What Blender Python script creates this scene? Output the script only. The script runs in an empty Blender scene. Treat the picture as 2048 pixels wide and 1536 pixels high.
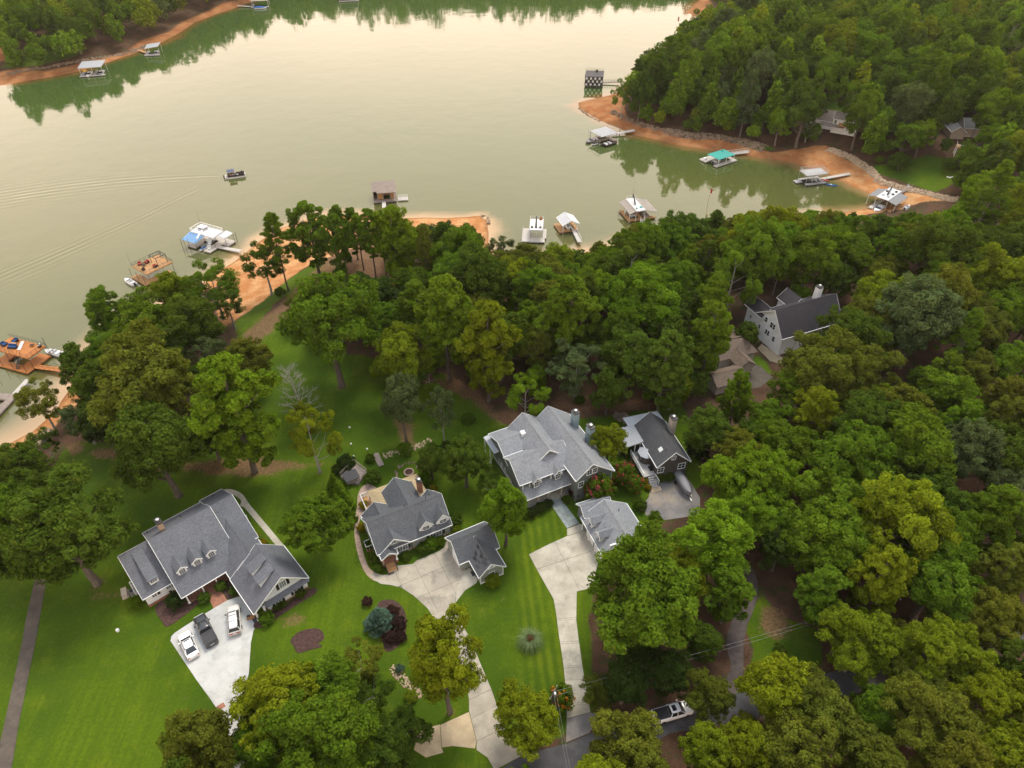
import bpy, bmesh, math, random
import numpy as np
from mathutils import Vector, Matrix

S = bpy.context.scene
C = S.collection
PI = math.pi
rnd = random.Random(7)
nrg = np.random.default_rng(11)

# ------------------------------------------------------------------ camera, sky, sun, exposure
CAM_H, PITCH, FPX, CX, CY = 100.0, math.radians(41.0), 1420.0, 1024.0, 768.0
cam_d = bpy.data.cameras.new('camera')
cam = bpy.data.objects.new('camera', cam_d)
C.objects.link(cam)
cam.location = (0, 0, CAM_H)
cam.rotation_euler = (math.radians(90) - PITCH, 0, 0)
cam_d.sensor_width = 36.0
cam_d.lens = FPX / 2048.0 * 36.0
cam_d.clip_start = 1.0
cam_d.clip_end = 6000.0
S.camera = cam
S.render.resolution_x, S.render.resolution_y = 1024, 768

SUN_EL, SUN_AZ = math.radians(60.0), math.radians(22.0)      # azimuth from +Y towards +X
W = bpy.data.worlds.new('World')
S.world = W
W.use_nodes = True
nt = W.node_tree
nt.nodes.clear()
n_out = nt.nodes.new('ShaderNodeOutputWorld')
n_bg = nt.nodes.new('ShaderNodeBackground')
n_sky = nt.nodes.new('ShaderNodeTexSky')
n_sky.sky_type = 'NISHITA'
n_sky.sun_disc = False
n_sky.sun_elevation = SUN_EL
n_sky.sun_rotation = SUN_AZ
n_sky.altitude = 300
n_sky.air_density = 1.0
n_sky.dust_density = 4.0
n_sky.ozone_density = 1.0
# high thin overcast, the same all round
n_tc = nt.nodes.new('ShaderNodeTexCoord')
n_map = nt.nodes.new('ShaderNodeMapping')
n_map.inputs['Scale'].default_value = (1.0, 1.0, 2.6)
n_noise = nt.nodes.new('ShaderNodeTexNoise')
n_noise.inputs['Scale'].default_value = 2.2
n_noise.inputs['Detail'].default_value = 5
n_ramp = nt.nodes.new('ShaderNodeMapRange')
n_ramp.inputs[1].default_value, n_ramp.inputs[2].default_value = 0.30, 0.70
n_ramp.inputs[3].default_value, n_ramp.inputs[4].default_value = 0.74, 0.90
n_mix = nt.nodes.new('ShaderNodeMix')
n_mix.data_type = 'RGBA'
# the cloud sheet: warm and bright low down, cooler overhead, the same all round
n_sep = nt.nodes.new('ShaderNodeSeparateXYZ')
n_el = nt.nodes.new('ShaderNodeMapRange')
n_el.interpolation_type = 'SMOOTHSTEP'
n_el.inputs[1].default_value, n_el.inputs[2].default_value = 0.10, 0.56
n_cl = nt.nodes.new('ShaderNodeMix')
n_cl.data_type = 'RGBA'
n_cl.inputs[6].default_value = (39.0, 29.4, 23.0, 1)
n_cl.inputs[7].default_value = (9.2, 8.7, 7.0, 1)
nt.links.new(n_tc.outputs['Generated'], n_sep.inputs[0])
nt.links.new(n_sep.outputs[2], n_el.inputs[0])
nt.links.new(n_el.outputs[0], n_cl.inputs[0])
n_ez = nt.nodes.new('ShaderNodeMapRange')
n_ez.interpolation_type = 'SMOOTHSTEP'
n_ez.inputs[1].default_value, n_ez.inputs[2].default_value = 0.46, 0.85
n_cz = nt.nodes.new('ShaderNodeMix')
n_cz.data_type = 'RGBA'
n_cz.inputs[7].default_value = (10.8, 11.8, 14.0, 1)
nt.links.new(n_sep.outputs[2], n_ez.inputs[0])
nt.links.new(n_ez.outputs[0], n_cz.inputs[0])
nt.links.new(n_cl.outputs[2], n_cz.inputs[6])
nt.links.new(n_cz.outputs[2], n_mix.inputs[7])
nt.links.new(n_tc.outputs['Generated'], n_map.inputs['Vector'])
nt.links.new(n_map.outputs[0], n_noise.inputs['Vector'])
nt.links.new(n_noise.outputs['Fac'], n_ramp.inputs[0])
nt.links.new(n_ramp.outputs[0], n_mix.inputs[0])
nt.links.new(n_sky.outputs[0], n_mix.inputs[6])
nt.links.new(n_mix.outputs[2], n_bg.inputs['Color'])
n_bg.inputs['Strength'].default_value = 0.105
nt.links.new(n_bg.outputs[0], n_out.inputs['Surface'])

sun_d = bpy.data.lights.new('sun', 'SUN')
sun_d.energy = 2.9
sun_d.angle = math.radians(20)
sun_d.color = (1.0, 0.92, 0.78)
sun = bpy.data.objects.new('sun', sun_d)
C.objects.link(sun)
sv = Vector((math.sin(SUN_AZ) * math.cos(SUN_EL), math.cos(SUN_AZ) * math.cos(SUN_EL), math.sin(SUN_EL)))
sun.rotation_euler = (-sv).to_track_quat('-Z', 'Y').to_euler()
sun.location = sv * 800

S.view_settings.view_transform = 'Standard'
S.view_settings.look = 'None'
S.view_settings.gamma = 1.0
S.view_settings.exposure = 0.32
S.view_settings.use_curve_mapping = False
S.cycles.max_bounces = 6
S.cycles.diffuse_bounces = 2
S.cycles.glossy_bounces = 3
S.cycles.transmission_bounces = 2
S.cycles.transparent_max_bounces = 6
S.cycles.use_denoising = True

# ------------------------------------------------------------------ helpers
def ray(px, py):
    x = (px - CX) / FPX
    y = (py - CY) / FPX
    return np.array([x, math.cos(PITCH) - y * math.sin(PITCH), -math.sin(PITCH) - y * math.cos(PITCH)])

def wz(px, py, z=0.0):
    d = ray(px, py)
    t = (z - CAM_H) / d[2]
    return Vector((d[0] * t, d[1] * t, z))

def proj(x, y, z):
    zz = z - CAM_H
    f = y * math.cos(PITCH) - zz * math.sin(PITCH)
    u = -(y * math.sin(PITCH) + zz * math.cos(PITCH))
    return CX + FPX * x / f, CY + FPX * u / f, f

def tag(o, label=None, cat=None, group=None, kind=None):
    if label: o['label'] = label
    if cat: o['category'] = cat
    if group: o['group'] = group
    if kind: o['kind'] = kind
    return o

def thing(name, label, cat, loc=(0, 0, 0), rz=0.0, group=None):
    o = bpy.data.objects.new(name, None)
    o.empty_display_size = 0.5
    C.objects.link(o)
    o.location = loc
    o.rotation_euler = (0, 0, rz)
    return tag(o, label, cat, group)

def copy_tree(o, parent=None):
    c = o.copy()
    C.objects.link(c)
    c.parent = parent
    for ch in o.children:
        copy_tree(ch, c)
    return c

class MB:
    """collects faces and links them as one mesh object"""
    def __init__(s):
        s.v, s.f, s.mi = [], [], []
    def add(s, vs, fs, m=0):
        b = len(s.v)
        s.v += [tuple(p) for p in vs]
        s.f += [tuple(b + i for i in f) for f in fs]
        s.mi += [m] * len(fs)
        return s
    def box(s, x0, x1, y0, y1, z0, z1, m=0):
        return s.add([(x0, y0, z0), (x1, y0, z0), (x1, y1, z0), (x0, y1, z0), (x0, y0, z1), (x1, y0, z1), (x1, y1, z1), (x0, y1, z1)],
                     [(3, 2, 1, 0), (4, 5, 6, 7), (0, 1, 5, 4), (1, 2, 6, 5), (2, 3, 7, 6), (3, 0, 4, 7)], m)
    def hexa(s, b, t, m=0):
        """b, t: four bottom and four top points, counter-clockwise from above"""
        return s.add(list(b) + list(t), [(3, 2, 1, 0), (4, 5, 6, 7), (0, 1, 5, 4), (1, 2, 6, 5), (2, 3, 7, 6), (3, 0, 4, 7)], m)
    def prism(s, poly, z0, z1, m=0):
        n = len(poly)
        a = sum(poly[i][0] * poly[(i + 1) % n][1] - poly[(i + 1) % n][0] * poly[i][1] for i in range(n))
        if a < 0: poly = poly[::-1]
        vs = [(p[0], p[1], z0) for p in poly] + [(p[0], p[1], z1) for p in poly]
        return s.add(vs, [tuple(range(n))[::-1], tuple(range(n, 2 * n))] + [(i, (i + 1) % n, n + (i + 1) % n, n + i) for i in range(n)], m)
    def plate(s, pts, t, m=0):
        """flat polygon in 3D thickened downwards by t"""
        n = len(pts)
        vs = [tuple(p) for p in pts] + [(p[0], p[1], p[2] - t) for p in pts]
        nz = sum(pts[i][0] * pts[(i + 1) % n][1] - pts[(i + 1) % n][0] * pts[i][1] for i in range(n))
        fs = [tuple(range(n)), tuple(range(n, 2 * n))[::-1]] + [(i, n + i, n + (i + 1) % n, (i + 1) % n) for i in range(n)]
        if nz < 0: fs = [f[::-1] for f in fs]
        return s.add(vs, fs, m)
    def tube(s, pts, rs, n=6, m=0, cap=True):
        pts = [Vector(p) for p in pts]
        if not hasattr(rs, '__len__'): rs = [rs] * len(pts)
        rings = []
        for i, p in enumerate(pts):
            d = (pts[min(i + 1, len(pts) - 1)] - pts[max(i - 1, 0)])
            d = d.normalized() if d.length > 1e-9 else Vector((0, 0, 1))
            a = d.orthogonal().normalized() if abs(d.z) < 0.9 else Vector((1, 0, 0)).cross(d).normalized()
            b = d.cross(a)
            rings.append([p + (a * math.cos(2 * PI * k / n) + b * math.sin(2 * PI * k / n)) * rs[i] for k in range(n)])
        vs = [q for r in rings for q in r]
        fs = [(i * n + k, i * n + (k + 1) % n, (i + 1) * n + (k + 1) % n, (i + 1) * n + k) for i in range(len(pts) - 1) for k in range(n)]
        if cap: fs += [tuple(range(n))[::-1], tuple((len(pts) - 1) * n + k for k in range(n))]
        return s.add(vs, fs, m)
    def lathe(s, prof, n=12, c=(0, 0, 0), m=0):
        vs = [(c[0] + r * math.cos(2 * PI * k / n), c[1] + r * math.sin(2 * PI * k / n), c[2] + z) for r, z in prof for k in range(n)]
        fs = [(i * n + k, i * n + (k + 1) % n, (i + 1) * n + (k + 1) % n, (i + 1) * n + k) for i in range(len(prof) - 1) for k in range(n)]
        fs += [tuple(range(n))[::-1], tuple((len(prof) - 1) * n + k for k in range(n))]
        return s.add(vs, fs, m)
    def loft(s, rings, m=0, cap=True):
        n = len(rings[0])
        vs = [q for r in rings for q in r]
        fs = [(i * n + k, i * n + (k + 1) % n, (i + 1) * n + (k + 1) % n, (i + 1) * n + k) for i in range(len(rings) - 1) for k in range(n)]
        if cap: fs += [tuple(range(n))[::-1], tuple((len(rings) - 1) * n + k for k in range(n))]
        return s.add(vs, fs, m)
    def mesh(s, name, mat, smooth=False):
        me = bpy.data.meshes.new(name)
        me.from_pydata(s.v, [], s.f)
        for m in (mat if isinstance(mat, (list, tuple)) else [mat]):
            me.materials.append(m)
        if isinstance(mat, (list, tuple)) and len(mat) > 1:
            me.polygons.foreach_set('material_index', s.mi)
        if smooth:
            me.polygons.foreach_set('use_smooth', [True] * len(me.polygons))
        me.update()
        return me
    def build(s, name, mat, parent=None, smooth=False, label=None, kind=None):
        o = bpy.data.objects.new(name, s.mesh(name, mat, smooth))
        C.objects.link(o)
        if parent: o.parent = parent
        if label: o['label'] = label
        if kind: o['kind'] = kind
        return o

def link_mesh(name, me, parent=None):
    o = bpy.data.objects.new(name, me)
    C.objects.link(o)
    if parent: o.parent = parent
    return o

# ------------------------------------------------------------------ materials
def nmix(nt, fac, a, b):
    m = nt.nodes.new('ShaderNodeMix')
    m.data_type = 'RGBA'
    for sock, val in ((m.inputs[0], fac), (m.inputs[6], a), (m.inputs[7], b)):
        if isinstance(val, bpy.types.NodeSocket): nt.links.new(val, sock)
        elif isinstance(val, (int, float)): sock.default_value = val
        else: sock.default_value = (*val[:3], 1)
    return m.outputs[2]

def nmath(nt, op, a, b=0.0, c=None, clamp=False):
    m = nt.nodes.new('ShaderNodeMath')
    m.operation = op
    m.use_clamp = clamp
    for sock, val in zip(m.inputs, (a, b, c)):
        if val is None: continue
        if isinstance(val, bpy.types.NodeSocket): nt.links.new(val, sock)
        else: sock.default_value = val
    return m.outputs[0]

def nnoise(nt, vec, scale, detail=3, rough=0.55):
    n = nt.nodes.new('ShaderNodeTexNoise')
    n.inputs['Scale'].default_value = scale
    n.inputs['Detail'].default_value = detail
    n.inputs['Roughness'].default_value = rough
    if vec is not None: nt.links.new(vec, n.inputs['Vector'])
    return n.outputs['Fac']

def nramp(nt, x, lo, hi, a=0.0, b=1.0):
    m = nt.nodes.new('ShaderNodeMapRange')
    m.interpolation_type = 'SMOOTHSTEP'
    nt.links.new(x, m.inputs[0])
    for i, v in zip((1, 2, 3, 4), (lo, hi, a, b)): m.inputs[i].default_value = v
    return m.outputs[0]

def nattr(nt, name):
    a = nt.nodes.new('ShaderNodeAttribute')
    a.attribute_name = name
    return a

def new_mat(name):
    m = bpy.data.materials.new(name)
    m.use_nodes = True
    nt = m.node_tree
    b = nt.nodes['Principled BSDF']
    return m, nt, b

def mat(name, c, rough=0.75, var=0.18, scale=1.5, spec=0.3, metal=0.0, c2=None, bump=0.0, bscale=8.0, stretch=None, grime=0.0, sky_coat=0.0):
    """colour with two octaves of wear; c2 is a second tone met in patches"""
    m, nt, b = new_mat(name)
    tc = nt.nodes.new('ShaderNodeTexCoord')
    vec = tc.outputs['Object']
    if stretch:
        mp = nt.nodes.new('ShaderNodeMapping')
        mp.inputs['Scale'].default_value = stretch
        nt.links.new(vec, mp.inputs['Vector'])
        vec = mp.outputs[0]
    n1 = nnoise(nt, vec, scale, 5, 0.6)
    n2 = nnoise(nt, vec, scale * 7.3, 3, 0.6)
    dark = tuple(x * (1 - var) for x in c)
    lite = tuple(min(1, x * (1 + var)) for x in c)
    col = nmix(nt, nramp(nt, n1, 0.3, 0.7), dark, lite)
    if c2: col = nmix(nt, nramp(nt, nnoise(nt, vec, scale * 0.55, 4, 0.65), 0.46, 0.66), col, c2)
    col = nmix(nt, nmath(nt, 'MULTIPLY', nramp(nt, n2, 0.35, 0.65), 0.35), col, dark)
    if grime: col = nmix(nt, nmath(nt, 'MULTIPLY', nramp(nt, nnoise(nt, vec, scale * 0.8, 6, 0.7), 0.5, 0.68), grime), col, tuple(x * 0.45 for x in c))
    nt.links.new(col, b.inputs['Base Color'])
    b.inputs['Roughness'].default_value = rough
    b.inputs['Specular IOR Level'].default_value = spec
    b.inputs['Metallic'].default_value = metal
    if sky_coat:
        b.inputs['Coat Weight'].default_value = sky_coat
        b.inputs['Coat Roughness'].default_value = 0.06
    if bump:
        bn = nt.nodes.new('ShaderNodeBump')
        bn.inputs['Strength'].default_value = bump
        bn.inputs['Distance'].default_value = 0.05
        nt.links.new(nnoise(nt, vec, bscale, 4, 0.6), bn.inputs['Height'])
        nt.links.new(bn.outputs[0], b.inputs['Normal'])
    return m

def roof_mat(name, c, var=0.16, course=0.18):
    """asphalt shingles: short tabs of several tones in courses, and weather streaks"""
    m, nt, b = new_mat(name)
    tc = nt.nodes.new('ShaderNodeTexCoord')
    vec = tc.outputs['Object']
    sep = nt.nodes.new('ShaderNodeSeparateXYZ')
    nt.links.new(vec, sep.inputs[0])
    cmb = nt.nodes.new('ShaderNodeCombineXYZ')
    nt.links.new(nmath(nt, 'ADD', sep.outputs[0], sep.outputs[1]), cmb.inputs[0])
    nt.links.new(nmath(nt, 'MULTIPLY', sep.outputs[2], 1.0), cmb.inputs[1])
    br = nt.nodes.new('ShaderNodeTexBrick')
    nt.links.new(cmb.outputs[0], br.inputs['Vector'])
    br.inputs['Color1'].default_value = (*[x * (1 - var) for x in c], 1)
    br.inputs['Color2'].default_value = (*[x * (1 + var) for x in c], 1)
    br.inputs['Mortar'].default_value = (*[x * 0.55 for x in c], 1)
    br.inputs['Scale'].default_value = 1.0
    br.inputs['Mortar Size'].default_value = 0.008
    br.inputs['Brick Width'].default_value = 0.45
    br.inputs['Row Height'].default_value = course * 0.55
    n1 = nnoise(nt, vec, 0.5, 5, 0.65)
    n2 = nnoise(nt, vec, 4.0, 3, 0.6)
    col = nmix(nt, nmath(nt, 'MULTIPLY', nramp(nt, n1, 0.35, 0.65), 0.7), br.outputs[0], tuple(x * 0.70 for x in c))
    col = nmix(nt, nmath(nt, 'MULTIPLY', nramp(nt, n2, 0.4, 0.62), 0.45), col, tuple(x * 1.4 for x in c))
    st = nt.nodes.new('ShaderNodeMapping'); st.inputs['Scale'].default_value = (1.6, 1.6, 0.22); nt.links.new(vec, st.inputs['Vector'])
    col = nmix(nt, nmath(nt, 'MULTIPLY', nramp(nt, nnoise(nt, st.outputs[0], 1.5, 4, 0.6), 0.52, 0.7), 0.5), col, tuple(x * 0.55 for x in c))
    nt.links.new(col, b.inputs['Base Color'])
    b.inputs['Roughness'].default_value = 0.62
    b.inputs['Specular IOR Level'].default_value = 0.35
    bn = nt.nodes.new('ShaderNodeBump')
    bn.inputs['Strength'].default_value = 0.5
    bn.inputs['Distance'].default_value = 0.02
    nt.links.new(br.outputs['Fac'], bn.inputs['Height'])
    bn.invert = True
    nt.links.new(bn.outputs[0], b.inputs['Normal'])
    return m

def siding_mat(name, c, pitch=0.22, vertical=False, var=0.06, grime=0.15):
    """lap boards (or battens) as fine relief"""
    m = mat(name, c, 0.6, var, 0.7, 0.35, grime=grime)
    nt = m.node_tree
    b = nt.nodes['Principled BSDF']
    tc = nt.nodes.new('ShaderNodeTexCoord')
    sep = nt.nodes.new('ShaderNodeSeparateXYZ')
    nt.links.new(tc.outputs['Object'], sep.inputs[0])
    src = nmath(nt, 'ADD', sep.outputs[0], sep.outputs[1]) if vertical else sep.outputs[2]
    saw = nmath(nt, 'FRACT', nmath(nt, 'DIVIDE', src, pitch))
    bn = nt.nodes.new('ShaderNodeBump')
    bn.inputs['Strength'].default_value = 0.8
    bn.inputs['Distance'].default_value = 0.03
    nt.links.new(saw, bn.inputs['Height'])
    nt.links.new(bn.outputs[0], b.inputs['Normal'])
    return m

def glass_mat(name, c=(0.02, 0.025, 0.03), rough=0.08):
    m, nt, b = new_mat(name)
    b.inputs['Base Color'].default_value = (*c, 1)
    b.inputs['Roughness'].default_value = rough
    b.inputs['Specular IOR Level'].default_value = 0.6
    return m

M = {}
M['trim'] = mat('white_trim', (0.76, 0.77, 0.76), 0.5, 0.06, 1.0)
M['white_siding'] = siding_mat('white_siding', (0.80, 0.82, 0.83))
M['grey_siding'] = siding_mat('grey_siding', (0.15, 0.165, 0.16))
M['sage_siding'] = siding_mat('sage_siding', (0.30, 0.32, 0.29), 0.4, True)
M['sage_lap'] = siding_mat('sage_lap', (0.27, 0.30, 0.27))
M['brown_siding'] = siding_mat('brown_siding', (0.10, 0.085, 0.075))
M['shed_siding'] = siding_mat('shed_siding', (0.30, 0.25, 0.18), 0.4, True)
M['roof_a'] = roof_mat('charcoal_shingles', (0.105, 0.112, 0.13))
M['roof_b'] = roof_mat('slate_shingles', (0.088, 0.094, 0.104))
M['roof_c'] = roof_mat('silver_shingles', (0.195, 0.205, 0.22), 0.12)
M['roof_d'] = roof_mat('dark_shingles', (0.058, 0.060, 0.065))
M['roof_e'] = roof_mat('black_shingles', (0.038, 0.034, 0.04))
M['roof_f'] = roof_mat('brown_shingles', (0.135, 0.095, 0.068), 0.25)
M['roof_g'] = roof_mat('taupe_shingles', (0.25, 0.22, 0.19))
M['flat_grey'] = mat('grey_membrane', (0.42, 0.44, 0.46), 0.55, 0.07, 0.6)
M['tan_metal'] = mat('tan_metal', (0.36, 0.28, 0.16), 0.45, 0.12, 0.9, grime=0.3)
M['grey_metal'] = mat('grey_metal', (0.30, 0.315, 0.335), 0.4, 0.06, 0.7)
M['rust_metal'] = mat('weathered_metal', (0.19, 0.15, 0.125), 0.5, 0.12, 0.9, grime=0.3)
M['blue_metal'] = mat('blue_metal', (0.16, 0.30, 0.50), 0.5, 0.08, 0.5)
M['teal_metal'] = mat('teal_metal', (0.03, 0.28, 0.24), 0.5, 0.08, 0.5)
M['glass'] = glass_mat('window_glass')
M['screen'] = glass_mat('dark_opening', (0.012, 0.012, 0.013), 0.6)
M['brick'] = mat('brick', (0.27, 0.12, 0.075), 0.85, 0.25, 2.5, bump=0.3)
M['brick_pale'] = mat('pale_brick', (0.36, 0.27, 0.19), 0.85, 0.25, 2.5, bump=0.3)
M['black'] = mat('black_metal', (0.02, 0.02, 0.022), 0.45, 0.2, 2.0)
M['stucco_blue'] = mat('blue_grey_stucco', (0.20, 0.27, 0.30), 0.8, 0.1, 1.0)
M['stucco_tan'] = mat('tan_stucco', (0.40, 0.35, 0.29), 0.8, 0.1, 1.0)
M['joint'] = mat('slab_joint', (0.15, 0.135, 0.11), 0.95, 0.2, 1.0)
M['concrete'] = mat('concrete', (0.40, 0.37, 0.30), 0.85, 0.16, 0.35, c2=(0.31, 0.28, 0.22), grime=0.5, bump=0.15)
M['concrete_old'] = mat('old_concrete', (0.33, 0.295, 0.235), 0.88, 0.16, 0.45, c2=(0.27, 0.245, 0.20), grime=0.6, bump=0.2)
M['concrete_white'] = mat('pale_concrete', (0.43, 0.43, 0.41), 0.8, 0.1, 0.3, c2=(0.33, 0.325, 0.295), grime=0.5, bump=0.12)
M['concrete_tan'] = mat('tan_concrete', (0.40, 0.315, 0.20), 0.88, 0.18, 0.4, grime=0.45, bump=0.2)
M['asphalt'] = mat('asphalt', (0.055, 0.056, 0.06), 0.9, 0.18, 0.5, c2=(0.085, 0.082, 0.08), bump=0.3, bscale=20)
M['asphalt_old'] = mat('old_asphalt', (0.075, 0.062, 0.05), 0.92, 0.2, 0.6, c2=(0.105, 0.086, 0.068), bump=0.3, bscale=14)
M['asphalt_pale'] = mat('pale_asphalt', (0.16, 0.15, 0.145), 0.9, 0.2, 0.4, c2=(0.25, 0.21, 0.16), bump=0.3)
M['gravel'] = mat('dark_gravel', (0.075, 0.06, 0.055), 0.95, 0.25, 0.8, bump=0.6, bscale=10)
M['flagstone'] = mat('flagstone', (0.33, 0.24, 0.185), 0.9, 0.25, 1.6, grime=0.3, bump=0.3)
M['slate'] = mat('slate_paving', (0.22, 0.25, 0.24), 0.8, 0.2, 1.3)
M['mulch'] = mat('mulch', (0.06, 0.032, 0.026), 0.95, 0.4, 2.5, bump=1.0, bscale=9)
M['soil'] = mat('soil', (0.16, 0.085, 0.05), 0.95, 0.3, 1.0, bump=0.6)
M['deck_grey'] = mat('grey_deck_boards', (0.34, 0.33, 0.33), 0.75, 0.14, 1.2, stretch=(1, 6, 1))
M['deck_pale'] = mat('pale_deck_boards', (0.40, 0.375, 0.345), 0.7, 0.12, 1.2, stretch=(1, 6, 1))
M['deck_orange'] = mat('stained_deck_boards', (0.36, 0.135, 0.035), 0.65, 0.2, 1.2, stretch=(1, 6, 1))
M['deck_wood'] = mat('wood_deck_boards', (0.36, 0.20, 0.085), 0.7, 0.2, 1.2, stretch=(1, 6, 1))
M['old_wood'] = mat('weathered_wood', (0.23, 0.19, 0.165), 0.8, 0.25, 1.2, stretch=(1, 5, 1))
M['float'] = mat('black_floats', (0.02, 0.02, 0.02), 0.5, 0.2, 1.0)
M['galv'] = mat('galvanised_steel', (0.45, 0.46, 0.46), 0.4, 0.08, 1.0, metal=0.4)
M['iron'] = mat('dark_iron', (0.035, 0.032, 0.03), 0.5, 0.2, 2.0)
M['bark'] = mat('bark', (0.115, 0.095, 0.078), 0.95, 0.35, 1.6, bump=0.8, stretch=(3, 3, 0.7))
M['bark_pale'] = mat('pale_bark', (0.27, 0.255, 0.235), 0.95, 0.3, 1.6, bump=0.8, stretch=(3, 3, 0.7))
M['pole_wood'] = mat('pole_wood', (0.13, 0.10, 0.08), 0.9, 0.25, 2.0)
M['grey_paint'] = mat('grey_paint', (0.19, 0.19, 0.20), 0.6, 0.08, 1.0)
M['white_gel'] = mat('white_gelcoat', (0.58, 0.59, 0.60), 0.3, 0.05, 0.8, spec=0.5)
M['cushion_red'] = mat('red_cushion', (0.36, 0.05, 0.04), 0.9, 0.15, 3.0)
M['cushion_blue'] = mat('blue_cushion', (0.015, 0.06, 0.18), 0.9, 0.15, 3.0)
M['wicker'] = mat('dark_wicker', (0.035, 0.025, 0.022), 0.8, 0.2, 6.0)
M['rock'] = mat('rock', (0.19, 0.14, 0.10), 0.9, 0.45, 0.5, bump=0.5)
M['rock_pale'] = mat('pale_rock', (0.38, 0.29, 0.20), 0.9, 0.3, 0.9, bump=0.5)
M['red_plastic'] = mat('red_plastic', (0.42, 0.012, 0.02), 0.4, 0.1, 1.0)
M['blue_plastic'] = mat('blue_plastic', (0.012, 0.09, 0.30), 0.35, 0.1, 1.0)
M['yellow'] = mat('yellow_paint', (0.62, 0.38, 0.02), 0.5, 0.1, 1.0)

# ------------------------------------------------------------------ shape of the land
LAKE_Z = -8.0
shore_px = [(-40, 905), (0, 893), (62, 862), (112, 815), (140, 775), (165, 735), (200, 690), (262, 640), (320, 610), (400, 572), (475, 520), (512, 488),
            (560, 455), (620, 437), (700, 430), (800, 436), (900, 436), (962, 430), (976, 445), (980, 490), (996, 518), (1080, 520),
            (1150, 508), (1200, 500), (1280, 472), (1400, 462), (1500, 446), (1620, 434), (1720, 418), (1790, 410), (1780, 398), (1735, 386), (1700, 372),
            (1650, 347), (1590, 328), (1500, 311), (1420, 301), (1340, 287), (1270, 270), (1215, 247), (1175, 228), (1152, 210),
            (1165, 202), (1195, 196), (1232, 188), (1262, 160), (1290, 128), (1320, 100), (1350, 84), (1395, 70), (1440, 60), (1410, 38), (1362, 33), (1372, 20), (1396, 3)]
far_px = [(520, -2), (490, 11), (430, 29), (380, 50), (350, 74), (300, 96), (220, 124), (150, 146), (60, 162), (0, 172)]
LAKE = [wz(*p, LAKE_Z)[:2] for p in shore_px] + [(128, 520), (150, 560), (110, 575), (40, 566), (-40, 572), (-90, 556), (-140, 530)] \
     + [wz(*p, LAKE_Z)[:2] for p in far_px] + [(-330, 290), (-700, 240), (-700, 40), (-160, 70)]
LAKE = np.array(LAKE)

def seg_dist(x, y, poly, closed=True):
    d2 = np.full(x.shape, 1e12)
    n = len(poly)
    for i in range(n if closed else n - 1):
        ax, ay = poly[i]; bx, by = poly[(i + 1) % n]
        dx, dy = bx - ax, by - ay
        t = np.clip(((x - ax) * dx + (y - ay) * dy) / (dx * dx + dy * dy + 1e-12), 0, 1)
        d2 = np.minimum(d2, (x - ax - t * dx) ** 2 + (y - ay - t * dy) ** 2)
    return np.sqrt(d2)

def inside(x, y, poly):
    c = np.zeros(x.shape, bool)
    n = len(poly)
    for i in range(n):
        ax, ay = poly[i]; bx, by = poly[(i + 1) % n]
        if ay == by: continue
        c ^= ((ay > y) != (by > y)) & (x < (bx - ax) * (y - ay) / (by - ay) + ax)
    return c

def wob(x, y):
    return 0.9 * np.sin(x * .21 + 1.3 * np.sin(y * .13)) + 0.7 * np.sin(y * .27 + 2.1 * np.sin(x * .09)) + 0.35 * np.sin(x * .71 + y * .53) + 0.3 * np.sin(y * .83 - x * .47)

def lake_d(x, y):
    d = seg_dist(x, y, LAKE)
    d = np.where(inside(x, y, LAKE), -d, d)
    return d + 0.35 * wob(x, y) * np.exp(-np.abs(d) / 12)

def sm(a, b, x):
    t = np.clip((x - a) / (b - a), 0, 1)
    return t * t * (3 - 2 * t)

def height_d(d, x, y):
    beach = np.where(d > 0, 0.11 * np.minimum(d, 7), 0.16 * np.maximum(d, -28))
    bank = 0.75 * sm(6, 8.5, d) + 6.48 * sm(7, 46, d)
    h = LAKE_Z + beach + bank
    far = sm(300, 620, y) + sm(120, 420, np.abs(x - 40)) * sm(150, 300, y)
    return h + sm(10, 200, d) * far * 9.0 + sm(5, 12, d) * (1 - sm(30, 46, d)) * 0.12 * wob(x, y)

def ground(x, y):
    xa, ya = np.array([float(x)]), np.array([float(y)])
    return float(height_d(lake_d(xa, ya), xa, ya)[0])

def at(px, py, h=0.0):
    """the point on the land (or h above it) that the pixel looks at"""
    z = h
    for _ in range(9):
        p = wz(px, py, z)
        z = 0.5 * z + 0.5 * (ground(p.x, p.y) + h)
    p = wz(px, py, z)
    return Vector((p.x, p.y, ground(p.x, p.y)))

def axis(lo, hi, step, out_lo, out_hi, grow=1.13):
    a = list(np.arange(lo, hi + 1e-6, step))
    s, v = step, lo
    left = []
    while v > out_lo:
        s *= grow; v -= s; left.append(v)
    s, v = step, hi
    right = []
    while v < out_hi:
        s *= grow; v += s; right.append(v)
    return np.array(left[::-1] + a + right)

def grid_mesh(name, xs, ys, z, material):
    nx, ny = len(xs), len(ys)
    X, Y = np.meshgrid(xs, ys)
    co = np.stack([X, Y, z], -1).reshape(-1, 3).astype(np.float32)
    i = (np.arange(ny - 1)[:, None] * nx + np.arange(nx - 1)[None, :]).ravel()
    q = np.stack([i, i + 1, i + nx + 1, i + nx], -1).astype(np.int32)
    me = bpy.data.meshes.new(name)
    me.vertices.add(len(co)); me.vertices.foreach_set('co', co.ravel())
    me.loops.add(q.size); me.loops.foreach_set('vertex_index', q.ravel())
    me.polygons.add(len(q)); me.polygons.foreach_set('loop_start', np.arange(0, q.size, 4, dtype=np.int32))
    me.polygons.foreach_set('use_smooth', np.ones(len(q), bool))
    me.materials.append(material)
    me.update()
    return me, X, Y

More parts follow.
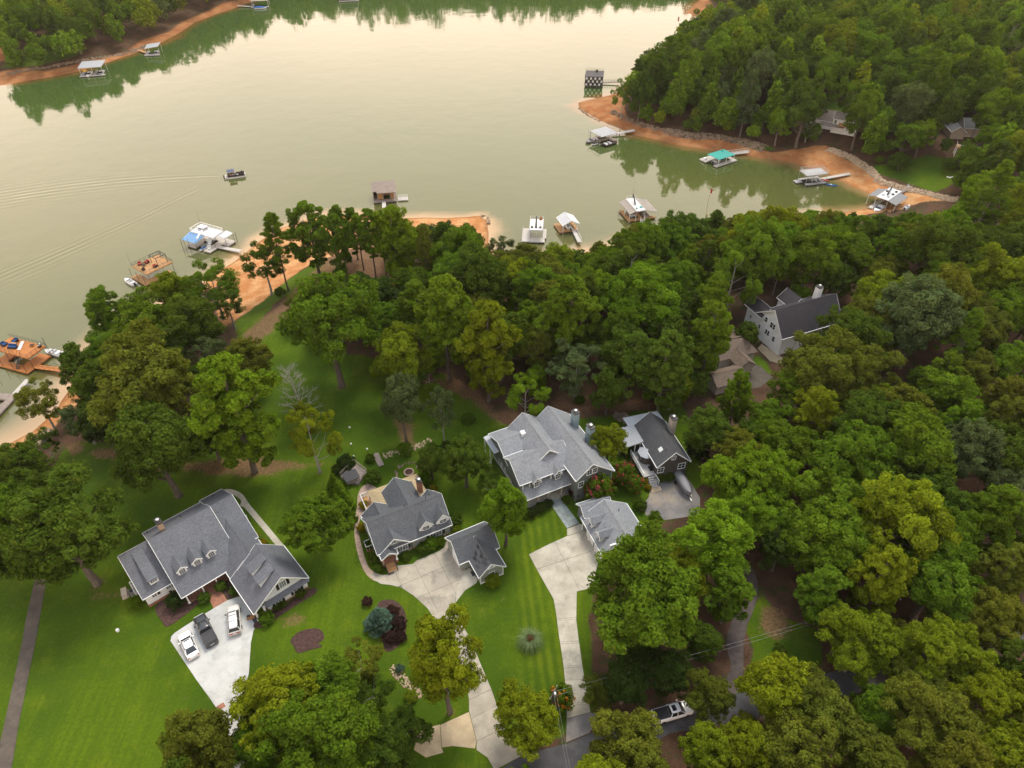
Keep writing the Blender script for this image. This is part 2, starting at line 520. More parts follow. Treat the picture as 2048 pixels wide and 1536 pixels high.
def col_attr(me, name, rgb):
    a = me.color_attributes.new(name, 'FLOAT_COLOR', 'POINT')
    buf = np.ones((len(me.vertices), 4), np.float32)
    buf[:, :rgb.shape[-1]] = rgb.reshape(-1, rgb.shape[-1])
    a.data.foreach_set('color', buf.ravel())

# ------------------------------------------------------------------ ground: one sheet, its cover mixed from painted-in zones
def px_poly(pts):
    return np.array([at(*p)[:2] for p in pts])

LAWNS = [
    [(-150, 1700), (-150, 1010), (60, 985), (118, 905), (160, 880), (300, 905), (420, 900), (470, 690), (510, 650), (545, 625), (600, 640), (640, 700),
     (760, 720), (820, 770), (890, 770), (960, 800), (1010, 850), (1100, 835), (1180, 832), (1300, 822), (1372, 815), (1390, 880), (1400, 975),
     (1310, 1050), (1230, 1110), (1190, 1180), (1180, 1330), (1200, 1420), (1180, 1440), (1040, 1500), (1000, 1560), (1000, 1700)],
    [(470, 640), (545, 578), (600, 540), (640, 520), (690, 525), (640, 560), (560, 600), (520, 640), (478, 690)],
    [(1748, 330), (1800, 322), (1860, 312), (1905, 318), (1918, 340), (1905, 366), (1872, 384), (1836, 374), (1790, 358), (1755, 346)],
    [(20, 118), (70, 108), (150, 96), (166, 106), (140, 124), (60, 138), (14, 140)],
    [(1505, 1140), (1530, 1190), (1560, 1230), (1640, 1260), (1640, 1330), (1500, 1330), (1495, 1260), (1520, 1200)],
    [(1500, 715), (1520, 715), (1545, 745), (1530, 760), (1505, 735)],
    [(1600, 205), (1740, 205), (1730, 235), (1600, 232)],
    [(1450, 270), (1530, 290), (1560, 300), (1480, 300)],
    [(1500, 300), (1700, 330), (1720, 350), (1640, 340), (1540, 318)],
]
BARE = [   # red and sandy clay
    [(555, 455), (630, 425), (960, 425), (990, 440), (990, 500), (900, 500), (760, 490), (690, 500), (620, 530), (560, 570), (500, 620), (440, 660), (430, 600), (480, 500)],
    [(1140, 200), (1240, 180), (1255, 235), (1290, 262), (1360, 276), (1420, 285), (1400, 305), (1270, 275), (1150, 225)],
    [(1650, 290), (1740, 345), (1780, 372), (1900, 400), (1800, 412), (1640, 345), (1500, 312), (1420, 300), (1430, 285), (1540, 305)],
    [(95, 815), (135, 780), (145, 790), (120, 830), (60, 875), (0, 905), (0, 880)],
    [(-20, 182), (-20, 50), (8, 60), (14, 110), (8, 138), (60, 150), (160, 130), (230, 110), (300, 82), (345, 62), (370, 40), (430, 15), (470, -5), (500, 5), (300, 100), (0, 176)],
    [(1370, 28), (1385, -10), (1420, -10), (1412, 34)],
]
WORN = [   # worn earth and leaf litter within the lawns
    [(1532, 1215), (1565, 1218), (1580, 1250), (1552, 1280), (1530, 1262)],
    [(1205, 1295), (1245, 1272), (1290, 1300), (1215, 1312)],
    [(690, 490), (760, 500), (820, 560), (760, 640), (700, 560), (620, 610), (560, 650), (460, 740), (440, 720), (545, 620), (620, 545)],
    [(880, 745), (960, 780), (1010, 850), (985, 840), (940, 800), (880, 770)],
    [(975, 800), (1000, 815), (1005, 842), (985, 832)],
    [(1110, 780), (1220, 800), (1320, 800), (1330, 812), (1200, 825), (1120, 815)],
    [(560, 1238), (596, 1228), (606, 1238), (572, 1252)],
    [(250, 895), (300, 925), (560, 915), (640, 930), (560, 950), (300, 945), (180, 905)],
    [(780, 800), (830, 800), (825, 890), (800, 890)],
    [(130, 890), (160, 880), (165, 900), (140, 915)],
    [(190, 1180), (260, 1185), (250, 1200), (180, 1200)],
    [(640, 1440), (800, 1450), (800, 1480), (640, 1470)],
]
gx = axis(-128, 150, 0.85, -1500, 1600)
gy = axis(28, 262, 0.85, -300, 2600)
GX, GY = np.meshgrid(gx, gy)
GD = lake_d(GX, GY)
GZ = height_d(GD, GX, GY)

def mask_of(polys, soft):
    m = np.zeros(GX.shape)
    for p in polys:
        q = px_poly(p)
        lo, hi = q.min(0) - 10, q.max(0) + 10
        ix = np.where((gx > lo[0]) & (gx < hi[0]))[0]; iy = np.where((gy > lo[1]) & (gy < hi[1]))[0]
        if not len(ix) or not len(iy): continue
        sl = np.ix_(iy, ix)
        x, y = GX[sl], GY[sl]
        d = seg_dist(x, y, q)
        d = np.where(inside(x, y, q), d, -d) + 0.4 * wob(x * 1.7, y * 1.7) * min(soft, 1.2)
        m[sl] = np.maximum(m[sl], np.clip(0.5 + d / (2 * soft), 0, 1))
    return m

lawn = mask_of(LAWNS, 1.0)
bare = mask_of(BARE, 1.6)
worn = mask_of(WORN, 2.2)
bare = np.maximum(bare, 1 - sm(-1.2, 1.2, GD + 0.8 * wob(GX, GY) - (4.0 + 3.0 * sm(225, 262, GY))))
near_sand = 1 - sm(225, 262, GY)
wet = 1 - sm(0.2, 1.6, GD)
zones = np.stack([lawn * (1 - bare), bare, worn], -1)
zones2 = np.stack([near_sand, wet, sm(-4, 3, GD)], -1)

m, nt, b = new_mat('ground_cover')
tc = nt.nodes.new('ShaderNodeTexCoord'); vec = tc.outputs['Object']
z1 = nt.nodes.new('ShaderNodeSeparateColor'); nt.links.new(nattr(nt, 'zones').outputs['Color'], z1.inputs[0])
z2 = nt.nodes.new('ShaderNodeSeparateColor'); nt.links.new(nattr(nt, 'zones_b').outputs['Color'], z2.inputs[0])
fine = nnoise(nt, vec, 2.2, 5, 0.65)
mid = nnoise(nt, vec, 0.22, 5, 0.6)
big = nnoise(nt, vec, 0.045, 4, 0.55)
leaf = nnoise(nt, vec, 5.5, 3, 0.7)
# forest floor: leaf litter, brown to dark
floor_c = nmix(nt, nramp(nt, mid, 0.35, 0.65), (0.045, 0.026, 0.016), (0.085, 0.048, 0.03))
floor_c = nmix(nt, nramp(nt, leaf, 0.5, 0.7), floor_c, (0.12, 0.068, 0.04))
floor_c = nmix(nt, nmath(nt, 'MULTIPLY', nramp(nt, nnoise(nt, vec, 0.35, 5, 0.7), 0.52, 0.66), 0.75), floor_c, (0.028, 0.05, 0.012))
# lawn
grass = nmix(nt, nramp(nt, big, 0.38, 0.62), (0.034, 0.070, 0.0026), (0.072, 0.118, 0.0035))
grass = nmix(nt, nmath(nt, 'MULTIPLY', nramp(nt, mid, 0.48, 0.72), 0.5), grass, (0.112, 0.140, 0.006))
grass = nmix(nt, nmath(nt, 'MULTIPLY', nramp(nt, fine, 0.42, 0.68), 0.5), grass, (0.030, 0.060, 0.003))
grass = nmix(nt, nmath(nt, 'MULTIPLY', nramp(nt, nnoise(nt, vec, 0.5, 6, 0.75), 0.60, 0.70), 0.45), grass, (0.15, 0.125, 0.04))
mw = nt.nodes.new('ShaderNodeMapping'); mw.inputs['Scale'].default_value = (1.6, 0.09, 1); mw.inputs['Rotation'].default_value = (0, 0, 0.28); nt.links.new(vec, mw.inputs['Vector'])
grass = nmix(nt, nmath(nt, 'MULTIPLY', nramp(nt, nnoise(nt, mw.outputs[0], 0.9, 3, 0.5), 0.40, 0.62), 0.45), grass, (0.040, 0.078, 0.003))
grass = nmix(nt, nmath(nt, 'MULTIPLY', nramp(nt, nnoise(nt, vec, 0.9, 6, 0.8), 0.56, 0.66), 0.5), grass, (0.105, 0.128, 0.010))
grass = nmix(nt, nmath(nt, 'MULTIPLY', nramp(nt, nnoise(nt, vec, 9.0, 4, 0.8), 0.5, 0.68), 0.45), grass, (0.020, 0.045, 0.002))
grass = nmix(nt, nmath(nt, 'MULTIPLY', nramp(nt, nnoise(nt, vec, 0.13, 6, 0.7), 0.50, 0.62), 0.45), grass, (0.030, 0.066, 0.004))
grass = nmix(nt, nmath(nt, 'MULTIPLY', nramp(nt, nnoise(nt, vec, 2.6, 5, 0.85), 0.56, 0.64), 0.55), grass, (0.118, 0.142, 0.014))
# mowing bands run with the drive beside them
sep = nt.nodes.new('ShaderNodeSeparateXYZ'); nt.links.new(vec, sep.inputs[0])
band = nmath(nt, 'SINE', nmath(nt, 'MULTIPLY', nmath(nt, 'ADD', nmath(nt, 'MULTIPLY', sep.outputs[0], 1.0), nmath(nt, 'MULTIPLY', sep.outputs[1], 0.10)), 4.2))
bandm = nmath(nt, 'MULTIPLY', nramp(nt, band, -1.0, 1.0), nmath(nt, 'MULTIPLY', nramp(nt, sep.outputs[0], -1, 3), nramp(nt, sep.outputs[0], 12, 9)))
grass = nmix(nt, nmath(nt, 'MULTIPLY', nmath(nt, 'MULTIPLY', bandm, nramp(nt, mid, 0.3, 0.6)), 0.42), grass, (0.13, 0.165, 0.006))
# worn earth with clippings
earth = nmix(nt, nramp(nt, fine, 0.35, 0.7), (0.10, 0.058, 0.034), (0.20, 0.115, 0.062))
# clay shore
sand = nmix(nt, nramp(nt, mid, 0.35, 0.65), (0.36, 0.155, 0.055), (0.47, 0.265, 0.12))
clay = nmix(nt, nramp(nt, mid, 0.35, 0.65), (0.24, 0.085, 0.030), (0.33, 0.155, 0.065))
clay = nmix(nt, nmath(nt, 'MULTIPLY', nramp(nt, nnoise(nt, vec, 0.6, 6, 0.75), 0.5, 0.62), 0.6), clay, (0.24, 0.17, 0.085))
shore = nmix(nt, z2.outputs[0], clay, sand)
shore = nmix(nt, nmath(nt, 'MULTIPLY', nramp(nt, nnoise(nt, vec, 1.1, 6, 0.75), 0.45, 0.65), 0.5), shore, (0.22, 0.10, 0.04))
shore = nmix(nt, nmath(nt, 'MULTIPLY', z2.outputs[1], 0.55), shore, (0.13, 0.055, 0.02))
edge = nmath(nt, 'SUBTRACT', fine, 0.5)
def soft(x): return nramp(nt, nmath(nt, 'ADD', x, nmath(nt, 'MULTIPLY', edge, 0.7)), 0.35, 0.65)
col = nmix(nt, soft(z1.outputs[0]), floor_c, grass)
col = nmix(nt, nmath(nt, 'MULTIPLY', soft(nmath(nt, 'MULTIPLY', z1.outputs[2], nmath(nt, 'ADD', mid, 0.45))), 0.85), col, earth)
col = nmix(nt, soft(z1.outputs[1]), col, shore)
nt.links.new(col, b.inputs['Base Color'])
b.inputs['Roughness'].default_value = 0.95
b.inputs['Specular IOR Level'].default_value = 0.1
bn = nt.nodes.new('ShaderNodeBump'); bn.inputs['Strength'].default_value = 0.7; bn.inputs['Distance'].default_value = 0.12
nt.links.new(nmath(nt, 'ADD', fine, leaf), bn.inputs['Height']); nt.links.new(bn.outputs[0], b.inputs['Normal'])
me, _, _ = grid_mesh('ground', gx, gy, GZ, m)
col_attr(me, 'zones', zones); col_attr(me, 'zones_b', zones2)
GROUND_ME = me
tag(link_mesh('ground', me), kind='structure')

# ------------------------------------------------------------------ lake
lx = np.arange(-660, 260, 2.2); ly = np.arange(60, 660, 2.2)
LX, LY = np.meshgrid(lx, ly)
LD = lake_d(LX, LY)
m, nt, b = new_mat('lake_water')
tc = nt.nodes.new('ShaderNodeTexCoord'); vec = tc.outputs['Object']
sh = nt.nodes.new('ShaderNodeSeparateColor'); nt.links.new(nattr(nt, 'shallow').outputs['Color'], sh.inputs[0])
murk = nmix(nt, sh.outputs[1], (0.048, 0.080, 0.020), (0.100, 0.096, 0.030))        # green far out, silty towards the near bank
murk = nmix(nt, sh.outputs[0], murk, nmix(nt, sh.outputs[1], (0.26, 0.10, 0.032), (0.46, 0.30, 0.15)))
nt.nodes.remove(b)
dif = nt.nodes.new('ShaderNodeBsdfDiffuse'); nt.links.new(murk, dif.inputs['Color'])
glo = nt.nodes.new('ShaderNodeBsdfGlossy'); glo.inputs['Roughness'].default_value = 0.035
fre = nt.nodes.new('ShaderNodeFresnel'); fre.inputs['IOR'].default_value = 2.5
mx = nt.nodes.new('ShaderNodeMixShader')
nt.links.new(fre.outputs[0], mx.inputs[0]); nt.links.new(dif.outputs[0], mx.inputs[1]); nt.links.new(glo.outputs[0], mx.inputs[2])
nt.links.new(mx.outputs[0], nt.nodes['Material Output'].inputs['Surface'])
# ripples, and the wake of the pontoon boat: two arms of waves that spread behind it
mp = nt.nodes.new('ShaderNodeMapping'); mp.inputs['Scale'].default_value = (0.9, 1.6, 1); nt.links.new(vec, mp.inputs['Vector'])
rip = nmath(nt, 'MULTIPLY', nnoise(nt, mp.outputs[0], 0.9, 3, 0.5), 0.007)
rip = nmath(nt, 'ADD', rip, nmath(nt, 'MULTIPLY', nnoise(nt, vec, 0.12, 3, 0.5), 0.05))
BOAT = wz(452, 354, LAKE_Z)
sep = nt.nodes.new('ShaderNodeSeparateXYZ'); nt.links.new(vec, sep.inputs[0])
dx = nmath(nt, 'SUBTRACT', sep.outputs[0], BOAT.x); dy = nmath(nt, 'SUBTRACT', sep.outputs[1], BOAT.y)
def arm(end, bend, wl, spread, amp):
    """waves along a bent line from the stern to end (world xy)"""
    ex, ey = end[0] - BOAT.x, end[1] - BOAT.y
    L = math.hypot(ex, ey); ux, uy = ex / L, ey / L
    s = nmath(nt, 'ADD', nmath(nt, 'MULTIPLY', dx, ux), nmath(nt, 'MULTIPLY', dy, uy))
    w = nmath(nt, 'ADD', nmath(nt, 'MULTIPLY', dx, -uy), nmath(nt, 'MULTIPLY', dy, ux))
    sn = nmath(nt, 'DIVIDE', s, L)
    off = nmath(nt, 'MULTIPLY', nmath(nt, 'MULTIPLY', sn, nmath(nt, 'SUBTRACT', sn, 1.0)), bend)
    w = nmath(nt, 'ADD', nmath(nt, 'ADD', w, off), nmath(nt, 'MULTIPLY', nnoise(nt, vec, 0.05, 2), 1.2))
    wave = nmath(nt, 'SINE', nmath(nt, 'MULTIPLY', w, 2 * PI / wl))
    sp = nmath(nt, 'ADD', nmath(nt, 'MULTIPLY', nmath(nt, 'MAXIMUM', sn, 0.0), spread), 0.7)
    q = nmath(nt, 'DIVIDE', w, sp)
    amp_n = nramp(nt, nnoise(nt, vec, 0.16, 3), 0.3, 0.6, 0.25, 1.0)
    wave = nmath(nt, 'MULTIPLY', wave, amp_n)
    env = nmath(nt, 'EXPONENT', nmath(nt, 'MULTIPLY', nmath(nt, 'MULTIPLY', q, q), -1.0))
    gate = nmath(nt, 'MULTIPLY', nramp(nt, s, -0.5, 3.0), nramp(nt, sn, 2.2, 0.8))
    return nmath(nt, 'MULTIPLY', nmath(nt, 'MULTIPLY', wave, env), nmath(nt, 'MULTIPLY', gate, amp))
A1 = wz(0, 398, LAKE_Z); A2 = wz(0, 563, LAKE_Z)
hgt = nmath(nt, 'ADD', rip, nmath(nt, 'ADD', arm((A1.x, A1.y), -14.0, 2.6, 8.0, 0.019), arm((A2.x, A2.y), 5.0, 2.2, 4.2, 0.014)))
bn = nt.nodes.new('ShaderNodeBump'); bn.inputs['Strength'].default_value = 1.0; bn.inputs['Distance'].default_value = 1.0
nt.links.new(hgt, bn.inputs['Height'])
for nd in (glo, fre, dif): nt.links.new(bn.outputs[0], nd.inputs['Normal'])
me, _, _ = grid_mesh('lake', lx, ly, np.full(LX.shape, LAKE_Z), m)
near_w = (1 - sm(190, 300, LY)) * 0.8
shal = sm(-5.5, -0.3, LD + 0.7 * wob(LX, LY)) * (0.55 + 0.45 * (1 - sm(190, 240, LY)))
shal = np.maximum(shal, 0.75 * sm(-9, -1, LD) * (1 - sm(150, 215, LY)))
col_attr(me, 'shallow', np.stack([shal, near_w, shal * 0], -1))
tag(link_mesh('lake', me), kind='structure')

# ------------------------------------------------------------------ foliage
def leaf_mat(name, use_object=True, trans=0.38):
    m, nt, b = new_mat(name)
    nt.nodes.remove(b)
    tone = nattr(nt, 'tone')
    sp = nt.nodes.new('ShaderNodeSeparateColor'); nt.links.new(tone.outputs['Color'], sp.inputs[0])
    if use_object:
        oi = nt.nodes.new('ShaderNodeObjectInfo')
        base = oi.outputs['Color']
    else:
        base = nattr(nt, 'tint').outputs['Color']
    lit = nt.nodes.new('ShaderNodeVectorMath'); lit.operation = 'SCALE'
    warm = nmix(nt, sp.outputs[1], base, (0.13, 0.115, 0.012))
    nt.links.new(warm, lit.inputs[0]); nt.links.new(nmath(nt, 'MULTIPLY', sp.outputs[0], 2.0), lit.inputs[3])
    d = nt.nodes.new('ShaderNodeBsdfDiffuse'); nt.links.new(lit.outputs[0], d.inputs['Color'])
    t = nt.nodes.new('ShaderNodeBsdfTranslucent')
    tc = nt.nodes.new('ShaderNodeVectorMath'); tc.operation = 'MULTIPLY'; nt.links.new(lit.outputs[0], tc.inputs[0]); tc.inputs[1].default_value = (1.15, 1.1, 0.5)
    nt.links.new(tc.outputs[0], t.inputs['Color'])
    mx = nt.nodes.new('ShaderNodeMixShader'); mx.inputs[0].default_value = trans
    nt.links.new(d.outputs[0], mx.inputs[1]); nt.links.new(t.outputs[0], mx.inputs[2])
    nt.links.new(mx.outputs[0], nt.nodes['Material Output'].inputs['Surface'])
    return m
LEAF = leaf_mat('foliage')
LEAF_FAR = leaf_mat('foliage_far', False)

def unit(v): return v / (np.linalg.norm(v, axis=-1, keepdims=True) + 1e-9)

def cards(pos, nrm, size, aspect, rng):
    """one diamond leaf spray per point"""
    r = unit(rng.normal(size=pos.shape))
    a = unit(np.cross(nrm, r)); b_ = np.cross(nrm, a)
    s = size[:, None]
    v = np.stack([pos + a * s, pos + b_ * s * aspect, pos - a * s, pos - b_ * s * aspect], 1)
    return v.reshape(-1, 3)

def card_mesh(name, v, tone, material, tint=None):
    n = len(v) // 4
    me = bpy.data.meshes.new(name)
    me.vertices.add(len(v)); me.vertices.foreach_set('co', v.astype(np.float32).ravel())
    me.loops.add(len(v)); me.loops.foreach_set('vertex_index', np.arange(len(v), dtype=np.int32))
    me.polygons.add(n); me.polygons.foreach_set('loop_start', np.arange(0, len(v), 4, dtype=np.int32))
    me.materials.append(material)
    me.update()
    t = np.repeat(tone, 4, 0)
    col_attr(me, 'tone', t)
    if tint is not None: col_attr(me, 'tint', np.repeat(tint, 4, 0))
    return me

def lobes_for(kind, R, H, rng):
    """boughs of a crown: centre, radius"""
    L = []
    if kind == 'oak':
        cz, az = 0.60 * H, 0.36 * H
        for k in range(46):
            u = 1 - 2 * (k + 0.5) / 46; ph = k * 2.39996 + rng.uniform(-.7, .7)
            if u < -0.8: continue
            f = rng.uniform(.50, .92)
            q = math.sqrt(1 - u * u) * f
            L.append((R * q * math.cos(ph), R * q * math.sin(ph), cz + az * u * rng.uniform(.55, .95), R * rng.uniform(.15, .33)))
        for k in range(6): L.append((R * rng.uniform(-.3, .3), R * rng.uniform(-.3, .3), cz + az * rng.uniform(-.2, .4), R * .42))
    elif kind == 'tall':
        for k in range(42):
            f = (k + .5) / 42
            z = H * (.22 + .72 * f); ph = k * 2.39996 + rng.uniform(-.6, .6)
            prof = math.sin(PI * min(1, (f * .86 + .12))) ** .75
            q = R * prof * rng.uniform(.38, .86)
            L.append((q * math.cos(ph), q * math.sin(ph), z, R * rng.uniform(.18, .34) * (.65 + .35 * prof)))
        L.append((0, 0, H * .92, R * .3)); L.append((0, 0, H * .6, R * .45))
    elif kind == 'feather':
        for k in range(24):
            u = 1 - 2 * (k + .5) / 24; ph = k * 2.39996 + rng.uniform(-.7, .7)
            if u < -.7: continue
            q = math.sqrt(1 - u * u) * rng.uniform(.45, .95)
            L.append((R * q * math.cos(ph), R * q * math.sin(ph), H * .62 + H * .33 * u * rng.uniform(.6, 1), R * rng.uniform(.16, .28)))
    elif kind == 'pine':
        for k in range(64):
            f = k / 63
            z = H * (.42 + .56 * f); ph = k * 2.39996 + rng.uniform(-.6, .6)
            q = R * (1.05 - .85 * f) * rng.uniform(.35, 1.0)
            L.append((q * math.cos(ph), q * math.sin(ph), z, R * rng.uniform(.09, .18)))
        L.append((0, 0, H * .98, R * .16))
    elif kind == 'bush':
        for k in range(16):
            u = 1 - 1.6 * (k + .5) / 16; ph = k * 2.39996
            q = math.sqrt(max(0, 1 - u * u)) * rng.uniform(.5, .7)
            L.append((R * q * math.cos(ph), R * q * math.sin(ph), H * .5 + H * .42 * u, R * rng.uniform(.3, .42)))
    elif kind == 'cone':
        for k in range(40):
            f = k / 39
            z = H * (.05 + .93 * f); ph = k * 2.39996
            q = R * (1 - f) * .72
            L.append((q * math.cos(ph), q * math.sin(ph), z, R * (.34 * (1 - f) + .1)))
    return L

def crown_mesh(name, kind, R, H, seed, n, size, material=LEAF, aspect=.6, sub=11):
    rng = np.random.default_rng(seed)
    L = lobes_for(kind, R, H, rng)
    if kind in ('oak', 'tall', 'feather'):                           # each crown leans and bulges its own way
        a_, k_ = rng.uniform(0, 6.28), rng.uniform(.10, .26)
        L = [(x * (1 + k_ * math.cos(math.atan2(y, x) - a_)), y * (1 + k_ * math.cos(math.atan2(y, x) - a_)), z + .12 * H * math.sin(2.1 * math.atan2(y, x) + a_) * math.hypot(x, y) / R, r) for x, y, z, r in L]
    cc, cr, ct = [], [], []
    flat = .45 if kind == 'pine' else .82
    for (x, y, z, r) in L:
        lt = rng.normal(0, .10)
        for _ in range(sub):
            d = unit(rng.normal(size=3)); d[2] = d[2] * .8 + .15
            cc.append((x + d[0] * r * .78, y + d[1] * r * .78, z + d[2] * r * .78 * flat)); cr.append(r * rng.uniform(.28, .46)); ct.append(lt + rng.normal(0, .07))
    cc, cr, ct = np.array(cc), np.array(cr), np.array(ct)
    w = cr ** 2; w /= w.sum()
    idx = rng.choice(len(cc), n, p=w)
    d = unit(rng.normal(size=(n, 3)) + np.array([0, 0, .35]))
    rad = rng.uniform(.55, 1.08, n) ** .6
    # stray twigs past the outline
    stray = rng.random(n) < .06
    rad = np.where(stray, rad * rng.uniform(1.1, 1.6, n), rad)
    p = cc[idx] + d * (cr[idx] * rad)[:, None] * np.array([1, 1, flat])
    nrm = unit(d * .55 + unit(p - np.array([0, 0, H * .5])) * .35 + rng.normal(size=(n, 3)) * .55 + np.array([0, 0, .3]))
    s = size * rng.uniform(.6, 1.35, n)
    if kind == 'pine':
        aspect, s = .2, s * 1.3
        p = p + rng.normal(size=(n, 3)) * np.array([.16, .16, .09])
    tone = np.clip(.5 * (1 + ct[idx] + rng.normal(0, .16, n)), .18, .95)
    hue = np.clip(rng.normal(0.03, .05, n), 0, 1) + (rng.random(n) < .02) * .5
    return card_mesh(name, cards(p, nrm, s, aspect, rng), np.stack([tone, np.clip(hue, 0, 1), tone * 0], -1), material), L

def trunk_mesh(name, kind, R, H, L, seed, material):
    rng = random.Random(seed)
    b = MB()
    r0 = {'oak': .055, 'tall': .05, 'feather': .04, 'pine': .042, 'bush': .05, 'cone': .05}[kind] * R * (1.2 if kind != 'pine' else 1)
    top = {'oak': .74, 'tall': .93, 'feather': .7, 'pine': .99, 'bush': .5, 'cone': .95}[kind] * H
    path = [(0, 0, -.6), (0, 0, H * .03)]
    lean = (rng.uniform(-.04, .04) * H, rng.uniform(-.04, .04) * H)
    for f in (.15, .35, .6, .8, 1):
        path.append((lean[0] * f + rng.uniform(-.02, .02) * R, lean[1] * f + rng.uniform(-.02, .02) * R, top * f))
    b.tube(path, [r0 * 1.5, r0 * 1.15, r0, r0 * .85, r0 * .6, r0 * .4, r0 * .12], 7)
    pick = L[::2] if kind != 'pine' else L
    for (x, y, z, r) in pick:
        dist = math.hypot(x, y)
        if dist < .12 * R: continue
        z0 = max(H * .2, z - dist * (.75 if kind != 'pine' else .12))
        z0 = min(z0, top * .97)
        f = z0 / top
        s = Vector((lean[0] * f, lean[1] * f, z0)); e = Vector((x, y, z))
        mid = s.lerp(e, .55) + Vector((rng.uniform(-.06, .06) * R, rng.uniform(-.06, .06) * R, -.04 * R))
        rb = r0 * .36 * (1 - f * .5)
        b.tube([s, mid, e], [rb, rb * .6, rb * .18], 5, cap=False)
    return b.mesh(name, material, True)

PROTO = {}
def make_proto(key, kind, R, H, seed, n, size, bark='bark', **kw):
    me, L = crown_mesh('crown', kind, R, H, seed, n, size, **kw)
    PROTO[key] = (me, trunk_mesh('trunk', kind, R, H, L, seed, M[bark]), R, H)
for i in range(6): make_proto(f'oak{i}', 'oak', 7.0, 18.0, 20 + i, 40000, .20)
for i in range(4): make_proto(f'tall{i}', 'tall', 5.6, 20.0, 40 + i, 34000, .20)
for i in range(2): make_proto(f'feather{i}', 'feather', 5.0, 12.0, 60 + i, 18000, .15, bark='bark_pale', aspect=.4, sub=14)
for i in range(3): make_proto(f'pine{i}', 'pine', 5.0, 20.0, 80 + i, 22000, .22, sub=9)
for i in range(2): make_proto(f'bush{i}', 'bush', 2.0, 2.6, 100 + i, 7000, .10)
make_proto('cone0', 'cone', 1.5, 6.5, 120, 9000, .11)

TINT = {'g': (.086, .150, .010), 'l': (.122, .204, .010), 'y': (.140, .182, .009), 'o': (.104, .124, .014), 'd': (.058, .100, .011), 'b': (.075, .108, .038),
        'k': (.036, .066, .012), 'e': (.092, .164, .009)}
KINDS = {'O': ('oak', 6, 2.55, .60, 'broadleaf_tree'), 'T': ('tall', 4, 3.5, .58, 'tall_tree'), 'F': ('feather', 2, 2.4, .62, 'feathery_tree'),
         'P': ('pine', 3, 4.0, .70, 'pine_tree'), 'U': ('bush', 2, 1.25, .5, 'shrub'), 'C': ('cone', 1, 4.3, .42, 'arborvitae')}
placed = []      # x, y, R of every tree
_pn = [0]
def put_tree(pos, R, H, K, tint, label, group=None, name=None, cat=None):
    fam, nv, _, _, nm = KINDS[K]
    me, tr, R0, H0 = PROTO[f'{fam}{_pn[0] % nv}']
    _pn[0] += 1
    t = thing(name or nm, label, cat or ('shrub' if K == 'U' else 'tree'), pos, rnd.uniform(0, 2 * PI), group)
    t.scale = (R / R0, R / R0, H / H0)
    c = link_mesh('crown', me, t)
    j = rnd.uniform(.88, 1.12); w = rnd.uniform(-.07, .07)
    base = TINT[tint] if isinstance(tint, str) else tint
    c.color = (base[0] * j * (1 + w), base[1] * j, base[2] * j * (1 - w), 1)
    link_mesh('trunk', tr, t)
    placed.append((pos[0], pos[1], R))
    return t

def crown_at(cx, cy, rw, K, base=None, top=None):
    """base point, radius, height of a tree whose crown shows rw pixels wide either side of (cx, cy)"""
    ratio, frac = KINDS[K][2], KINDS[K][3]
    if base:
        p = at(*base)
        f = proj(p.x, p.y, p.z)[2]
        R = rw * f / FPX
        H = R * ratio
        if top is not None:
            H = 2.0
            while proj(p.x, p.y, p.z + H)[1] > top and H < 40: H += .25
        return p, R * 1.08, H
    R = 5.0
    for _ in range(5):
        p = at(cx, cy, R * ratio * frac)
        f = proj(p.x, p.y, p.z + R * ratio * frac)[2]
        R = rw * f / FPX
    return p, R * 1.08, R * ratio * 1.06

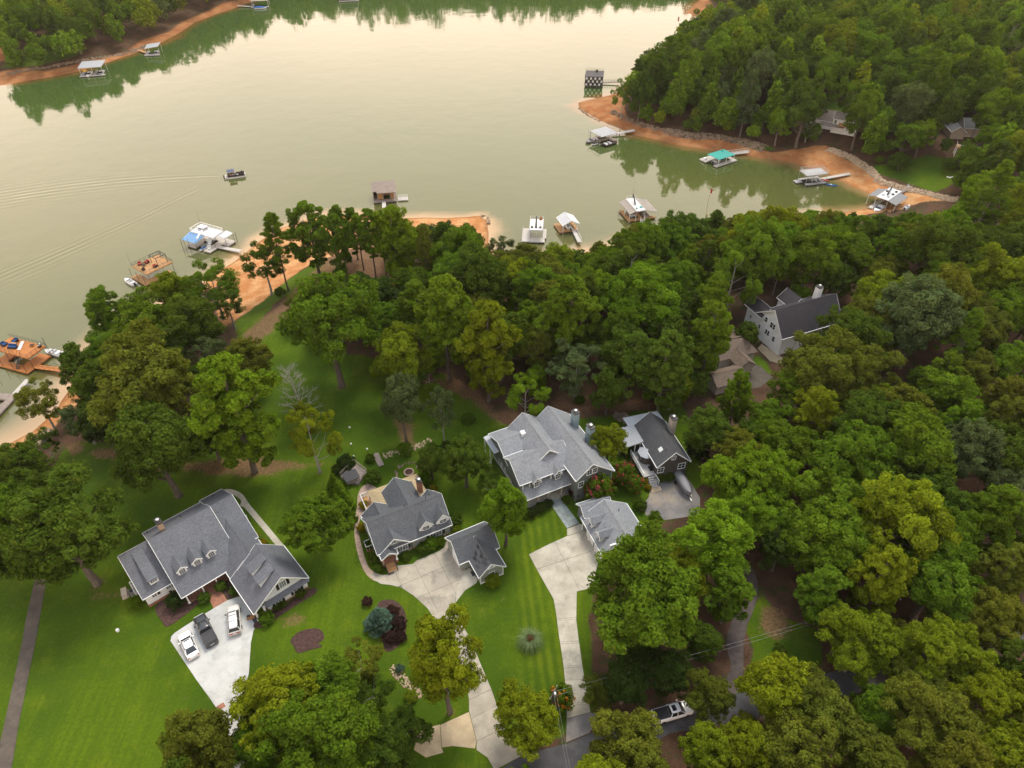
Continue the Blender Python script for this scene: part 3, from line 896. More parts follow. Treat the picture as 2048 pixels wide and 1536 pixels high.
# ------------------------------------------------------------------ trees one can point to
T = [
 # along the near shore, left to right
 ('P','g',548,495,36,(577,582),428,'slim leaning pine with bare trunk, leftmost on the sandy shore point'),
 ('T','g',600,470,46,(640,552),402,'tall leafy tree right of the leaning pine on the sandy point'),
 ('P','g',655,455,30,(690,530),412,'thin pine in front of the orange sand, right of the tall leafy shore tree'),
 ('P','g',692,460,30,(716,520),418,'second thin pine from the left in the row on the shore point'),
 ('P','g',738,470,34,(752,555),420,'dark pine just left of the bright tree below the metal-roofed boathouse'),
 ('P','g',715,480,30,(728,540),432,'bushy pine among trunks in the middle of the shore row'),
 ('T','l',787,480,44,(800,570),412,'bright yellow-green tree below the metal-roofed boathouse'),
 ('P','o',845,490,30,(858,590),450,'olive pine in front of the sand spit'),
 ('O','d',915,500,52,None,None,'dark round tree at the end of the sand spit'),
 ('F','b',1000,500,28,None,None,'small grey-green tree at the water edge right of the sand spit'),
 ('F','d',515,535,42,(544,590),485,'leaning tree beside the gangway of the blue-roofed dock'),
 ('O','y',352,592,46,None,None,'yellow-green tree hiding the corner of the dock with red cushions'),
 ('F','g',425,572,55,None,None,'loose feathery tree on the bank between two docks'),
 ('F','d',455,610,40,None,None,'dark feathery tree beside the strip of lawn at the beach'),
 ('T','g',215,640,44,None,None,'pointed tree standing at the water left of the shoreline thicket'),
 ('O','g',290,650,55,None,None,'green tree in the shoreline thicket below the dock with red cushions'),
 ('O','d',385,650,58,None,None,'dark tree in the shoreline thicket facing the sloping lawn'),
 ('O','d',330,705,55,None,None,'dark low tree in the heart of the shoreline thicket'),
 ('O','g',215,705,46,None,None,'green tree over the water right of the orange wooden dock'),
 ('T','d',165,745,42,None,None,'dark tree at the landing of the orange wooden dock'),
 ('F','b',420,715,42,None,None,'grey-green tree at the lawn edge of the shoreline thicket'),
 ('O','o',305,775,98,None,None,'broad olive-brown tree crown, biggest of the shoreline thicket'),
 ('F','o',425,775,40,None,None,'thin straw-coloured tree between the olive crown and the bright tree'),
 ('O','o',490,725,48,None,None,'olive tree peeking out behind the big bright tree on the lawn'),
 ('T','e',490,815,82,(510,945),712,'big bright green tree left of the bare dead tree'),
 ('O','d',315,900,92,None,None,'large dark green tree behind the white house with three dormers'),
 ('O','k',420,870,45,None,None,'very dark tree between the two large trees behind the white house'),
 ('F','y',622,885,50,(640,945),820,'light feathery tree beside the bare dead tree'),
 ('F','b',165,840,45,None,None,'grey-green tree on the bank below the small shore tree'),
 ('O','k',205,850,48,None,None,'dark tree at the left foot of the shoreline thicket'),
 ('F','o',75,810,44,(112,862),765,'small open tree in front of the grey dock at the left edge'),
 ('F','d',88,885,30,None,None,'small dark tree by the pale rocks on the left bank'),
 ('O','d',35,950,62,None,None,'tree at the left edge above the wide dark lawn tree'),
 ('O','g',5,1030,60,None,None,'tree cut by the left edge of the photo'),
 ('O','d',130,1070,112,None,None,'wide dark tree on the lawn left of the white house'),
 ('O','d',40,1115,55,None,None,'dark low tree left of the wide lawn tree at the path'),
 ('P','d',1272,150,18,(1268,205),118,'spindly pine against the water at the tip of the headland'),
 ('F','g',1238,195,20,(1242,238),158,'small tree at the tip of the headland above the clay point'),
 ('T','d',1300,165,26,(1300,225),118,'tall dark tree right of the spindly headland pine'),
 ('T','g',1340,120,28,None,None,'tall green tree on the water side of the headland'),
 ('O','g',1388,75,30,None,None,'green tree in front of the hidden headland dock'),
 ('T','g',672,500,32,(688,560),428,'tall leafy tree between the second and third shore pines'),
 ('P','g',765,500,32,(775,562),424,'bushy pine touching the bright tree below the metal-roofed boathouse'),
 # lawn between the shore and the houses
 ('O','g',655,655,86,(684,772),548,'big shade tree standing alone on the sloping lawn'),
 ('O','k',750,600,50,None,None,'dark tree behind the big shade tree on the lawn'),
 ('O','o',612,610,30,None,None,'half-bare bush-like tree on the left of the big shade tree'),
 ('F','d',830,590,42,None,None,'dim feathery tree in the shade above the lawn'),
 ('T','g',893,650,66,(900,760),548,'tall green tree above the woodland clearing'),
 ('O','y',800,712,54,(812,800),650,'round yellow-green tree at the edge of the lawn'),
 ('O','b',805,810,40,(813,885),748,'grey-green tree with bare trunk behind the deck with the dark cover'),
 ('F','b',885,840,30,(890,900),775,'slim grey-green tree right of the grey-green lawn tree'),
 ('F','g',858,755,30,None,None,'small green tree behind the two grey-green lawn trees'),
 ('T','y',970,705,58,(978,805),600,'tall yellow-topped tree left of the large grey house'),
 ('F','e',1040,795,42,(1050,845),755,'small bright tree behind the large grey house'),
 ('F','b',1150,742,62,(1150,800),690,'pale-limbed tree in the woods behind the large grey house'),
 ('T','g',1140,640,62,None,None,'tall tree behind the pale-limbed tree'),
 ('O','g',1062,655,50,None,None,'green tree right of the yellow-topped tree'),
 ('O','y',1015,560,48,None,None,'yellow-green tree in the woods right of the sand spit'),
 ('O','g',1075,585,52,None,None,'green tree in the woods below the white two-deck dock'),
 ('O','e',1275,610,76,None,None,'broad bright tree, highest of the woods behind the houses'),
 ('O','d',1260,720,70,None,None,'dark tree in front of the broad bright one, behind the houses'),
 ('T','d',1330,745,60,None,None,'dark tree beside the small tan shed'),
 ('T','g',1396,660,42,(1398,770),605,'tall tree standing against the brown-roofed garage'),
 ('O','d',1345,640,52,None,None,'dark tree left of the brown-roofed garage'),
 ('T','e',1450,800,34,(1455,862),742,'narrow bright tree in front of the brown-roofed garage'),
 ('O','d',1418,865,48,None,None,'dark tree right of the cottage chimney'),
 ('F','y',1545,545,22,(1545,590),510,'thin young tree behind the roof of the white house in the woods'),
 ('O','d',1494,668,25,None,None,'dark round bush-like tree against the white gable wall'),
 ('O','o',1640,748,76,None,None,'olive tree in front of the dark roof of the white house in the woods'),
 ('O','g',1600,790,50,None,None,'green tree at the foot of the white house in the woods'),
 ('O','o',1735,745,55,None,None,'olive tree right of the one that hides the dark roof'),
 ('O','b',1840,640,80,None,None,'round grey-green tree, palest crown of the right-hand woods'),
 ('T','g',1885,760,42,None,None,'narrow green tree below the round grey-green one'),
 ('O','o',1795,830,60,None,None,'olive tree below the narrow green one in the right-hand woods'),
 ('O','y',1990,560,58,None,None,'yellow-green tree at the right edge of the photo above the dark gap'),
 ('O','o',1965,660,55,None,None,'olive tree right of the round grey-green one'),
 ('O','g',1535,842,44,None,None,'green tree below the brown-roofed house and its dark court'),
 ('O','o',1482,912,50,None,None,'olive tree halfway between the cottage chimney and the brown-roofed house'),
 ('O','k',1335,1345,50,None,None,'very dark tree above the white pickup in the shade of the huge tree'),
 ('O','d',1405,1285,42,None,None,'dark tree at the left side of the lower gravel track'),
 ('O','k',1275,1300,44,None,None,'dark tree under the right-hand edge of the huge green tree'),
 # around the houses and the drives
 ('O','g',650,1058,54,(652,1100),998,'round tree between the white house and the cottage with tan porch'),
 ('O','e',1005,1030,46,(1012,1090),968,'bright tree between the cottage garage and the large grey house'),
 ('O','d',930,925,48,None,None,'dark tree behind the cottage towards the large grey house'),
 ('F','d',985,975,34,None,None,'dark feathery tree at the side wall of the large grey house'),
 ('O','d',862,925,32,None,None,'dark shrubby tree beside the stone circle'),
 ('O','y',1212,888,34,(1213,925),852,'small yellow-topped tree between the large grey house and the deck'),
 ('O','g',1308,1205,112,None,None,'huge green tree hiding the near end of the silver-roofed garage'),
 ('O','l',1430,1085,78,None,None,'light green tree above the huge one, left of the gravel track'),
 ('O','l',1490,1035,55,None,None,'light green tree at the top of the gravel track'),
 ('O','g',1312,1085,30,None,None,'green tree overhanging the garage roof'),
 ('T','g',1460,1195,46,None,None,'dark-sided tree on the left of the gravel track'),
 ('O','l',1460,965,58,None,None,'light green tree right of the parked covered boat'),
 ('O','l',1545,955,60,None,None,'light green tree in the woods right of the cottage'),
 ('O','g',1660,1000,72,None,None,'green tree overhanging the clearing of the gravel track'),
 ('T','g',1655,1095,52,(1612,1245),None,'leaning tree with bare trunk right of the gravel track'),
 ('O','k',1560,1100,46,None,None,'very dark tree right of the gravel track'),
 ('O','k',1250,1370,50,None,None,'very dark tree between the long drive and the white pickup'),
 ('O','o',1200,1385,32,None,None,'small olive tree at the bend of the long drive'),
 ('O','y',1065,1438,62,None,None,'rounded dense tree by the road between the two drives'),
 ('O','y',885,1338,68,(900,1425),1245,'yellow-topped tree overhanging the left drive'),
 ('O','y',565,1412,86,None,None,'big yellow-green tree covering the end of the pale concrete drive'),
 ('O','g',652,1370,64,None,None,'green tree right of the pale concrete drive'),
 ('F','o',725,1335,48,None,None,'olive feathery tree left of the yellow-topped drive tree'),
 ('O','g',655,1475,100,None,None,'broad green tree at the bottom left of centre of the photo'),
 ('O','d',775,1495,68,None,None,'dark green tree beside the white metal roof at the bottom'),
 ('O','o',400,1495,80,None,None,'olive tree at the bottom edge below the pale concrete drive'),
 ('F','d',745,1395,45,None,None,'dark feathery tree left of the rock-edged bed'),
 ('O','g',520,1500,60,None,None,'green tree at the bottom edge over the end of the pale drive'),
 # olive crowns in the lower right corner
 ('O','y',1548,1385,74,None,None,'yellow-green crown just below the end of the gravel track'),
 ('O','y',1722,1285,72,None,None,'yellow-green crown left of the right-hand utility pole foot'),
 ('O','y',1885,1305,78,None,None,'yellow-green crown right of the right-hand utility pole'),
 ('O','o',1258,1492,74,None,None,'olive crown left of and below the white pickup'),
 ('O','y',1496,1508,64,None,None,'yellow-green crown right below the white pickup'),
 ('O','o',1640,1425,72,None,None,'olive crown between two yellow-green ones in the lower right'),
 ('O','g',1752,1425,52,None,None,'green crown amid the olive trees of the lower right corner'),
 ('O','o',1860,1440,78,None,None,'olive crown near the lower right corner'),
 ('O','y',1985,1400,72,None,None,'yellow-green crown at the right edge of the photo near the bottom'),
 ('O','o',1590,1515,80,None,None,'olive crown cut by the bottom edge right of centre'),
 ('O','o',1980,1240,66,None,None,'olive crown under the power lines at the right edge'),
 ('O','y',2010,1510,72,None,None,'yellow-green crown filling the lower right corner'),
 ('O','o',1740,1525,70,None,None,'olive crown cut by the bottom edge towards the right corner'),
 ('O','o',1420,1392,46,None,None,'olive crown standing dark against the lower end of the gravel track'),
]
T = [t for t in T if t[7]]
for K, tint, cx, cy, rw, base, top, label in T:
    if base is None and top is None or base is not None:
        p, R, H = crown_at(cx, cy, rw, K, base, top)
    put_tree(p, R, H, K, tint, label)

# ------------------------------------------------------------------ the woods, tree by tree
KEEP = [
 [(700, 890), (800, 880), (960, 800), (1150, 790), (1400, 800), (1405, 1000), (1300, 1045), (1210, 1120), (1010, 1170), (720, 1190)],
 [(1465, 550), (1690, 550), (1690, 630), (1580, 690), (1560, 735), (1475, 690)],
 [(1440, 672), (1480, 660), (1570, 700), (1560, 765), (1500, 770), (1430, 745)],
 [(1300, 775), (1360, 775), (1360, 832), (1300, 832)],
 [(1450, 1110), (1530, 1110), (1640, 1240), (1640, 1318), (1450, 1318)],
 [(520, -8), (1398, -8), (1383, 18), (1340, 66), (1286, 104), (1258, 132), (1212, 168), (1150, 198), (1160, 240), (1400, 300), (1560, 320), (1650, 290), (1750, 340), (1900, 330), (1925, 410), (1730, 425), (1560, 408), (1330, 425),
  (1190, 480), (980, 490), (960, 425), (800, 430), (700, 420), (520, 420), (470, 490), (360, 560), (260, 580), (180, 650), (130, 710), (130, 800), (60, 880), (-100, 910),
  (-100, 185), (0, 174), (60, 164), (150, 148), (220, 126), (300, 98), (350, 76), (380, 52), (430, 31), (490, 12)],
 [(1310, 1395), (1395, 1395), (1395, 1455), (1310, 1455)],
 [(1645, 215), (1685, 215), (1685, 255), (1650, 255)],
 [(1885, 222), (1955, 222), (1955, 275), (1885, 275)],
 [(1765, 1170), (1825, 1170), (1825, 1235), (1765, 1235)],
 [(1285, 980), (1390, 950), (1400, 990), (1330, 1030), (1285, 1030)],
 [(1000, 1160), (1150, 1050), (1175, 1180), (1178, 1425), (1190, 1455), (1170, 1540), (940, 1540), (930, 1440), (1000, 1400)],
 [(470, 650), (560, 570), (612, 530), (640, 560), (600, 605), (575, 700), (560, 745), (470, 725)],
 [(480, 425), (745, 425), (745, 560), (600, 560), (490, 640)],
 [(640, 740), (740, 735), (760, 790), (780, 900), (690, 905), (640, 850)],
 [(1750, 332), (1860, 314), (1905, 318), (1915, 350), (1872, 384), (1790, 360)],
]
KEEP = [np.array(k, float) for k in KEEP]
BEHIND = [88, 141, 128, 107, 90, 1e9, 70, 300, 290, 85, 95, 85, 1e9, 1e9, 1e9, 1e9]     # a tree that stands beyond this distance cannot hide the thing
def in_keep(px, py, y):
    a, b_ = np.array([px]), np.array([py])
    return any(y < lim and inside(a, b_, k)[0] for k, lim in zip(KEEP, BEHIND))

def zone_at(x, y, m):
    i = min(len(gx) - 1, max(0, int(np.searchsorted(gx, x)))); j = min(len(gy) - 1, max(0, int(np.searchsorted(gy, y))))
    return m[j, i]
LAWNBARE = np.maximum(lawn, bare)
cell = {}
def cadd(x, y, R): cell.setdefault((int(x // 16), int(y // 16)), []).append((x, y, R))
for q in placed: cadd(*q)
def crowded(x, y, R, k):
    cx_, cy_ = int(x // 16), int(y // 16)
    for a in (-1, 0, 1):
        for c_ in (-1, 0, 1):
            for (u, v, r) in cell.get((cx_ + a, cy_ + c_), ()):
                if (u - x) ** 2 + (v - y) ** 2 < (k * (r + R)) ** 2: return True
    return False

FAR_Y = 330
far_pts = []
tr = random.Random(5)
def fits(x, y, R, H, g, strict=True):
    for (a, c_) in ((0, 1.0), (-.9, .62), (.9, .62), (0, .62), (0, .3), (-.6, .9), (.6, .9)):
        px, py, f = proj(x + a * R, y, g + H * c_)
        if in_keep(px, py, y): return False
    return True
def scatter(n, xr, yr, rr, k, out, tall=1.0):
    xs = np.array([tr.uniform(*xr) for _ in range(n)]); ys = np.array([tr.uniform(*yr) for _ in range(n)])
    zz = 6 - CAM_H
    f = ys * math.cos(PITCH) - zz * math.sin(PITCH)
    px = CX + FPX * xs / f; py = CY - FPX * (ys * math.sin(PITCH) + zz * math.cos(PITCH)) / f
    ok = (f > 5) & (px > -260) & (px < 2320) & (py < 1800)
    i = np.clip(np.searchsorted(gx, xs), 0, len(gx) - 1); j = np.clip(np.searchsorted(gy, ys), 0, len(gy) - 1)
    ok &= (LAWNBARE[j, i] < .2) & (GD[j, i] > 8.5)
    xs, ys, px, py = xs[ok], ys[ok], px[ok], py[ok]
    gs = GZ[j[ok], i[ok]]
    for x, y, g, px, py in zip(xs.tolist(), ys.tolist(), gs.tolist(), px.tolist(), py.tolist()):
        R = tr.uniform(*rr)
        if crowded(x, y, R, k): continue
        K = 'O'
        q = tr.random()
        if q < .20: K = 'T'
        elif q < .27: K = 'P'
        elif q < .33: K = 'F'
        R2 = R * (.78 if K in 'TP' else 1)
        H = R2 * KINDS[K][2] * tr.uniform(.92, 1.2) * tall
        if not fits(x, y, R2, H, g): continue
        cadd(x, y, R)
        out.append((x, y, g, R2, H, K, px, py))

near, mid_, far_ = [], [], []
scatter(9000, (-150, 190), (18, 240), (4.6, 8.2), .56, near)
scatter(5000, (-150, 190), (18, 240), (2.6, 4.2), .55, near)
scatter(9000, (20, 330), (235, 380), (4.8, 7.8), .56, mid_, 1.22)
scatter(4000, (25, 330), (235, 380), (1.8, 3.4), .5, mid_)
scatter(2500, (-330, -120), (290, 420), (4.4, 7.0), .58, mid_)

def wood_tint(px, py, K):
    q = tr.random()
    if py > 1150 and px > 1150: return ('o' if q < .45 else 'y' if q < .8 else 'g' if q < .92 else 'd')
    if py < 420: return ('g' if q < .38 else 'd' if q < .58 else 'e' if q < .72 else 'b' if q < .77 else 'y' if q < .92 else 'l')
    return ('g' if q < .34 else 'd' if q < .54 else 'e' if q < .66 else 'o' if q < .82 else 'y' if q < .96 else 'b')
REGION = {'right': 'trees of the right-hand woods', 'left': 'trees of the left shore thicket', 'mid': 'trees of the woods above the cove',
          'head': 'trees on the headland across the cove', 'farl': 'trees on the far left shore'}
MARKS = [('tall white house in the woods', 1575, 640), ('brown hip-roofed house', 1480, 710), ('garden shed', 1330, 802), ('gravel track', 1490, 1220), ('white pickup on the road', 1348, 1425),
         ('right-hand utility pole', 1795, 1205), ('silver-roofed garage', 1215, 1040), ('brown cottage', 1310, 880), ('taupe-winged dock', 1275, 415), ('gable-roofed dock', 1132, 447), ('lawn by the cove', 1840, 345),
         ('white headland house', 1655, 235), ('clay point', 1190, 215), ('silver two-deck dock', 1635, 350), ('large grey house', 1090, 900), ('white house with dormers', 420, 1110), ('orange wooden dock', 45, 710),
         ('big pale far dock', 180, 140), ('small tilted far dock', 302, 100), ('round grey-green tree', 1840, 640), ('bottom right corner', 2048, 1536), ('bottom edge centre', 1024, 1536), ('teal-roofed dock', 1445, 315),
         ('right edge halfway down', 2048, 850), ('top right corner', 2048, 0), ('tan headland house', 1925, 245), ('chequered dock', 1188, 155), ('sand spit', 900, 450), ('top left corner', 0, 0), ('white-roofed dock', 1775, 392), ('headland dock behind trees', 1375, 68), ('headland skyline', 1600, 60), ('upper right woods', 1830, 110)]
ORD = ['nearest', 'second', 'third', 'fourth', 'fifth', 'sixth', 'seventh', 'eighth', 'ninth', 'tenth', 'eleventh', 'twelfth']
def where(px, py):
    nm, mx_, my_ = min(MARKS, key=lambda m_: (m_[1] - px) ** 2 + (m_[2] - py) ** 2)
    dx, dy = px - mx_, py - my_
    w = ('right of' if dx > 0 else 'left of') if abs(dx) > abs(dy) else ('below' if dy > 0 else 'above')
    return f'{w} the {nm}', math.hypot(dx, dy)
cand = near + mid_
cand.sort(key=lambda t: -t[3] / proj(t[0], t[1], 6)[2])
def visible(t):
    px, py, f = proj(t[0], t[1], t[2] + t[4] * .6)
    m_ = t[3] * FPX / f
    return -m_ < px < 2048 + m_ and -m_ * 2 < py < 1536 + m_ * 2
vis = [t for t in cand if visible(t)]
single, rest = vis[:330], vis[330:]
tone_word = {'g': 'green', 'd': 'dark green', 'e': 'bright green', 'o': 'olive', 'y': 'yellow-green', 'b': 'grey-green', 'l': 'light green', 'k': 'very dark'}
kind_word = {'O': 'rounded', 'T': 'tall', 'P': 'pine-like', 'F': 'feathery'}
plan, seen_ = [], {}
for (x, y, g, R, H, K, px, py) in single:
    reg = 'farl' if (px < 700 and y > 280) else 'head' if y > 250 else 'left' if px < 620 else 'mid' if (py < 800 and px < 1450) else 'right'
    tint = wood_tint(px, py, K)
    cx_, cy_, _ = proj(x, y, g + H * .62)
    wh, dist = where(cx_, cy_)
    plan.append([x, y, g, R, H, K, tint, reg, f'{tone_word[tint]} {kind_word[K]} tree {wh}', dist])
for q in sorted(plan, key=lambda q: q[9]):
    n_ = seen_.get(q[8], 0); seen_[q[8]] = n_ + 1
    q.append(n_)
for (x, y, g, R, H, K, tint, reg, lb, dist, n_) in plan:
    if seen_[lb] > 1: lb += f', {ORD[min(n_, 11)]} such'
    put_tree((x, y, g), R, H, K, tint, lb, REGION[reg])

# the woods beyond, as one mass of crowns
scatter(14000, (60, 720), (300, 760), (5.0, 8.4), .54, far_)
scatter(9000, (-700, -120), (290, 760), (5.0, 8.4), .54, far_)
scatter(3500, (-260, 260), (570, 680), (5.0, 8.5), .56, far_, 1.5)
allv, allt, allc = [], [], []
frng = np.random.default_rng(77)
for (x, y, g, R, H, K, px, py) in rest + far_:
    dist = math.hypot(x, y)
    n = int(np.clip(1300 * (300 / dist) ** 1.2, 260, 1500)); s = .5 * (dist / 300) ** .6 * (1300 / 1300)
    if px < -150 or px > 2200: n //= 2; s *= 1.4
    L = np.array(lobes_for('oak' if K in 'OF' else 'tall', R, H, frng))
    w = L[:, 3] ** 2
    idx = frng.choice(len(L), n, p=w / w.sum())
    dd = unit(frng.normal(size=(n, 3)) + np.array([0, 0, .5]))
    sub = frng.uniform(.65, 1.1, n)
    bump_ = 1 + .18 * np.sin(dd[:, 0] * 9 + idx) * np.sin(dd[:, 1] * 8 + idx * 2.)
    p = L[idx, :3] + dd * (L[idx, 3] * sub * bump_)[:, None]
    nr = unit(dd * .6 + frng.normal(size=(n, 3)) * .45 + np.array([0, 0, .35]))
    allv.append(cards(p + np.array([x, y, g]), nr, s * frng.uniform(.7, 1.3, n), .65, frng))
    tn = np.clip(.5 * (1 + frng.normal(0, .1) + frng.normal(0, .18, n)), .15, .95)
    allt.append(np.stack([tn, np.clip(frng.normal(.03, .05, n), 0, 1), tn * 0], -1))
    tc_ = np.array(TINT[wood_tint(px, min(py, 400), K)]) * frng.uniform(.85, 1.15)
    allc.append(np.repeat(tc_[None], n, 0))
me = card_mesh('far_woods', np.concatenate(allv), np.concatenate(allt), LEAF_FAR, np.concatenate(allc))
tag(link_mesh('far_woods', me), 'distant woods of massed tree crowns behind the lake and headland', 'woods', kind='stuff')
print('TREES single', len(single), 'rest', len(rest), 'far', len(far_), 'quads', sum(len(a) for a in allt))

# ------------------------------------------------------------------ paving
def clip_half(poly, nx, ny, c):
    out = []
    for i in range(len(poly)):
        a, b_ = poly[i], poly[(i + 1) % len(poly)]
        da, db = nx * a[0] + ny * a[1] - c, nx * b_[0] + ny * b_[1] - c
        if da >= 0: out.append(a)
        if (da >= 0) != (db >= 0):
            t = da / (da - db)
            out.append((a[0] + t * (b_[0] - a[0]), a[1] + t * (b_[1] - a[1])))
    return out

def area(p): return 0.5 * sum(p[i][0] * p[(i + 1) % len(p)][1] - p[(i + 1) % len(p)][0] * p[i][1] for i in range(len(p)))

def smooth_poly(pts, n=3):
    """Catmull-Rom through a closed outline"""
    out = []
    L = len(pts)
    for i in range(L):
        p0, p1, p2, p3 = (np.array(pts[(i + k) % L]) for k in (-1, 0, 1, 2))
        for k in range(n):
            t = k / n
            out.append(tuple(0.5 * (2 * p1 + (p2 - p0) * t + (2 * p0 - 5 * p1 + 4 * p2 - p3) * t * t + (3 * p1 - p0 - 3 * p2 + p3) * t ** 3)))
    return out

def flat(name, pxs, material, z=0.03, base=-0.25, smooth=0, kind='structure'):
    P = [tuple(wz(*p, 0)[:2]) for p in pxs]
    if smooth: P = smooth_poly(P, smooth)
    o = MB().prism(P, base, z).build(name, material)
    return tag(o, kind=kind), P

def slabs(parent, P, cuts, material, z, gap=.028, name='slab'):
    """cut outline P by rows of parallel joints: cuts = [(angle, [offsets])]; every piece is its own slab"""
    pieces = [P]
    for ang, offs in cuts:
        nx, ny = math.cos(ang), math.sin(ang)
        offs = [-1e6] + sorted(offs) + [1e6]
        new = []
        for p in pieces:
            for a, b_ in zip(offs, offs[1:]):
                q = clip_half(clip_half(p, nx, ny, a + gap), -nx, -ny, -b_ + gap) if p else []
                if len(q) > 2 and abs(area(q)) > .15: new.append(q)
        pieces = new
    for i, q in enumerate(pieces):
        MB().prism(q, z - .09, z + .006 * math.sin(i * 2.3)).build(name, material, parent)

# pale pad in front of the white house
padA_px = [(341, 1282), (343, 1273), (349, 1266.5), (372, 1251), (400, 1234), (428, 1216.5), (455, 1201), (482, 1191.5), (496, 1215), (514, 1247), (507, 1262), (502, 1285), (499.5, 1320), (498, 1345),
           (490, 1380), (484, 1420), (490, 1470), (512, 1545), (470, 1560), (466, 1500), (447, 1437), (420, 1397), (393, 1360), (365, 1318)]
padA, P = flat('driveway', padA_px, M['concrete_white'], .05)
o = MB().prism([tuple(wz(*p)[:2]) for p in [(433, 1413), (447, 1405), (452, 1413), (438, 1422)]], .0, .056).build('brick_strip', M['brick'], padA)
flat('brick_walk', [(427.6, 1217.5), (420.5, 1203), (416, 1186), (417, 1170), (428, 1162), (441, 1172), (445, 1185), (455.2, 1201.6)], M['brick'], .045, smooth=0)
flat('sidewalk', [(436, 985), (447, 979.5), (462, 978.5), (480, 985), (491, 996), (500, 1010), (569, 1092), (566, 1096), (552, 1091), (488, 1014), (480, 1019), (478, 1014), (483, 1003), (474, 994), (462, 988), (446, 990)], M['concrete'], .04, smooth=2)
flat('old_path', [(70, 1158), (93, 1160), (74, 1270), (66, 1310), (55, 1362), (36, 1458), (20, 1560), (-20, 1560), (6, 1460), (30, 1350), (44, 1285), (51, 1243)], M['asphalt_old'], .03)

# left drive with its court, cut into slabs by the joints
drB_px = [(775, 1150), (787, 1132), (800, 1131), (826, 1128), (832, 1122), (877, 1103), (888, 1095), (893, 1081), (903, 1081), (915, 1108), (924, 1131), (931, 1140), (925, 1152), (913, 1178), (910, 1207),
          (920.6, 1241), (942.5, 1282), (961.6, 1328.7), (983.5, 1380.6), (1008, 1454.5), (1019, 1479), (1033, 1495.5), (1054, 1506), (1020, 1524), (989, 1540), (975, 1515), (953, 1500), (953.4, 1482), (942.5, 1438), (938.4, 1421.6), (938, 1400), (934, 1370), (918, 1330), (900, 1298),
          (877, 1252), (871, 1241), (855, 1216.6), (828, 1192), (803, 1175.5), (781, 1170), (762, 1168), (748, 1160), (740, 1150), (750, 1145), (762, 1150)]
drvB, P = flat('driveway', drB_px, M['joint'], .02)
PB = [p for p in P]
A0 = math.radians(27.5)
def off(px, py, ang):
    p = wz(px, py)
    return p.x * math.cos(ang) + p.y * math.sin(ang)
def split(poly, ang, c):
    nx, ny = math.cos(ang), math.sin(ang)
    return clip_half(poly, nx, ny, c), clip_half(poly, -nx, -ny, -c)
upper, lower = split(PB, A0 + PI / 2 + math.radians(4), off(880, 1222, A0 + PI / 2 + math.radians(4)))
ua = A0
slabs(drvB, upper, [(ua, [off(x, y, ua) for x, y in ((793, 1150), (840, 1150), (892, 1150))]), (ua + PI / 2, [off(x, y, ua + PI / 2) for x, y in ((860, 1112), (860, 1146), (860, 1185))])], M['concrete_old'], .045)
la = math.radians(27.5 + 90)
slabs(drvB, lower, [(la, [off(x, y, la) for x, y in ((890, 1242), (905, 1272), (925, 1310), (940, 1345), (955, 1392), (960, 1428), (975, 1472))])], M['concrete_old'], .045)
flat('parking_slab', [(881, 1450), (938, 1424), (952.6, 1482), (950, 1497), (905, 1492), (884, 1495)], M['concrete_tan'], .04)
flat('dirt_slab', [(836, 1462), (880, 1449), (883, 1495), (887, 1505), (852, 1515), (828, 1500)], M['concrete_tan'], .035)
flat('garage_apron', [(925, 1152), (931, 1140), (939, 1135), (957, 1156), (953, 1166), (930, 1181), (911, 1206), (913, 1178)], M['concrete'], .035, smooth=0)
flat('stone_path', [(716, 1010), (728, 1010), (717, 1050), (723, 1090), (735, 1130), (748, 1144), (764, 1151), (756, 1163), (741, 1157), (726, 1138), (713, 1098), (708, 1050)], M['flagstone'], .03, smooth=2)
flat('patio', [(715, 995), (722, 976), (735, 968), (752, 975), (757, 988), (740, 1020), (727, 1035), (716, 1022)], M['flagstone'], .035, smooth=2)

# right drive: court and the long lane with darker bands between its slabs
drC_px = [(1058, 1109), (1095, 1090), (1134, 1072.5), (1170, 1062), (1186, 1088), (1201, 1112), (1192, 1140), (1187, 1175), (1153.5, 1183), (1152.5, 1240), (1157, 1277), (1163, 1320), (1168, 1353), (1174, 1388), (1181, 1424), (1133.5, 1437), (1132, 1384), (1128, 1340),
          (1124, 1310), (1117, 1265), (1112, 1225), (1107, 1198), (1090, 1168), (1072, 1136)]
drvC, P = flat('driveway', drC_px, M['joint'], .02)
ca = math.radians(21)
top, lane = split(P, math.radians(95), off(1130, 1188, math.radians(95)))
slabs(drvC, top, [(ca, [off(1128, 1120, ca)]), (ca + PI / 2, [off(1130, 1120, ca + PI / 2)])], M['concrete'], .045)
l2 = math.radians(94)
slabs(drvC, lane, [(l2, [off(1140, y, l2) for y in (1236, 1240, 1283, 1287, 1332, 1336, 1360, 1377, 1381, 1407, 1411)])], M['concrete'], .045, .02)
flat('drive_apron', [(1133.5, 1438), (1181, 1425), (1196, 1430), (1190, 1450), (1178, 1466), (1132, 1485)], M['asphalt_pale'], .035)
walkC = flat('front_walk', [(1099, 1005), (1120, 995.5), (1159, 1047), (1134, 1057)], M['soil'], .0)
pts = walkC[1]
slabs(walkC[0], pts, [(math.radians(26), [off(1122 + 0, 1026, math.radians(26))]), (math.radians(116), [off(1110 + k * 6.2, 1002 + k * 8.2, math.radians(116)) for k in range(1, 7)])], M['slate'], .045, .02)
flat('walk_landing', [(1134, 1058), (1160, 1048), (1168, 1050), (1170.5, 1061), (1134.5, 1071.5)], M['concrete'], .045)
flat('cottage_drive', [(1300, 982), (1318, 966), (1354, 957), (1372, 957), (1380, 962), (1400, 996), (1400, 1030), (1332, 1040), (1291, 1030), (1287, 1007), (1297, 996)], M['asphalt_pale'], .03)
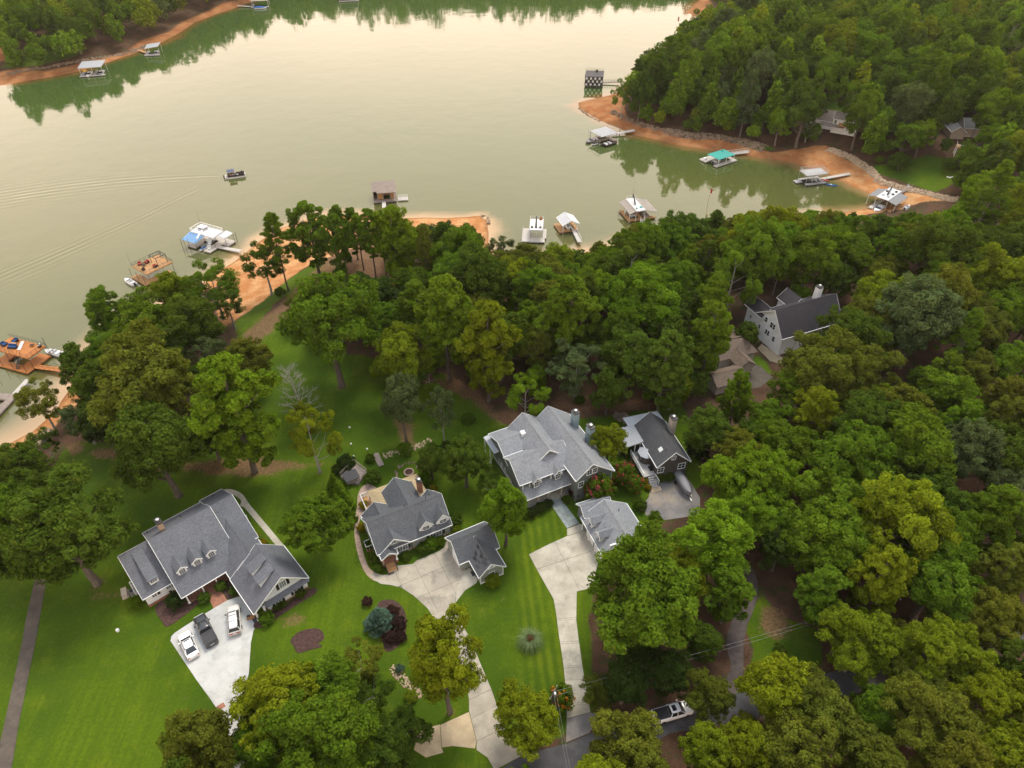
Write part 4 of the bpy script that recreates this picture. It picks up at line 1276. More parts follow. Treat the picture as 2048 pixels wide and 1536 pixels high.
flat('clay_border', [(1170, 1063), (1178, 1061), (1215, 1118), (1204, 1124), (1186, 1088)], M['soil'], .02)
flat('gravel_track', [(1477, 1118), (1486, 1118), (1506, 1140), (1515, 1165), (1515, 1192), (1505, 1225), (1494, 1252), (1487, 1290), (1486, 1345), (1470, 1392), (1440, 1392), (1462, 1335), (1455, 1302), (1456, 1262), (1472, 1226), (1492, 1200), (1497, 1166)], M['gravel'], .03, smooth=2)
flat('road', [(990, 1545), (1035, 1517), (1054, 1507), (1135, 1487), (1178, 1468), (1240, 1442), (1330, 1408), (1480, 1380), (1640, 1350), (1800, 1310), (2100, 1215), (2100, 1260), (1800, 1365), (1500, 1440), (1340, 1466), (1240, 1530), (1150, 1640), (900, 1640)], M['asphalt'], .02)
flat('asphalt_court', [(1470, 745), (1503, 728), (1522, 733), (1545, 755), (1520, 775), (1480, 780)], M['asphalt_old'], .03)
flat('side_path', [(1515, 697), (1523, 688), (1565, 715), (1562, 728), (1540, 722)], M['concrete_tan'], .03)
# planting beds
def bed(name, pxs, label=None):
    return flat(name, pxs, M['mulch'], .06, smooth=3)
bed('mulch_bed', [(310, 1215), (340, 1190), (372, 1185), (405, 1190), (400, 1205), (360, 1238), (334, 1254), (325, 1245)])
bed('mulch_bed', [(581, 1282), (592, 1268), (610, 1260), (632, 1257), (645, 1264), (648, 1278), (636, 1287), (645, 1293), (620, 1300), (596, 1306), (588, 1294)])
bed('mulch_bed', [(508, 1256), (515, 1240), (560, 1215), (600, 1190), (628, 1175), (632, 1186), (600, 1206), (560, 1232), (530, 1252)])
bed('mulch_bed', [(757, 1205), (785, 1200), (805, 1215), (813, 1240), (808, 1275), (790, 1298), (770, 1302), (765, 1270), (755, 1240)])
bed('mulch_bed', [(420, 1160), (470, 1160), (505, 1172), (508, 1184), (480, 1190), (456, 1199), (446, 1184)])

# ------------------------------------------------------------------ houses
class House:
    def __init__(s, name, label, cat, org, deg):
        s.root = thing(name, label, cat, (org[0], org[1], org[2] if len(org) > 2 else 0.0), math.radians(deg))
    def part(s, name, mb, mt, smooth=False, label=None):
        return mb.build(name, mt, s.root, smooth, label)
    def gable(s, axis, a0, a1, c0, z0, cr, zr, c1, z1, rm, wm, ov=.35, oh=.32, zb=0.0, wc0=None, wc1=None, wa0=None, wa1=None, walls=True, trim='trim', t=.14):
        """ridge along axis ('u' = local x, 'v' = local y) from a0 to a1; eaves at cross positions c0 and c1"""
        P = (lambda a, c, z: (a, c, z)) if axis == 'u' else (lambda a, c, z: (c, a, z))
        rb = MB()
        rb.plate([P(a0, c0, z0), P(a1, c0, z0), P(a1, cr, zr), P(a0, cr, zr)], t)
        rb.plate([P(a0, cr, zr), P(a1, cr, zr), P(a1, c1, z1), P(a0, c1, z1)], t)
        n = max(2, int((a1 - a0) / .9))
        for i in range(n):                                           # ridge caps, each a little proud of the next
            b0, b1 = a0 + (a1 - a0) * i / n, a0 + (a1 - a0) * (i + 1) / n
            w_, h_ = .17, .035 + .006 * (i % 2)
            k0 = (zr - z0) / max(.1, cr - c0) * w_; k1 = (zr - z1) / max(.1, c1 - cr) * w_
            rb.add([P(b0, cr - w_, zr - k0 + h_), P(b0, cr, zr + h_ + .02), P(b0, cr + w_, zr - k1 + h_), P(b1, cr - w_, zr - k0 + h_), P(b1, cr, zr + h_ + .02), P(b1, cr + w_, zr - k1 + h_)],
                   [(0, 1, 4, 3), (1, 2, 5, 4), (0, 2, 1), (3, 4, 5)])
        s.part('roof', rb, M[rm])
        fb = MB()
        for c, z, sg in ((c0, z0, -1), (c1, z1, 1)):                 # gutters along the eaves
            lo, hi = sorted((c + sg * .004, c + sg * .10))
            if axis == 'u': fb.box(a0, a1, lo, hi, z - .17, z - .02)
            else: fb.box(lo, hi, a0, a1, z - .17, z - .02)
        for a, sg in ((a0, -1), (a1, 1)):                            # boards along the rakes
            e0, e1 = a + sg * .004, a + sg * .06
            for (ca, za, cb, zb_) in ((c0, z0, cr, zr), (cr, zr, c1, z1)):
                b = [P(e0, ca, za - .24), P(e1, ca, za - .24), P(e1, cb, zb_ - .24), P(e0, cb, zb_ - .24)]
                tt = [P(e0, ca, za + .01), P(e1, ca, za + .01), P(e1, cb, zb_ + .01), P(e0, cb, zb_ + .01)]
                fb.hexa(b, tt)
        s.part('fascia', fb, M[trim])
        if walls:
            k0, k1 = (zr - z0) / (cr - c0), (zr - z1) / (c1 - cr)
            w0 = c0 + ov if wc0 is None else wc0
            w1 = c1 - ov if wc1 is None else wc1
            b0 = a0 + oh if wa0 is None else wa0
            b1 = a1 - oh if wa1 is None else wa1
            d = t + .02
            sec = [(w0, zb), (w1, zb), (w1, zr - (w1 - cr) * k1 - d), (cr, zr - d * 1.15), (w0, zr - (cr - w0) * k0 - d)]
            vs = [P(b0, c, z) for c, z in sec] + [P(b1, c, z) for c, z in sec]
            fs = [(0, 1, 2, 3, 4), (9, 8, 7, 6, 5)] + [(i, 5 + i, 5 + (i + 1) % 5, (i + 1) % 5) for i in range(5)]
            wb = MB().add(vs, fs)
            o = s.part('wall', wb, M[wm])
            bm = bmesh.new(); bm.from_mesh(o.data); bmesh.ops.recalc_face_normals(bm, faces=bm.faces); bm.to_mesh(o.data); bm.free()
    def window(s, x, y, z, deg, w, h, nx=2, ny=2, shut=None, name='window'):
        """casing, glazing bars and pane on a wall whose outward normal points to deg (local)"""
        a = math.radians(deg); n = (math.cos(a), math.sin(a)); tx = (-n[1], n[0])
        def q(mb, t0, t1, o0, o1, z0, z1):
            b = [(x + tx[0] * t + n[0] * o, y + tx[1] * t + n[1] * o) for t, o in ((t0, o0), (t1, o0), (t1, o1), (t0, o1))]
            mb.prism(b, z + z0, z + z1)
        f = MB(); e = .11
        q(f, -w / 2 - e, -w / 2, 0, .06, -h / 2 - e, h / 2 + e); q(f, w / 2, w / 2 + e, 0, .06, -h / 2 - e, h / 2 + e)
        q(f, -w / 2, w / 2, 0, .062, h / 2, h / 2 + e); q(f, -w / 2, w / 2, 0, .09, -h / 2 - e, -h / 2)
        for i in range(1, nx): q(f, -w / 2 + w * i / nx - .025, -w / 2 + w * i / nx + .025, .012, .045, -h / 2, h / 2)
        for i in range(1, ny): q(f, -w / 2, w / 2, .012, .042, -h / 2 + h * i / ny - .025, -h / 2 + h * i / ny + .025)
        fo = s.part(name, f, M['trim'])
        p = MB(); q(p, -w / 2, w / 2, .0, .02, -h / 2, h / 2)
        p.build('pane', M['glass'], fo)
        if shut:
            for sg in (-1, 1):
                sb = MB(); q(sb, *sorted((sg * (w / 2 + .16), sg * (w / 2 + .16 + shut))), 0, .05, -h / 2 - .08, h / 2 + .08)
                for k in range(5): q(sb, *sorted((sg * (w / 2 + .21), sg * (w / 2 + .11 + shut))), .05, .065, -h / 2 + h * k / 5, -h / 2 + h * (k + .6) / 5)
                s.part('shutter', sb, M['black'])
    def dormer(s, u, v, w, zb, ze, za, back, rm, wm, face='v', trim='trim', nx=2, ny=3, ww=.62, wh=None):
        """gabled dormer: face 'v' looks to -v at v; face 'u' looks to -u at u"""
        if face == 'v': P = lambda a, c, z: (u + c, v + a, z)
        else: P = lambda a, c, z: (u + a, v - c, z)
        h = w / 2
        wb = MB()
        sec = [(-h, zb), (h, zb), (h, ze), (0, za), (-h, ze)]
        vs = [P(0, c, z) for c, z in sec] + [P(back, c, z) for c, z in sec]
        o = s.part('dormer', wb.add(vs, [(0, 1, 2, 3, 4), (9, 8, 7, 6, 5)] + [(i, 5 + i, 5 + (i + 1) % 5, (i + 1) % 5) for i in range(5)]), M[wm])
        bm = bmesh.new(); bm.from_mesh(o.data); bmesh.ops.recalc_face_normals(bm, faces=bm.faces); bm.to_mesh(o.data); bm.free()
        rb = MB(); e = .20; k = (za - ze) / h
        for sg in (-1, 1):
            rb.plate([P(-.22, sg * (h + e), ze - k * e + .1), P(-.22, 0, za + .1), P(back, 0, za + .1), P(back, sg * (h + e), ze - k * e + .1)], .09)
        rb.build('dormer_roof', M[rm], o)
        fb = MB()
        for sg in (-1, 1):
            fb.hexa([P(-.27, sg * (h + e), ze - k * e - .10), P(-.27, 0, za - .10), P(-.225, 0, za - .10), P(-.225, sg * (h + e), ze - k * e - .10)],
                    [P(-.27, sg * (h + e), ze - k * e + .11), P(-.27, 0, za + .11), P(-.225, 0, za + .11), P(-.225, sg * (h + e), ze - k * e + .11)])
        fb.build('dormer_trim', M[trim], o)
        hh = wh or (ze - zb) * .8
        p = P(-.003, 0, (zb + ze) / 2 + .08)
        s.window(p[0], p[1], p[2], -90 if face == 'v' else 180, ww * w, hh, nx, ny)
    def chimney(s, u, v, w, d, z0, z1, wm, cap='black', flue=True):
        b = MB().box(u - w / 2, u + w / 2, v - d / 2, v + d / 2, z0, z1)
        o = s.part('chimney', b, M[wm])
        c = MB().box(u - w / 2 - .07, u + w / 2 + .07, v - d / 2 - .07, v + d / 2 + .07, z1 + .003, z1 + .2)
        c.build('chimney_cap', M[cap], o)
        if flue: MB().lathe([(.16, 0), (.16, .3), (.28, .32), (.28, .4), (.05, .45)], 10, (u, v, z1 + .2)).build('flue', M['galv'], o)
    def box(s, name, x0, x1, y0, y1, z0, z1, mt):
        return s.part(name, MB().box(x0, x1, y0, y1, z0, z1), M[mt])
    def post(s, x, y, z0, z1, w=.2, mt='trim', name='post'):
        b = MB().box(x - w / 2, x + w / 2, y - w / 2, y + w / 2, z0, z1).box(x - w * .8, x + w * .8, y - w * .8, y + w * .8, z0, z0 + .22).box(x - w * .75, x + w * .75, y - w * .75, y + w * .75, z1 - .16, z1 - .002)
        return s.part(name, b, M[mt])
    def vents(s, pts):
        for (x, y, z) in pts: s.part('vent_pipe', MB().lathe([(.07, -.2), (.07, .32), (.1, .33), (.1, .4), (.03, .42)], 8, (x, y, z)), M['black'])
    def rail(s, pts, z, h=.95, mt='trim', gap=.16, name='railing'):
        b = MB()
        for (x0, y0), (x1, y1) in zip(pts, pts[1:]):
            L = math.hypot(x1 - x0, y1 - y0)
            b.tube([(x0, y0, z + h), (x1, y1, z + h)], .06, 4); b.tube([(x0, y0, z + .12), (x1, y1, z + .12)], .035, 4)
            k = max(2, int(L / 1.6))
            for i in range(k + 1): b.tube([(x0 + (x1 - x0) * i / k, y0 + (y1 - y0) * i / k, z), (x0 + (x1 - x0) * i / k, y0 + (y1 - y0) * i / k, z + h + .06)], .055, 4)
            k = int(L / gap)
            for i in range(k): b.tube([(x0 + (x1 - x0) * (i + .5) / k, y0 + (y1 - y0) * (i + .5) / k, z + .12), (x0 + (x1 - x0) * (i + .5) / k, y0 + (y1 - y0) * (i + .5) / k, z + h)], .016, 3, cap=False)
        return s.part(name, b, M[mt])

# ---- white house with the three dormers (lower left)
A = House('house', 'white house with dark grey roof and three small dormers beside the parked cars', 'house', (-56.73, 61.13), 41.5)
A.gable('u', -.4, 4.45, .15, 2.8, 6.5, 7.3, 10.6, 3.1, 'roof_a', 'white_siding', oh=.3)
A.gable('u', 4.2, 14.4, -3.4, 2.6, 5.7, 8.1, 12.9, 2.8, 'roof_a', 'white_siding', wc0=.32, oh=.2)
A.gable('u', 14.3, 18.4, -1.0, 3.2, 6.55, 7.3, 13.4, 2.7, 'roof_a', 'white_siding', wc1=12.6)
A.gable('v', -5.2, 5.6, 11.45, 2.5, 15.55, 5.8, 18.2, 2.75, 'roof_a', 'white_siding', wc0=13.6)
A.gable('v', -13.35, -5.1, 11.35, 2.45, 16.85, 6.8, 20.8, 2.8, 'roof_a', 'white_siding', wc0=13.7, oh=.45)
A.part('pent_roof', MB().hexa([(13.4, -13.75, 2.45), (20.7, -13.75, 2.45), (20.7, -12.86, 2.45), (13.4, -12.86, 2.45)], [(13.4, -13.75, 2.52), (20.7, -13.75, 2.52), (20.7, -12.86, 2.98), (13.4, -12.86, 2.98)]), M['roof_a'])
for u in (6.18, 8.61, 10.93): A.dormer(u, -.6, 1.4, 3.7, 5.4, 5.95, 3.4, 'roof_a', 'trim', nx=3, ny=4)
A.part('shed_dormer', MB().hexa([(1.5, 1.2, 3.0), (2.85, 1.2, 3.0), (2.85, 5.4, 6.0), (1.5, 5.4, 6.0)], [(1.5, 1.2, 4.75), (2.85, 1.2, 4.75), (2.85, 5.4, 6.7), (1.5, 5.4, 6.7)]), M['trim'])
A.part('dormer_roof', MB().plate([(1.35, .95, 4.77), (3.0, .95, 4.77), (3.0, 5.9, 7.02), (1.35, 5.9, 7.02)], .1), M['roof_a'])
A.window(2.17, 1.197, 4.25, -90, .95, .65, 3, 2)
for v0 in (-8.75, -11.35):
    A.part('shed_dormer', MB().hexa([(14.1, v0, 4.0), (14.1, v0 + 1.5, 4.0), (16.75, v0 + 1.5, 6.1), (16.75, v0, 6.1)][::-1], [(14.1, v0, 5.75), (14.1, v0 + 1.5, 5.75), (16.75, v0 + 1.5, 6.72), (16.75, v0, 6.72)][::-1]), M['trim'])
    A.part('dormer_roof', MB().plate([(13.85, v0 - .15, 5.76), (16.83, v0 - .15, 6.86), (16.83, v0 + 1.65, 6.86), (13.85, v0 + 1.65, 5.76)], .1), M['roof_a'])
A.window(16.9, -12.905, 4.5, -90, 1.0, 1.3, 3, 4, .42)
for u in (15.4, 18.6): A.window(u, -12.905, 1.35, -90, .95, 1.5, 2, 3, .4)
A.window(1.25, .447, 1.95, -90, .62, .6, 2, 2); A.window(3.5, .447, 1.95, -90, .62, .6, 2, 2)
A.part('shutter', MB().box(1.75, 2.15, .40, .445, 1.6, 2.3), M['black']); A.part('shutter', MB().box(4.02, 4.3, .40, .445, 1.6, 2.3), M['black'])
A.box('brick_base', -.16, 4.3, .40, .46, 0, .55, 'brick'); A.box('brick_base', 13.66, 20.5, -12.95, -12.88, 0, .35, 'brick')
A.box('porch_floor', 4.6, 13.6, -3.1, .3, 0, .16, 'brick')
for p in ((4.9, -3.1), (7.47, -3.05), (9.68, -3.05)): A.post(*p, .16, 2.62)
for u in (5.9, 7.9, 10.2): A.window(u, .316, 1.55, -90, .85, 1.5, 2, 3)
A.part('door', MB().box(8.75, 9.65, .27, .318, .17, 2.25), M['black'])
for p in ((11.75, -13.0), (11.75, -9.6), (13.1, -13.05)): A.post(*p, 0, 2.45, .28)
A.box('brick_base', 11.6, 13.65, -13.1, -12.7, 0, .9, 'brick')
for v0 in (-12.0, -8.4): A.part('garage_door', MB().box(13.64, 13.70, v0, v0 + 2.9, 0, 2.3), M['trim'])
A.chimney(6.8, 7.1, .8, 1.35, 5.5, 9.3, 'brick_pale', 'iron')
A.vents([(4.9, 10.9, 4.3), (16.3, 11.6, 3.9), (10.2, 9.6, 5.2)])
for v0 in (4.5, .5): A.window(18.22 - .25, v0, 1.5, 0, .9, 1.3, 2, 3)
A.box('side_stoop', 18.1, 19.3, 6.2, 8.0, 0, .3, 'concrete')
A.rail([(19.25, 6.3), (18.2, 6.3)], .3); A.rail([(19.25, 7.9), (18.2, 7.9)], .3)
A.rail([(-.9, 3.6), (-.9, 5.8), (-.1, 5.8)], .6); A.box('side_deck', -.95, -.1, 3.6, 5.85, .35, .6, 'deck_grey')

# ---- cottage with the tan metal porch roof
B = House('house', 'grey-green cottage with two gabled dormers and a tan metal porch roof wrapped round its back', 'house', (-19.7, 70.59), 27.5)
B.gable('u', -2.7, 10.7, -.1, 2.75, 4.0, 6.5, 8.2, 2.9, 'roof_b', 'sage_siding', wc0=.35)
B.gable('v', -.1, 3.6, -2.5, 2.35, .43, 5.1, 3.15, 2.75, 'roof_b', 'sage_lap', wa0=.28)
B.gable('v', 4.2, 11.9, 2.2, 3.0, 5.0, 5.7, 8.05, 2.95, 'roof_b', 'sage_siding')
B.gable('v', 4.2, 8.9, -2.45, 2.75, .15, 4.95, 2.75, 2.75, 'roof_b', 'sage_siding')
B.gable('v', 4.2, 7.3, 7.7, 3.2, 9.35, 5.0, 11.0, 3.2, 'roof_b', 'sage_siding')
for u in (6.27, 9.35): B.dormer(u, .6, 2.25, 3.1, 4.25, 5.55, 3.4, 'roof_b', 'trim', nx=2, ny=2, ww=.5, wh=.75)
B.gable('v', -1.25, .6, -2.35, 2.5, -.95, 3.55, .45, 2.5, 'roof_b', 'sage_lap', walls=False)
B.part('porch_gable', MB().add([(-2.05, -1.05, 2.5), (.15, -1.05, 2.5), (-.95, -1.05, 3.3)], [(0, 1, 2)]).add([(-2.05, -.98, 2.5), (.15, -.98, 2.5), (-.95, -.98, 3.3)], [(0, 2, 1)]), M['sage_lap'])
B.post(-2.1, -1.0, .8, 2.5, .2, 'brick_pale'); B.post(.2, -1.0, .8, 2.5, .2)
B.box('porch_floor', -2.25, .35, -1.1, .3, 0, .8, 'brick')
for k in range(5): B.box('step', -1.95, -.35, -1.14 - .32 * (k + 1), -1.12 - .32 * k, 0, .8 - .16 * (k + 1) + .02, 'deck_wood')
B.rail([(-1.98, -2.7), (-1.98, -1.15)], .1, .9, 'black'); B.rail([(-.32, -2.7), (-.32, -1.15)], .1, .9, 'black')
B.part('door', MB().box(-1.4, -.45, .22, .275, .82, 2.75), M['brick'])
B.window(7.25, .345, 1.55, -90, .95, 1.35, 2, 3, None); B.window(8.3, .345, 1.55, -90, .95, 1.35, 2, 3, None)
for u in (6.35, 9.2): B.part('shutter', MB().box(u - .25, u + .25, .28, .345, .8, 2.3), M['black'])
B.window(1.25, .275, 1.5, -90, .8, 1.3, 2, 3); B.window(2.2, .275, 1.5, -90, .8, 1.3, 2, 3); B.window(.43, .275, 3.9, -90, .8, .65, 2, 2)
for u in (.5, 2.9): B.part('shutter', MB().box(u - .22, u + .22, .22, .277, .8, 2.2), M['black'])
B.part('downspout', MB().box(3.3, 3.42, .2, .32, 0, 2.7), M['black'])
B.box('brick_base', -2.3, 10.35, .30, .36, 0, .42, 'brick_pale')
rf = MB()
rf.plate([(.3, 13.6, 2.65), (2.3, 11.9, 3.15), (8.0, 11.9, 3.15), (9.7, 13.6, 2.65)], .08)
rf.plate([(.3, 13.6, 2.65), (.3, 8.6, 2.65), (2.3, 8.6, 3.15), (2.3, 11.9, 3.15)], .08)
rf.plate([(9.7, 13.6, 2.65), (8.0, 11.9, 3.15), (8.0, 7.2, 3.15), (9.7, 7.2, 2.65)], .08)
pr = B.part('porch_roof', rf, M['tan_metal'])
for k in range(21):
    x = .5 + k * .45
    yb = 11.9 if 2.3 <= x <= 8.0 else (13.6 - (x - .3) * .85 if x < 2.3 else 11.9 + (x - 8.0))
    zb_ = 2.65 + (13.6 - yb) / 1.7 * .5
    MB().tube([(x, 13.62, 2.68), (x, yb, min(3.18, zb_ + .03))], .035, 4).build('seam', M['tan_metal'], pr)
for k in range(10):
    y = 8.8 + k * .45
    if y < 13.4:
        xe = 2.3 if y < 11.9 else .3 + (13.6 - y) / .85
        MB().tube([(.28, y, 2.68), (xe, y, min(3.18, 2.68 + (xe - .3) * .25))], .035, 4).build('seam', M['tan_metal'], pr)
    y = 7.4 + k * .5
    if y < 11.9: MB().tube([(9.72, y, 2.68), (8.0, y, 3.18)], .035, 4).build('seam', M['tan_metal'], pr)
for p in ((.45, 13.4), (3.4, 13.4), (6.5, 13.4), (9.5, 13.4), (9.5, 9.6), (.45, 10.8)): B.post(*p, .25, 2.6, .16)
B.box('porch_floor', .2, 9.8, 8.1, 13.7, .0, .25, 'deck_wood')
B.chimney(8.6, 9.2, .75, 1.0, 0, 5.6, 'brick'); 
B.box('side_deck', -1.0, .25, 9.0, 14.4, .5, .75, 'deck_wood')
B.rail([(.1, 14.4), (-1.0, 14.4), (-1.0, 9.0)], .75)
B.rail([(9.95, 9.4), (9.95, 11.9)], .25)
for k in range(6): B.part('bench_board', MB().box(-.9, -.1, 9.8 + k * .62, 10.2 + k * .62, .76, .80), M['deck_wood'] if k % 2 else M['old_wood'])
B.rail([(-3.6, 3.3), (-3.6, 4.6), (-2.6, 4.6)], .4); B.rail([(-3.6, 3.3), (-2.6, 3.3)], .4); B.box('side_stoop', -3.65, -2.4, 3.25, 4.65, 0, .4, 'brick')
B.vents([(4.3, 4.9, 5.8), (8.1, 4.8, 5.9)])

# ---- its garage
B2 = House('garage', 'small grey garage with dark-stained front gable roof beside the cottage court', 'garage', (-5.24, 65.97), 27.5)
B2.gable('u', -2.15, 5.2, 3.0, 2.45, 6.0, 5.0, 8.9, 2.5, 'roof_b', 'sage_lap')
B2.gable('v', -.75, 5.4, -.4, 2.4, 1.78, 4.75, 4.42, 2.35, 'roof_b', 'sage_lap')
B2.window(2.0, -.435, 1.45, -90, .85, 1.1, 2, 2)
B2.box('corner_board', -.12, .06, -.47, -.42, 0, 2.5, 'trim'); B2.box('corner_board', 3.93, 4.1, -.47, -.42, 0, 2.3, 'trim')
B2.box('base_board', .06, 3.93, -.465, -.43, 0, .3, 'trim')
B2.part('door', MB().box(-.13, -.06, 1.0, 1.9, 0, 2.05), M['black'])
B2.part('garage_door', MB().box(-1.87, -1.81, 3.9, 6.6, 0, 2.2), M['trim'])
B2.part('gable_brace', MB().tube([(1.1, -.83, 3.75), (1.78, -.83, 4.35), (2.5, -.83, 3.75)], .05, 4).tube([(1.1, -.83, 3.75), (2.5, -.83, 3.75)], .05, 4), M['trim'])
stain = MB()
rs = random.Random(3)
for i in range(26):                                                   # darker wet-looking shingle tabs
    v0 = rs.uniform(-.5, 3.2); c = rs.uniform(-.1, 1.5); L = rs.uniform(.3, .9)
    z = 2.4 + (c + .4) / 2.18 * 2.35
    stain.plate([(c, v0, z + .012), (c + L * .4, v0, z + L * .4 * 1.078 + .012), (c + L * .4, v0 + L, z + L * .4 * 1.078 + .012), (c, v0 + L, z + .012)], .008)
B2.part('dark_shingles', stain, M['roof_d'])

# ---- large grey house
Ch = House('house', 'large dark grey house with silver roofs, front porch and two chimneys', 'house', (3.02, 81.27), 26)
Ch.box('wall', -.62, 15.2, 1.25, 13.9, 0, 5.5, 'grey_siding')
Ch.gable('v', -2.75, 13.75, 7.7, 6.15, 10.9, 9.0, 15.75, 4.95, 'roof_c', 'grey_siding', zb=0, wc0=8.15)
Ch.gable('v', 3.5, 14.25, 2.4, 6.1, 5.75, 9.0, 8.75, 6.5, 'roof_c', 'grey_siding', zb=5.0)
Ch.gable('u', -1.4, 9.4, .95, 5.75, 5.05, 8.3, 7.6, 6.5, 'roof_c', 'grey_siding', zb=3.0, wc0=1.35)
Ch.gable('u', -1.1, 5.2, 6.4, 5.5, 10.65, 7.6, 14.8, 5.8, 'roof_c', 'grey_siding', zb=3.0)
pr = MB().plate([(-1.0, -.62, 3.2), (9.5, -.62, 3.2), (9.5, 1.5, 4.6), (-1.0, 1.5, 4.6)], .13)
Ch.part('porch_roof', pr, M['roof_c'])
Ch.part('fascia', MB().box(-1.0, 8.1, -.71, -.63, 3.0, 3.18), M['trim'])
Ch.part('upper_roof', MB().plate([(9.3, .95, 5.76), (11.1, 1.3, 5.98), (12.0, 3.6, 7.42), (9.3, 3.6, 7.42)], .13), M['roof_c'])
Ch.part('upper_wall', MB().box(9.1, 10.6, 1.3, 3.0, 4.2, 5.9), M['brown_siding'])
for u in (1.72, 5.95):
    Ch.dormer(u, .55, 1.35, 4.05, 5.75, 6.55, 2.9, 'roof_c', 'grey_siding', nx=2, ny=2, ww=.62, wh=1.15)
for u in (-.75, .6, 2.85, 4.85, 7.05, 8.85): Ch.part('bracket_post', MB().box(u - .08, u + .08, .98, 1.14, 4.35, 5.7), M['trim'])
Ch.box('porch_floor', -.6, 9.2, -.45, 1.25, 0, .5, 'concrete')
for u in (-.5, 1.62, 3.7, 6.4, 8.6): Ch.post(u, -.3, .5, 3.1, .2, 'stucco_tan')
Ch.rail([(-.5, -.38), (1.6, -.38)], .5, .85, 'grey_paint'); Ch.rail([(1.62, -.38), (3.7, -.38)], .5, .85, 'grey_paint'); Ch.rail([(6.4, -.38), (8.4, -.38)], .5, .85, 'grey_paint')
Ch.box('step', 4.4, 6.1, -.85, -.45, 0, .25, 'slate')
for u in (.6, 2.6, 7.3): Ch.window(u, 1.246, 1.9, -90, .95, 1.6, 2, 2)
Ch.part('door', MB().box(4.8, 5.8, 1.19, 1.247, .52, 2.6), M['brick'])
Ch.window(10.55, -2.433, 6.75, -90, .95, 1.1, 2, 2); Ch.window(11.65, -2.433, 6.75, -90, .8, 1.1, 2, 2)
Ch.window(13.1, -2.433, 4.3, -90, 1.1, 1.3, 2, 2); Ch.window(9.0, -2.433, 4.3, -90, .9, 1.3, 2, 2)
Ch.part('awning', MB().plate([(10.6, -2.45, 4.3), (12.5, -2.45, 4.3), (12.7, -4.0, 3.2), (10.5, -4.0, 3.2)], .1), M['roof_a'])
Ch.post(10.7, -3.85, 0, 3.1, .14); Ch.post(12.5, -3.85, 0, 3.1, .14)
Ch.part('corner_board', MB().box(15.36, 15.45, -2.45, -2.3, 0, 5.0), M['trim'])
for v, z in ((9.7, 4.9), (5.5, 4.9)): Ch.window(-.623, v, z, 180, .8, 1.1, 1, 2)
for v in (10.6, 9.2, 7.8, 6.4, 3.4): Ch.window(-.623, v, 2.0, 180, 1.0, 1.7, 2, 3)
Ch.part('trim_band', MB().box(-.68, -.63, 1.3, 13.9, 2.98, 3.12), M['trim']); Ch.part('trim_band', MB().box(-.68, -.63, 1.3, 13.9, .88, 1.0), M['trim'])
Ch.part('corner_board', MB().box(-.70, -.63, 1.18, 1.3, 0, 5.4), M['trim'])
Ch.part('back_porch_roof', MB().plate([(-1.75, 10.8, 4.55), (-.6, 10.8, 4.75), (-.6, 15.6, 4.75), (-1.75, 15.6, 4.55)], .14), M['flat_grey'])
Ch.post(-1.6, 15.3, 0, 4.4, .2); Ch.post(-1.6, 12.9, 0, 4.4, .2)
Ch.chimney(14.35, 9.4, 1.1, 1.25, 2, 9.6, 'stucco_blue'); Ch.chimney(15.15, 5.2, 1.05, 1.5, 0, 9.2, 'stucco_blue')
Ch.part('roof_box', MB().box(3.55, 4.35, 10.0, 10.9, 7.0, 8.05), M['trim'])
Ch.vents([(2.7, 7.6, 6.3), (13.6, 4.2, 6.8), (14.1, 2.6, 6.4)])

# ---- its garage
C2 = House('garage', 'grey garage with silver roof and two little dormers beside the right drive', 'garage', (12.59, 77.77), 21)
C2.gable('v', -8.7, -.3, -.95, 2.55, 3.2, 5.5, 7.9, 2.45, 'roof_c', 'grey_siding')
C2.gable('u', -.6, 5.0, -1.0, 3.0, .75, 4.3, 2.4, 2.9, 'roof_c', 'grey_siding')
for v in (-2.75, -5.85): C2.dormer(-.35, v, 1.25, 2.7, 4.25, 4.85, 3.2, 'roof_c', 'trim', face='u', nx=1, ny=2, ww=.45)
C2.part('white_cap', MB().box(.4, 2.1, -8.55, -8.3, 3.1, 4.3), M['trim'])
for v in (-8.2, -5.9, -3.4, -1.0): C2.post(-.78, v, 0, 2.45, .16)
for v in (-7.9, -4.9): C2.part('garage_door', MB().box(-.66, -.60, v, v + 2.6, 0, 2.2), M['trim'])
C2.vents([(5.0, -2.6, 4.45)])

# ---- cottage with the long pale deck
D = House('house', 'brown cottage with charcoal roof, long pale deck and one tall tan chimney', 'house', (22.79, 94.76), 16)
D.gable('v', -8.15, 3.0, 1.35, 4.0, 4.63, 7.0, 8.2, 3.65, 'roof_d', 'brown_siding')
D.part('rear_roof', MB().plate([(.7, 2.6, 3.75), (8.1, 2.6, 3.75), (8.1, 6.2, 3.45), (.7, 6.2, 3.45)], .12), M['flat_grey'])
D.box('rear_wall', 1.2, 7.7, 2.7, 5.7, 0, 3.3, 'brown_siding')
mr = MB().plate([(-1.85, -1.75, 3.75), (1.9, -1.55, 4.25), (1.9, 3.3, 4.25), (-1.85, 3.2, 3.75)], .07)
o = D.part('porch_roof', mr, M['grey_metal'])
for k in range(12):
    y = -1.5 + k * .42
    MB().tube([(-1.88, y, 3.79), (1.88, y, 4.29)], .04, 4).build('rib', M['grey_metal'], o)
D.box('porch_wall', -1.5, -1.42, -1.4, 3.0, 0, 3.65, 'brown_siding')
D.box('door_frame', .1, 1.3, -1.2, -1.14, 1.5, 3.6, 'trim'); D.part('door', MB().box(.3, 1.1, -1.25, -1.2, 1.5, 3.4), M['screen'])
deck = D.box('deck_frame', -.72, 1.65, -7.6, -1.2, 1.1, 1.42, 'old_wood')
